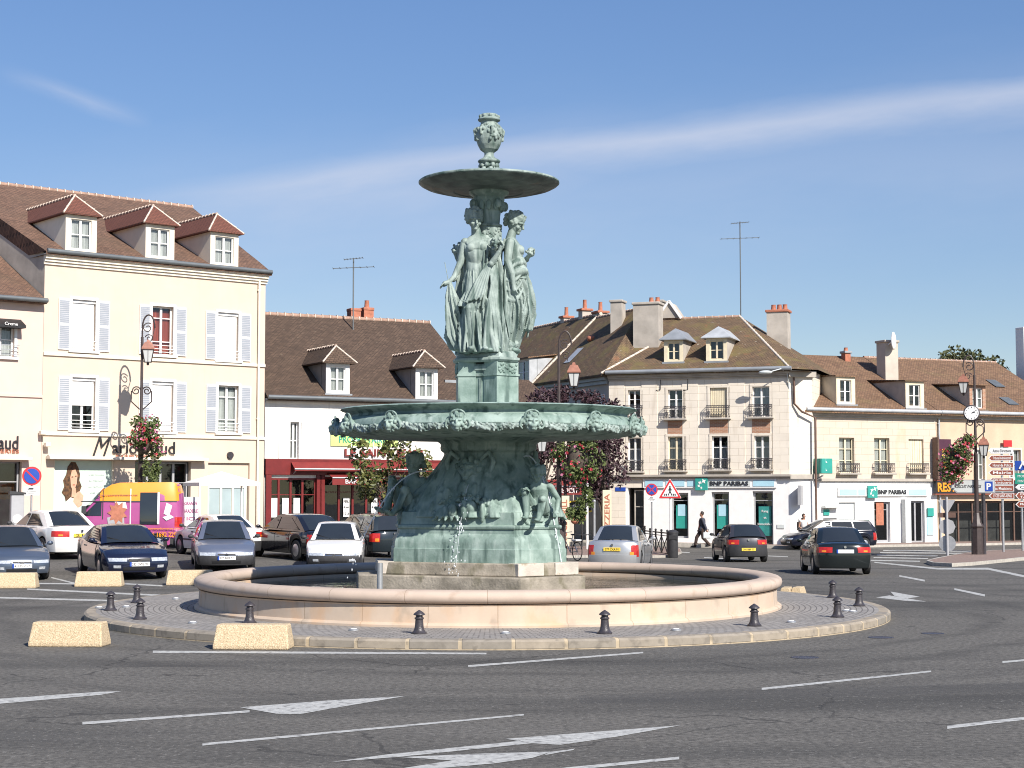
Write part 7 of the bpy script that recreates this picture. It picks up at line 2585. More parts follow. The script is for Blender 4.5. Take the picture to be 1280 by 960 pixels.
def lantern(parent, x, z, s=1.0, y=0.0):
    """four sided street lantern hanging below z"""
    def fr(r0, r1, z0, z1, name, mm, pr):
        m = MB()
        m.loft([[(x + r0 * a, y + r0 * b_, z0) for a, b_ in ((-1, -1), (1, -1), (1, 1), (-1, 1))], [(x + r1 * a, y + r1 * b_, z1) for a, b_ in ((-1, -1), (1, -1), (1, 1), (-1, 1))]])
        return m.build(name, M[mm], pr)
    g = fr(.13 * s, .225 * s, z - .95 * s, z - .42 * s, 'lantern', 'lampglass', parent)
    m = MB()
    m.loft([[(x + r * a, y + r * b_, zz) for a, b_ in ((-1, -1), (1, -1), (1, 1), (-1, 1))] for r, zz in ((.27 * s, z - .42 * s), (.265 * s, z - .36 * s), (.15 * s, z - .12 * s), (.07 * s, z - .09 * s), (.05 * s, z + .0))])
    m.build('lantern_roof', M['copper'], g)
    m = MB()
    for a, b_ in ((-1, -1), (1, -1), (1, 1), (-1, 1)):
        m.bar((x + .135 * s * a, y + .135 * s * b_, z - .96 * s), (x + .232 * s * a, y + .232 * s * b_, z - .42 * s), .028 * s)
    m.bar((x, y - .135 * s, z - .95 * s), (x, y - .23 * s, z - .42 * s), .02 * s)
    for r, zz in ((.14, z - .95 * s), (.235, z - .43 * s)):
        for a0, a1 in (((-1, -1), (1, -1)), ((1, -1), (1, 1)), ((1, 1), (-1, 1)), ((-1, 1), (-1, -1))):
            m.bar((x + r * s * a0[0], y + r * s * a0[1], zz), (x + r * s * a1[0], y + r * s * a1[1], zz), .026 * s)
    m.ell((x, y, z - 1.02 * s), (.06 * s, .06 * s, .07 * s), 8, 6)
    m.build('lantern_frame', M['iron_brown'], g)
    return g
def lamp_post(px, py, H, label, lanterns, scroll_z, basket_z=None, base_h=1.25, mm='iron_brown', top_side=1, Yfix=None):
    p = gpt(px, py) if Yfix is None else atY(px, 690, Yfix)
    if Yfix is not None: p.z = gz(p.x, p.y)
    o = empty('street_lamp', tuple(p), 0, label, 'street lamp', 'ornate street lamps')
    yaw = math.atan2(p.x, p.y)
    o.rotation_euler = (0, 0, -yaw)
    m = MB()
    m.lathe([(.30, 0), (.30, .08), (.25, .10), (.24, base_h), (.28, base_h + .05), (.28, base_h + .1), (.18, base_h + .25), (.12, base_h + .6), (.10, base_h + .65)], 8)
    m.build('base', M[mm], o, smooth=25)
    m = MB()
    m.lathe([(.10, base_h + .6), (.085, H * .5), (.09, H * .5 + .02), (.06, H * .52), (.05, H - .9)], 14)
    m.build('pole', M[mm], o, smooth=40)
    m = MB()
    s = top_side
    arch = [(0, 0, H - 1.9), (0, 0, H - .55)] + [(s * .23 * (1 - cos(t)), 0, H - .55 + .5 * sin(t)) for t in [i * pi / 10 for i in range(1, 11)]]
    m.tube(arch, .035, 6)
    m.tube(scroll((s * .2, 0, H - .55), .2, 1.3, s, .8), .022, 5)
    m.tube(scroll((s * .26, 0, H - .95), .16, 1.3, -s, .3), .02, 5)
    m.bar((s * .46, 0, H - .55), (s * .3, 0, H - 1.15), .03)
    m.build('crook', M[mm], o, smooth=50)
    for x, z, sc_ in lanterns:
        lantern(o, x, z, sc_)
        if abs(x) > .12 and z < H - 2:
            m = MB(); m.tube([(0, 0, z + .35), (x * .5, 0, z + .55), (x, 0, z + .4), (x, 0, z)], .025, 6)
            m.build('lantern_arm', M[mm], o, smooth=50)
    if scroll_z:
        m = MB()
        for sx in (-1, 1):
            m.tube(scroll((sx * .2, 0, scroll_z), .17, 1.5, -sx, pi * .1), .025, 5)
            m.tube([(sx * .37, 0, scroll_z), (sx * .38, 0, scroll_z - .4), (sx * .06, 0, scroll_z - .7)], .025, 5)
        m.build('scroll_bracket', M[mm], o, smooth=50)
    return o, p
def basket(px, py, Y, w, h, tail, label, seed, kinds=('petal_red', 'petal_pink'), n=1500, dens=330):
    c = atY(px, py, Y)
    rn = random.Random(seed)
    o = empty('flower_basket', tuple(c), 0, label, 'flower basket', 'flower baskets on the lamps')
    cl = []
    for i in range(15):
        a = rn.uniform(0, 2 * pi)
        cl.append(((w * .6 * cos(a) * rn.random(), w * .4 * sin(a), rn.uniform(-.5, .5) * h), (w * rn.uniform(.2, .38),) * 3, 1))
    tails = []
    for i in range(9 if tail[1] > .6 else 0):
        x = tail[0] + rn.uniform(-.5, .5) * w * .6
        tails.append(((x, rn.uniform(-.2, .2) * w, -h * .5 - rn.uniform(.1, 1) * tail[1]), (w * .13, w * .13, tail[1] * .22), .8))
    leafcloud(cl + tails, n, .15, rn).build('foliage', M['leaf'], o, fix=False)
    for q, k in enumerate(kinds):
        m = MB()
        for i in range(dens // len(kinds)):
            c_, r_, _ = rn.choice(cl)
            v = Vector((rn.gauss(0, 1), rn.gauss(0, 1) - .7, rn.gauss(0, 1))).normalized()
            p = Vector(c_) + Vector((v.x * r_[0], v.y * r_[1], v.z * r_[2])) * rn.uniform(.9, 1.25)
            for b_ in range(3):
                d = Vector((rn.gauss(0, 1), rn.gauss(0, 1), rn.gauss(0, 1))).normalized()
                a = d.cross(v).normalized()
                s_ = rn.uniform(.035, .075)
                m.add([p - d * s_, p + a * s_ * .8, p + d * s_, p - a * s_ * .8], [(0, 1, 2, 3)])
        m.build('blossoms', M[k], o, fix=False)
    m = MB(); m.ell((0, 0, 0), (w * .3, w * .3, h * .3), 12, 8); m.build('basket', M['bark'], o, smooth=60)
    return o
lp1, pp1 = lamp_post(174, 690, 8.9, 'tall ornate street lamp with one lantern in front of the cream house', [(.22, 7.9, .9)], 5.95, Yfix=62)
basket(179, 553, 61.6, 1.15, 1.5, (.35, 2.0), 'red flower basket on the lamp before the cream house', 4, n=2300, dens=150)
lp2, pp2 = lamp_post(1222, 697, 8.7, 'tall ornate street lamp with a clock at the right', [(-.46, 7.85, .86), (.33, 5.15, .86)], 5.75, top_side=-1)
basket(1199, 572, pp2.y - .5, 1.45, 1.7, (.45, .5), 'pink flower basket beside the clock on the right lamp', 9, ('petal_pink', 'petal_red'), 2200, 260)
# clock
m = MB(); m.lathe([(.30, -.09), (.345, -.07), (.345, .07), (.30, .09)], 36); m.v = [(x, z, y) for x, y, z in m.v]
ck = m.build('clock', M['cast_iron'], lp2, smooth=40)
cz = atY(1217, 505, pp2.y).z
ck.location = (-.14, -.05, cz)
m = MB(); m.lathe([(.295, 0), (.295, .012)], 36); m.v = [(x, -.09 - z, y) for x, y, z in m.v]; m.build('clock_face', M['white'], ck)
m = MB()
for i in range(12):
    a = i * pi / 6
    m.bar((.22 * sin(a), -.106, .22 * cos(a)), (.27 * sin(a), -.106, .27 * cos(a)), .028 if i % 3 == 0 else .016, .006, up=(0, 1, 0))
m.build('hour_marks', M['blackletter'], ck)
for ln, a, w in ((.15, R(76), .026), (.235, R(58), .018)):
    m = MB(); m.bar((0, -.112, 0), (ln * sin(a), -.112, ln * cos(a)), w, .006, up=(0, 1, 0)); m.build('clock_hand', M['blackletter'], ck)
lp3, pp3 = lamp_post(699, 700, 8.4, 'street lamp behind the fountain with two copper roofed lanterns', [(.55, 7.2, .92), (-.62, 4.75, .85)], None, top_side=1)
basket(722, 574, pp3.y - .3, 1.35, 1.9, (.1, 1.2), 'red and green flower basket behind the right edge of the bowl', 15, ('petal_red', 'petal_red', 'petal_pink'), 2300, 100)

# ------------------------------------------------------------------ trees
def tree(px, py, Y, label, clumps, n, leaf, trunk, mm, name='tree', group=None, cat='tree'):
    p = atY(px, py, Y)
    p.z = gz(p.x, p.y)
    o = empty(name, tuple(p), 0, label, cat, group)
    rn = random.Random(int(px))
    m = MB()
    tips = [c[0] for c in clumps]
    h0 = trunk[1]
    m.tube([(0, 0, -.1), (.03, .02, h0 * .5), (-.02, 0, h0)], [trunk[0], trunk[0] * .8, trunk[0] * .65], 8)
    for t_ in tips:
        t_ = Vector(t_)
        m.tube([(0, 0, h0 * rn.uniform(.6, 1)), (t_.x * .45, t_.y * .45, h0 + (t_.z - h0) * .5), tuple(t_)], [trunk[0] * .5, trunk[0] * .3, trunk[0] * .08], 5)
    m.build('trunk', M['bark'], o, smooth=60)
    leafcloud(clumps, n, leaf, rn).build('crown', M[mm], o, fix=False)
    return o
rn = random.Random(8)
cl = [((rn.uniform(-1.3, 1.25), rn.uniform(-.6, .6), rn.uniform(2.0, 3.9)), (.42, .4, .36), 1) for _ in range(24)] + [((-.1, 0, 4.2), (.25, .25, .35), .5), ((.55, 0, 3.9), (.3, .3, .3), .6)]
tree(486, 690, 58.0, 'small loose green tree in front of the red restaurant', cl, 1500, .2, (.05, 1.9), 'leaf_green', 'small_tree')
cl = [((rn.uniform(-1.3, 1.3), rn.uniform(-1, 1), rn.uniform(2.8, 6.3)), (.8, .8, .7), 1) for _ in range(20)]
tree(675, 690, 71, 'purple leaved tree behind the lamp, between bowl and side street', cl, 4200, .22, (.12, 2.6), 'leaf_purple', 'purple_tree', 'purple leaved street trees')
cl = [((rn.uniform(-.85, .75), rn.uniform(-.8, .8), rn.uniform(2.3, 6.6)), (.6, .6, .75), 1) for _ in range(24)]
tree(753, 690, 76, 'purple leaved tree against the corner bank', cl, 3200, .22, (.1, 2.4), 'leaf_purple', 'purple_tree', 'purple leaved street trees')
cl = [((rn.uniform(-1.4, 1.4), rn.uniform(-1, 1), rn.uniform(6.0, 7.3)), (.6, .6, .45), 1) for _ in range(9)]
tree(706, 690, 79, 'taller purple leaved tree showing above the bowl rim', cl, 1300, .22, (.1, 4.5), 'leaf_purple', 'purple_tree', 'purple leaved street trees')
cl = [((rn.uniform(-3.6, 3.2), rn.uniform(-2, 2), 12.1 + rn.uniform(-1.2, .7)), (1.2, 1.2, .75), 1) for _ in range(13)] + [((-4.6, 0, 11.8), (.9, 1, .6), .4)]
tree(1212, 690, 121, 'round green tree crown rising behind the right roofs', cl, 3000, .32, (.35, 8), 'leaf_far', 'broad_tree')

# ------------------------------------------------------------------ road signs
def post(px, py, h, r=.03, mm='steel', name='road_sign', label='', z=None, group='road signs', yaw=None):
    p = gpt(px, py)
    o = empty(name, tuple(p), -math.atan2(p.x, p.y) if yaw is None else yaw, label, 'road sign', group)
    if h:
        m = MB(); m.tube([(0, .04, -.05), (0, .04, h)], r, 10); m.build('post', M[mm], o, smooth=50)
    return o, p
def disc(parent, z, r, mm, name, y=0.0, x=0.0, n=36):
    m = MB(); m.lathe([(r, -.012), (r, .012)], n); m.v = [(x + a, y + c, z + b_) for a, b_, c in m.v]
    return m.build(name, M[mm], parent, smooth=30)
def tri(parent, z, s, mm, name, y=0.0, up=True, rd=.06):
    h = s * .866
    P3 = [(-s / 2, z - h / 3), (s / 2, z - h / 3), (0, z + 2 * h / 3)] if up else [(-s / 2, z + h / 3), (0, z - 2 * h / 3), (s / 2, z + h / 3)]
    pts = []
    for i in range(3):
        a, b_, c = Vector(P3[i - 1]), Vector(P3[i]), Vector(P3[(i + 1) % 3])
        pts += [b_ + (a - b_).normalized() * rd, b_ + (a - b_).normalized() * rd * .25 + (c - b_).normalized() * rd * .25, b_ + (c - b_).normalized() * rd]
    m = MB(); m.prism([(p.x, p.y) for p in pts], y - .01, y + .01)
    return m.build(name, M[mm], parent)
def noparking(px, py, ztop_px, r, label, plate=True, crossed=True):
    p = gpt(px, py)
    zc = atY(px, ztop_px, p.y).z - p.z
    o, p = post(px, py, zc + r * .9, .035, 'steel', 'no_stopping_sign', label)
    disc(o, zc, r, 'signred', 'sign_disc', -.02)
    d = disc(o, zc, r * .80, 'blue', 'sign_field', -.036)
    m = MB()
    for a in ((pi / 4, -pi / 4) if crossed else (-pi / 4,)):
        m.bar((r * .8 * cos(a), -.052, zc + r * .8 * sin(a)), (-r * .8 * cos(a), -.052, zc - r * .8 * sin(a)), r * .17, .004, up=(0, 1, 0))
    m.build('sign_bar', M['signred'], o)
    if plate:
        m = MB(); m.box(-r * .8, r * .8, -.03, -.015, zc - r * 2.05, zc - r * 1.12); pl = m.build('under_plate', M['white'], o)
        m = MB(); m.box(-r * .3, r * .2, -.034, -.0301, zc - r * 1.45, zc - r * 1.28); m.box(-r * .42, -r * .28, -.034, -.0301, zc - r * 1.45, zc - r * 1.35)
        m.build('tow_symbol', M['blackletter'], pl)
        for i, s_ in enumerate(('STATIONNEMENT', 'GENANT')):
            text(s_, 'lettering', M['blackletter'], pl, (0, -.033, zc - r * (1.65 + .2 * i)), r * .13, r * (1.2 - .4 * i), ext=.001)
    return o
noparking(38, 691, 595, .33, 'round no parking sign with white plate before the pink house', crossed=False)
noparking(815, 693, 612, .27, 'round no stopping sign beside the pedestrian warning triangle', crossed=True)
# pedestrian crossing warning
p = gpt(838, 697)
zc = atY(837, 604, p.y).z
o, p = post(838, 697, zc + .3, .035, 'white', 'crossing_sign', 'white red edged warning triangle with walking figure')
s_ = 29 / FPX * p.y
tri(o, zc, s_, 'white', 'sign_back', -.02); tri(o, zc, s_ * .96, 'signred', 'sign_border', -.032, rd=.05); tri(o, zc - .0, s_ * .70, 'white', 'sign_field', -.05, rd=.03)
m = MB()
k = s_ * .5
B3 = lambda a, b_, w: m.bar((a[0] * k, -.064, zc + a[1] * k), (b_[0] * k, -.064, zc + b_[1] * k), w * k, .004, up=(0, 1, 0))
m.ell((0, -.064, zc + .46 * k), (.065 * k, .004, .075 * k), 10, 6)
B3((0, .38), (.0, .05), .14); B3((0, .05), (-.16, -.32), .085); B3((0, .05), (.17, -.32), .085); B3((0, .32), (-.17, .1), .06); B3((0, .32), (.17, .12), .06)
for x in (-.46, -.3, .3, .46):
    B3((x, -.34), (x * .92, -.16), .10)
m.build('walking_figure', M['blackletter'], o)
# back of a yield / stop assembly by the island
o, p = post(1184.5, 698, 0, .04, 'steel', 'sign_back', 'back of a give way triangle above a stop octagon and disc')
Y = p.y
zof = lambda py: atY(1184, py, Y).z - p.z
m = MB(); m.tube([(0, 0, -.05), (0, 0, zof(621))], .055, 10); m.build('post', M['greysash'], o, smooth=50)
tri(o, zof(631), .72, 'greysash', 'triangle_plate', .07, up=False)
m = MB(); m.box(-.36, .36, .06, .08, zof(647), zof(641)); m.build('small_plate', M['pipe_brown'], o)
disc(o, zof(658.5), .345, 'greysash', 'octagon_plate', .07, n=8)
disc(o, zof(679.5), .345, 'steel', 'round_plate', .09)
# parking circuit arrow
o, p = post(1230.5, 697, 0, .05, 'cast_iron', 'parking_sign', 'grey arrow sign reading circuit parkings with a blue P')
Y = p.y
zof = lambda py: atY(1230, py, Y).z - p.z
xof = lambda px: (px - 1230.5) / FPX * Y
m = MB(); m.tube([(0, .06, -.05), (0, .06, zof(599))], .085, 12); m.build('post', M['cast_iron'], o, smooth=50)
x0, x1, z0_, z1_ = xof(1189), xof(1245), zof(616.5), zof(599.5)
m = MB(); zc = (z0_ + z1_) / 2
m.prism([(x0, zc), (x0 + .34, z0_), (x1, z0_), (x1, z1_), (x0 + .34, z1_)], -.05, 0); m.build('sign_edge', M['greysash'], o)
m = MB(); m.prism([(x0 + .06, zc), (x0 + .36, z0_ + .04), (x1 - .04, z0_ + .04), (x1 - .04, z1_ - .04), (x0 + .36, z1_ - .04)], -.06, -.051); m.build('sign_panel', M['signgrey'], o)
text('CIRCUIT PARKINGS', 'lettering', M['blackletter'], o, ((x0 + x1) / 2 - .14, -.066, zc), .13, 1.06, shear=.25, bold=.008, ext=.002)
m = MB(); m.box(x1 - .42, x1 - .1, -.07, -.061, z0_ + .08, z1_ - .08); pb = m.build('parking_panel', M['blue'], o)
text('P', 'lettering', M['whiteletter'], o, (x1 - .26, -.076, zc), .28, .19, bold=.03, ext=.002)
# stacks of direction arrows
def fingers(px, py, rows, label, x0p, x1p, flip=False):
    o, p = post(px, py, 0, .05, 'steel', 'direction_sign', label)
    Y = p.y
    zof = lambda q: atY(px, q, Y).z - p.z
    m = MB()
    m.tube([(0, .05, -.05), (0, .05, zof(rows[0][1] - 5))], .055, 10)
    m.build('post', M['steel'], o, smooth=50)
    for (tx, yc, hp, bgm, fg) in rows:
        x0, x1 = (x0p - px) / FPX * Y, (x1p - px) / FPX * Y
        z0_, z1_ = zof(yc + hp / 2), zof(yc - hp / 2)
        zc = (z0_ + z1_) / 2
        m = MB(); m.prism([(x0, zc), (x0 + .14, z0_), (x1, z0_), (x1, z1_), (x0 + .14, z1_)], -.03, 0); a = m.build('arrow_panel', M['whiteletter' if bgm != 'signgrey' else 'greysash'], o)
        m = MB(); m.prism([(x0 + .06, zc), (x0 + .16, z0_ + .025), (x1 - .025, z0_ + .025), (x1 - .025, z1_ - .025), (x0 + .16, z1_ - .025)], -.036, -.031); m.build('arrow_field', M[bgm], a)
        if tx:
            ls = tx.split('|')
            for i, l_ in enumerate(ls):
                text(l_, 'lettering', M[fg], a, ((x0 + x1) / 2 + .05, -.04, zc + (.5 * (len(ls) - 1) - i) * (z1_ - z0_) * .42), (z1_ - z0_) * (.5 if len(ls) == 1 else .32), (x1 - x0) * .72, bold=.012, ext=.001)
    return o
br = 'signbrown'; wl_ = 'whiteletter'
fingers(1254.5, 693.5, [('Autres Directions', 563.5, 7.5, 'whiteletter', 'blackletter'), ('Tribunal Administratif', 572.5, 7, br, wl_), ('Hotel de Police', 581.5, 7, br, wl_), ('Mairie', 590.8, 7, br, wl_),
                        ('Gare de Peinture|et industrie', 601.5, 8.5, br, wl_), ('Les Musiciens', 610.5, 7.5, br, wl_), ('LYCEE SAINT-ASPAIS', 619.8, 7.5, br, wl_)], 'tall stack of brown and white arrow signs beside the clock lamp', 1238, 1268.5)
o2 = fingers(1278.5, 692, [('Centre', 609, 7, 'whiteletter', 'blackletter'), ('Office du|Tourisme', 619.5, 9, br, wl_), ('Mediatheque', 630.5, 7.5, br, wl_)], 'second sign stack at the right edge with a blue square on top', 1271, 1302)
Y = gpt(1278.5, 692).y
zof = lambda q: atY(1278, q, Y).z - gpt(1278.5, 692).z
x0, x1 = (1271 - 1278.5) / FPX * Y, (1302 - 1278.5) / FPX * Y
m = MB(); m.box(x0, x0 + .62, -.03, 0, zof(588), zof(576)); bp = m.build('blue_panel', M['blue'], o2)
m = MB(); m.bar((x0 + .2, -.034, zof(586)), (x0 + .36, -.034, zof(578)), .07); m.bar((x0 + .36, -.034, zof(578)), (x0 + .5, -.034, zof(586)), .07); m.ell((x0 + .34, -.034, zof(577.6)), (.06, .01, .06), 8, 6); m.build('figure_symbol', M['whiteletter'], bp)
m = MB(); m.box(x0, x1, -.03, 0, zof(605), zof(591.5)); gp = m.build('green_panel', M['signgreen'], o2)
for i, s_ in enumerate(('MONTEREAU', 'FONTAINEBLEAU')):
    text(s_, 'lettering', M['whiteletter'], gp, ((x0 + x1) / 2, -.034, zof(595.2 + i * 6.2)), .11, .9, ext=.001)
m = MB(); m.tube([(0, .05, zof(610)), (0, .05, zof(576))], .055, 10); m.build('post', M['steel'], o2)

# ------------------------------------------------------------------ crossing barriers
def barrier(pa, pb, label):
    a, b_ = gpt(*pa), gpt(*pb)
    d = b_ - a
    o = empty('railing', tuple(a), math.atan2(d.y, d.x), label, 'railing', 'black street railings')
    Lb = d.length; h = 1.0
    m = MB()
    m.bar((0, 0, h), (Lb, 0, h), .05); m.bar((0, 0, .12), (Lb, 0, .12), .035); m.bar((0, 0, h - .12), (Lb, 0, h - .12), .03)
    m.build('rail', M['black'], o)
    n = max(2, round(Lb / 1.15))
    for i in range(n + 1):
        m = MB(); x = Lb * i / n
        m.tube([(x, 0, 0), (x, 0, h + .06)], .04, 8); m.ell((x, 0, h + .1), .055, 8, 6)
        m.build('post', M['black'], o, smooth=50)
    m = MB()
    for i in range(n):
        x0, x1 = Lb * i / n, Lb * (i + 1) / n
        m.bar((x0, 0, .12), (x1, 0, h - .12), .03); m.bar((x1, 0, .12), (x0, 0, h - .12), .03)
    m.build('cross_bars', M['black'], o)
    return o
barrier((806, 691), (842, 697), 'black cross-barred railing right of the silver saloon')
barrier((766, 688), (806, 691), 'black cross-barred railing behind the silver saloon')
p = gpt(841, 697.5)
o = empty('litter_bin', tuple(p), 0, 'slim dark grey street bin at the end of the railing', 'bin')
m = MB(); m.lathe([(.20, 0), (.22, .05), (.22, 1.0), (.24, 1.02), (.24, 1.1), (.1, 1.18)], 16); m.build('body', M['plastic'], o, smooth=40)
m = MB(); m.box(-.18, .18, -.235, -.2, .78, .95); m.build('opening', M['black'], o)
# white posts by the side street
for i, (px, py, h_, lab) in enumerate(((734, 690, 2.9, 'slim white post left of the corner bank'), (743, 689, 2.2, 'shorter grey post beside the slim white post'))):
    p = gpt(px, py); m = MB(); m.tube([(0, 0, -.05), (0, 0, h_)], .06, 10); m.ell((0, 0, h_), .08, 10, 6)
    o = m.build('post', M['white' if i == 0 else 'steel'], None, smooth=50); o.name = 'street_post'; o.location = p; tag(o, lab, 'post', 'slim street posts')

# ------------------------------------------------------------------ side street shops
p0, p1 = (2.05, 66.0), (3.6, 64.6)
def stand(name, px, py, w, h, mm, label, cat, txt=None, tm='orange', depth=.12, zb=0.0, Y=None, vertical=False, group=None):
    p = gpt(px, py) if Y is None else atY(px, py, Y)
    if Y is None: p.z += zb
    o = empty(name, tuple(p), -math.atan2(p.x, p.y), label, cat, group)
    m = MB(); m.box(-w / 2, w / 2, -depth / 2, depth / 2, 0, h); m.build('panel', M[mm], o, bevel=.01)
    if txt:
        if vertical:
            text(txt, 'lettering', M[tm], o, (0, -depth / 2 - .006, h / 2), w * .6, h * .85, rot=(pi / 2, -pi / 2, 0), ext=.003, bold=.02)
        else:
            text(txt, 'lettering', M[tm], o, (0, -depth / 2 - .006, h / 2), h * .5, w * .85, ext=.003, bold=.02)
    return o
# far restaurant on the left side of the street
G_ = Fac('street_restaurant', (-3.2, 80.5), (3.2, 85.0), 'far restaurant with a red awning in the side street', z0=-.2)
mb = MB(); gh = [(3.2, 6.6, .1, 2.9)]
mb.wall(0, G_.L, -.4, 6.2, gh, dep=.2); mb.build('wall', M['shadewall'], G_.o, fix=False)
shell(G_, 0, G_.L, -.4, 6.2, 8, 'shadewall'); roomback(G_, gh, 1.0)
window(G_, gh[0], y=.1, frame='woodcream', n=4, trans=(.75,), name='shop_window')
RG = Roof(G_, 6.2, 8.6, 4, -.3); gable(G_, RG, 0, G_.L, 0, G_.L, 'roof_b')
ua, z = G_.uz(680, 613); ub = G_.uz(716, 613)[0]
awning(G_, ua, ub, z + .55, .8, .35, .42, label='RESTAURANT')
stand('vertical_sign', 705.5, 690, .42, 2.1, 'woodcream', 'tall cream sign with orange letters beside the lamp post', 'sign', 'VOCE GRILL', 'terracotta', zb=.25, vertical=True)
stand('vertical_sign', 759, 688, .40, 2.2, 'woodcream', 'tall cream sign with orange letters beside the bank wall', 'sign', 'PIZZERIA', 'terracotta', zb=.55, vertical=True)
o = stand('slogan_banner', 724, 642, 1.15, .62, 'blackletter', 'black yellow edged slogan banner across the side street', 'banner', None, Y=77)
m = MB()
for z in (-.0, .6): m.box(-.6, .6, -.075, -.062, z - .02, z + .05)
m.build('yellow_edge', M['yellow'], o)
for i, s_ in enumerate(('Pizza au feu', 'de bois')):
    text(s_, 'lettering', M['whiteletter'], o, (0, -.08, .42 - .24 * i), .15, .85, ext=.002)
o.rotation_euler[1] = R(-10)
for px, py, lab in ((718.5, 674, 'round orange lantern of the street cafe, nearer the lamp post'), (727.5, 672, 'round orange lantern of the street cafe, nearer the white post')):
    c = atY(px, 651 if px < 720 else 647, 74); g0 = gz(c.x, c.y)
    o = empty('cafe_lantern', (c.x, c.y, g0), 0, lab, 'lantern', 'orange lanterns of the street cafe')
    m = MB(); m.ell((0, 0, c.z - g0), (.18, .18, .15), 14, 10); m.build('shade', M['orange'] if px > 999 else M['terracotta'], o, smooth=60)
    m = MB(); m.tube([(0, 0, 0), (0, 0, c.z - g0 - .1)], .025, 8); m.lathe([(.18, 0), (.16, .04)], 16); m.build('stand', M['cast_iron'], o, smooth=50)
c = gpt(727, 690)
o = empty('cafe_table', tuple(c), 0, 'small dark cafe table under the orange lanterns', 'table')
m = MB(); m.lathe([(.4, .72), (.4, .75)], 20); m.build('tabletop', M['black'], o)
m = MB(); m.tube([(0, 0, .02), (0, 0, .72)], .03, 8); m.lathe([(.22, 0), (.2, .03)], 16); m.build('leg', M['black'], o)

# bicycle leaning by the fountain
def bicycle(px, py, rz, label):
    p = gpt(px, py)
    o = empty('bicycle', tuple(p), rz, label, 'bicycle')
    r = .33
    for x in (-.52, .52):
        m = MB(); m.tube([(x + r * cos(a), 0, r + r * sin(a)) for a in [i * 2 * pi / 26 for i in range(26)]], .02, 6, closed=True)
        w = m.build('wheel', M['rubber'], o, smooth=50)
        m = MB()
        for i in range(12):
            a = i * pi / 6; m.bar((x, 0, r), (x + r * cos(a), 0, r + r * sin(a)), .006)
        m.build('spokes', M['steel'], w)
    m = MB(); B_1 = (-.05, 0, .28); S = (-.2, 0, .78); H_ = (.36, 0, .80)
    for a, b_ in ((B_1, S), (B_1, H_), (S, H_), (S, (-.52, 0, r)), (B_1, (-.52, 0, r)), (H_, (.52, 0, r)), (H_, (.33, 0, 1.0)), (S, (-.23, 0, .9))):
        m.tube([a, b_], .02, 6)
    m.build('frame', M['silver'] if 'silver' in M else M['steel'], o, smooth=50)
    m = MB(); m.ell((-.24, 0, .93), (.13, .07, .03), 10, 6); m.build('saddle', M['black'], o, smooth=60)
    m = MB(); m.tube([(.25, -.27, 1.02), (.33, -.1, 1.0), (.33, .1, 1.0), (.25, .27, 1.02)], .016, 6); m.build('handlebar', M['chrome'], o, smooth=60)
    m = MB(); m.box(-.62, -.3, -.12, .12, .72, .76); m.build('luggage_rack', M['white'], o)
bicycle(712, 700, R(120), 'pale bicycle parked beyond the pool by the lamp post')

# ------------------------------------------------------------------ street kiosk with white canopy, ad stand and column by the cream house
p = gpt(262, 689.5)
o = empty('canopy_stall', tuple(p + Vector((0, 2.2, .05))), R(26), 'white pyramid canopy stall in front of the cream house doors', 'canopy')
Yk = p.y + 2.2
kz = lambda py: atY(255, py, Yk).z - gz(p.x, p.y + 2.2)
hw_ = 1.15
m = MB()
zt, ze, zv = kz(597), kz(605), kz(607.5)
c4 = [(-hw_, -hw_), (hw_, -hw_), (hw_, hw_), (-hw_, hw_)]
m.add([(x, y, ze) for x, y in c4] + [(0, 0, zt + .18)] + [(x, y, zv - .05) for x, y in c4], [(0, 1, 4), (1, 2, 4), (2, 3, 4), (3, 0, 4), (0, 5, 6, 1), (1, 6, 7, 2), (2, 7, 8, 3), (3, 8, 5, 0)])
m.build('canopy', M['white'], o, fix=False)
for x, y in c4:
    m = MB(); m.bar((x * .97, y * .97, -.1), (x * .97, y * .97, ze), .06); m.build('leg', M['white'], o)
m = MB(); m.box(-.9, .9, -.1, .5, 0, .95); m.build('counter', M['greysash'], o)
stand('advert_stand', 238, 688, .62, 1.05, 'white', 'white notice board with purple writing under the canopy', 'notice board', None, zb=.9)
b_ = [x for x in bpy.data.objects if x.name.startswith('advert_stand')][-1]
for i, s_ in enumerate(('GRANDE', 'BRADERIE', 'ICI')):
    text(s_, 'lettering', M['magenta'], b_, (0, -.07, .82 - i * .28), .13, (.45, .5, .3)[i], ext=.002, bold=.02)
m = MB(); m.bar((-.25, 0, -.9), (-.25, 0, 0), .04); m.bar((.25, 0, -.9), (.25, 0, 0), .04); m.build('leg', M['steel'], b_)
p = gpt(20, 692)
o = empty('ticket_machine', tuple(p), R(25), 'dark grey parking ticket machine by the pink house door', 'ticket machine')
m = MB(); m.box(-.22, .22, -.18, .18, 0, 2.05); m.build('cabinet', M['greysash'], o, bevel=.03)
m = MB(); m.prism([(-.28, 2.05), (.28, 2.05), (.28, 2.12), (-.28, 2.18)], -.22, .22); m.build('hood', M['plastic'], o)
m = MB(); m.lathe([(.16, 0), (.16, .01)], 20); m.v = [(x, -.19 - z, y + 1.2) for x, y, z in m.v]; m.build('badge', M['white'], o)

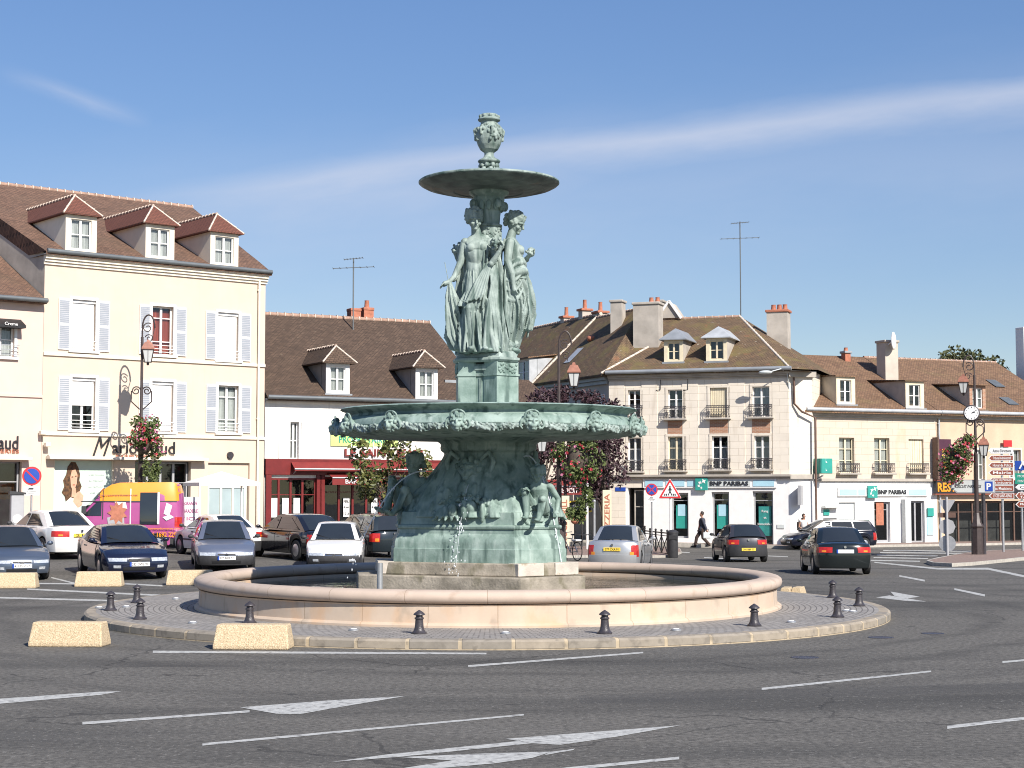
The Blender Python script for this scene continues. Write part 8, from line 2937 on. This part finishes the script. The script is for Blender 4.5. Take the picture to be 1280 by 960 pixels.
# ------------------------------------------------------------------ people
def person(px, py, phi, label, hgt, pose, skin, top_, legs, hairm, bag=None, hat=False, seed=1):
    p = gpt(px, py)
    o = empty('person', tuple(p), phi, label, 'person')
    s = hgt / 1.75
    # frame: +x is the way the person faces, z up
    step = pose.get('step', .0)
    hip = .92
    hips = [(0, -.09, hip), (0, .09, hip)]
    f1, f2 = (step, -.09, .07), (-step, .09, .07 + (.06 if step else 0))
    k1, k2 = (step * .62 + .05, -.09, .50), (-step * .28 + .07, .09, .49)
    if not step: k1, k2 = (.03, -.09, .5), (.03, .09, .5)
    arms = pose['arms']
    def limbs(m, gl, ga, leg=True, arm=True, hands=True, arm_to=1.0):
        if leg:
            for h_, k_, f_ in ((hips[0], k1, f1), (hips[1], k2, f2)):
                m.caps([h_, k_, f_], [.085 + gl, .062 + gl, .045 + gl], 10)
        if arm:
            for sh, el, wr in arms:
                m.caps([sh, el, tuple(Vector(el).lerp(Vector(wr), arm_to))], [.052 + ga, .044 + ga, .033 + ga], 10)
                if hands:
                    hand(m, wr, Vector(wr) - Vector(el), (0, -sgn(wr[1]), 0), .8, .35)
    def trunk(m, g, z0=.86, z1=1.47):
        rows = [(.82, .145, .16), (.92, .15, .165), (1.08, .12, .135), (1.25, .135, .165), (1.38, .125, .185), (1.45, .09, .16), (1.49, .055, .07), (1.55, .05, .055)]
        rows = [(z, a + g, b_ + g) for z, a, b_ in rows if z0 <= z <= z1]
        m.loft([[(a * cos(2 * pi * k / 20) , b_ * sin(2 * pi * k / 20), z) for k in range(20)] for z, a, b_ in rows])
    m = MB()
    trunk(m, 0, .8, 1.6); limbs(m, 0, 0)
    for f_ in (f1, f2): m.ell((f_[0] + .07, f_[1], .045 + f_[2] - .07), (.12, .045, .045), 10, 6)
    head(m, (.02, 0, 1.645), pi / 2, R(6), .70, seed, True)
    b_ = remesh(m, 'body', M[skin], o, .012, 1)
    m = MB(); limbs(m, .028, 0, True, False); m.ell((0, 0, .9), (.165, .18, .12), 12, 8)
    remesh(m, 'trousers', M[legs], b_, .015, 1)
    m = MB(); trunk(m, .03, .82 if pose.get('long') else .9, 1.47)
    if pose.get('sleeves', 1): limbs(m, 0, .025, False, True, False, .9)
    for sh, el, wr in arms: m.ell(sh, (.085,) * 3, 10, 6)
    remesh(m, 'jacket' if pose.get('long') else 'top', M[top_], b_, .015, 1)
    m = MB()
    for f_ in (f1, f2): m.ell((f_[0] + .075, f_[1], .05 + f_[2] - .07), (.145, .058, .055), 10, 6); m.ell((f_[0], f_[1], .07 + f_[2] - .07), (.065, .055, .07), 8, 6)
    m.build('shoes', M['black'], b_, smooth=60)
    m = MB(); rn_ = random.Random(seed)
    for i in range(50):
        a, e = rn_.uniform(0, 2 * pi), rn_.uniform(-.2, 1.5)
        v = Vector((.085 * cos(a) * cos(e), .08 * sin(a) * cos(e), .10 * sin(e)))
        if v.x > .04 and v.z < .07: continue
        m.ell(Vector((.005, 0, 1.672)) + v, .034, 7, 5)
    if pose.get('longhair'):
        for i in range(24):
            m.ell((-.05 + rn_.uniform(-.03, .02), rn_.uniform(-.09, .09), 1.62 - rn_.uniform(0, .22)), .035, 7, 5)
    remesh(m, 'hair', M[hairm], b_, .012, 1)
    o.scale = (s,) * 3
    return o
M['p_skin'] = mat('skin', (.40, .22, .15), rough=.6, var=.06)
M['p_dark'] = mat('dark_jacket', (.05, .055, .075), rough=.85, var=.2, scale=12)
M['p_red'] = mat('red_brown_shirt', (.30, .06, .04), rough=.85, var=.2, scale=12)
M['p_trous'] = mat('dark_brown_trousers', (.05, .032, .026), rough=.9, var=.2, scale=12)
M['p_white'] = mat('white_top', (.72, .70, .68), rough=.85, var=.06)
M['p_hair'] = mat('dark_hair', (.025, .016, .012), rough=.6, var=.3, scale=20)
pm_ = person(878, 684.5, R(176), 'walking person in dark open jacket and red shirt carrying a grey bag', 1.78,
       dict(step=.36, long=True, arms=[((0, -.20, 1.41), (.06, -.25, 1.13), (.16, -.22, .92)), ((0, .20, 1.41), (-.10, .25, 1.14), (-.20, .23, .90))]), 'p_skin', 'p_dark', 'p_trous', 'p_hair', seed=3)
body_ = [c for c in pm_.children if c.name.startswith('body')][0]
m = MB(); m.loft([[(a * cos(2 * pi * k / 20) + .035, b_ * sin(2 * pi * k / 20), z) for k in range(20)] for z, a, b_ in ((.95, .17, .11), (1.1, .145, .10), (1.3, .145, .11), (1.46, .09, .08))])
remesh(m, 'shirt', M['p_red'], body_, .015, 1)
pb_ = gpt(883.5, 685)
o = empty('handbag', (pb_.x, pb_.y - .1, pb_.z + .48), R(5), 'grey handbag held by the walking person', 'bag')
m = MB(); m.box(-.2, .2, -.06, .06, 0, .3); m.build('bag_body', M['signgrey'], o, bevel=.04)
m = MB(); m.tube([(-.12, 0, .29), (-.08, 0, .45), (.08, 0, .45), (.12, 0, .29)], .014, 6); m.build('strap', M['black'], o, smooth=60)
person(1005, 685, R(-70), 'person in a white sleeveless top standing behind the navy estate car', 1.68,
       dict(step=0, sleeves=0, longhair=True, arms=[((0, -.19, 1.41), (-.02, -.27, 1.12), (.12, -.16, .98)), ((0, .19, 1.41), (-.02, .27, 1.12), (.14, .14, .98))]), 'p_skin', 'p_white', 'p_trous', 'p_hair', seed=6)
p = gpt(999, 685)
o = empty('shoulder_bag', (p.x + .06, p.y, .45), R(10), 'dark bag at the side of the person in the white top', 'bag')
m = MB(); m.box(-.16, .16, -.08, .08, 0, .45); m.build('bag_body', M['p_trous'], o, bevel=.05)
m = MB(); m.tube([(-.1, 0, .44), (-.06, 0, .62), (.06, 0, .62), (.1, 0, .44)], .014, 6); m.build('strap', M['black'], o, smooth=60)
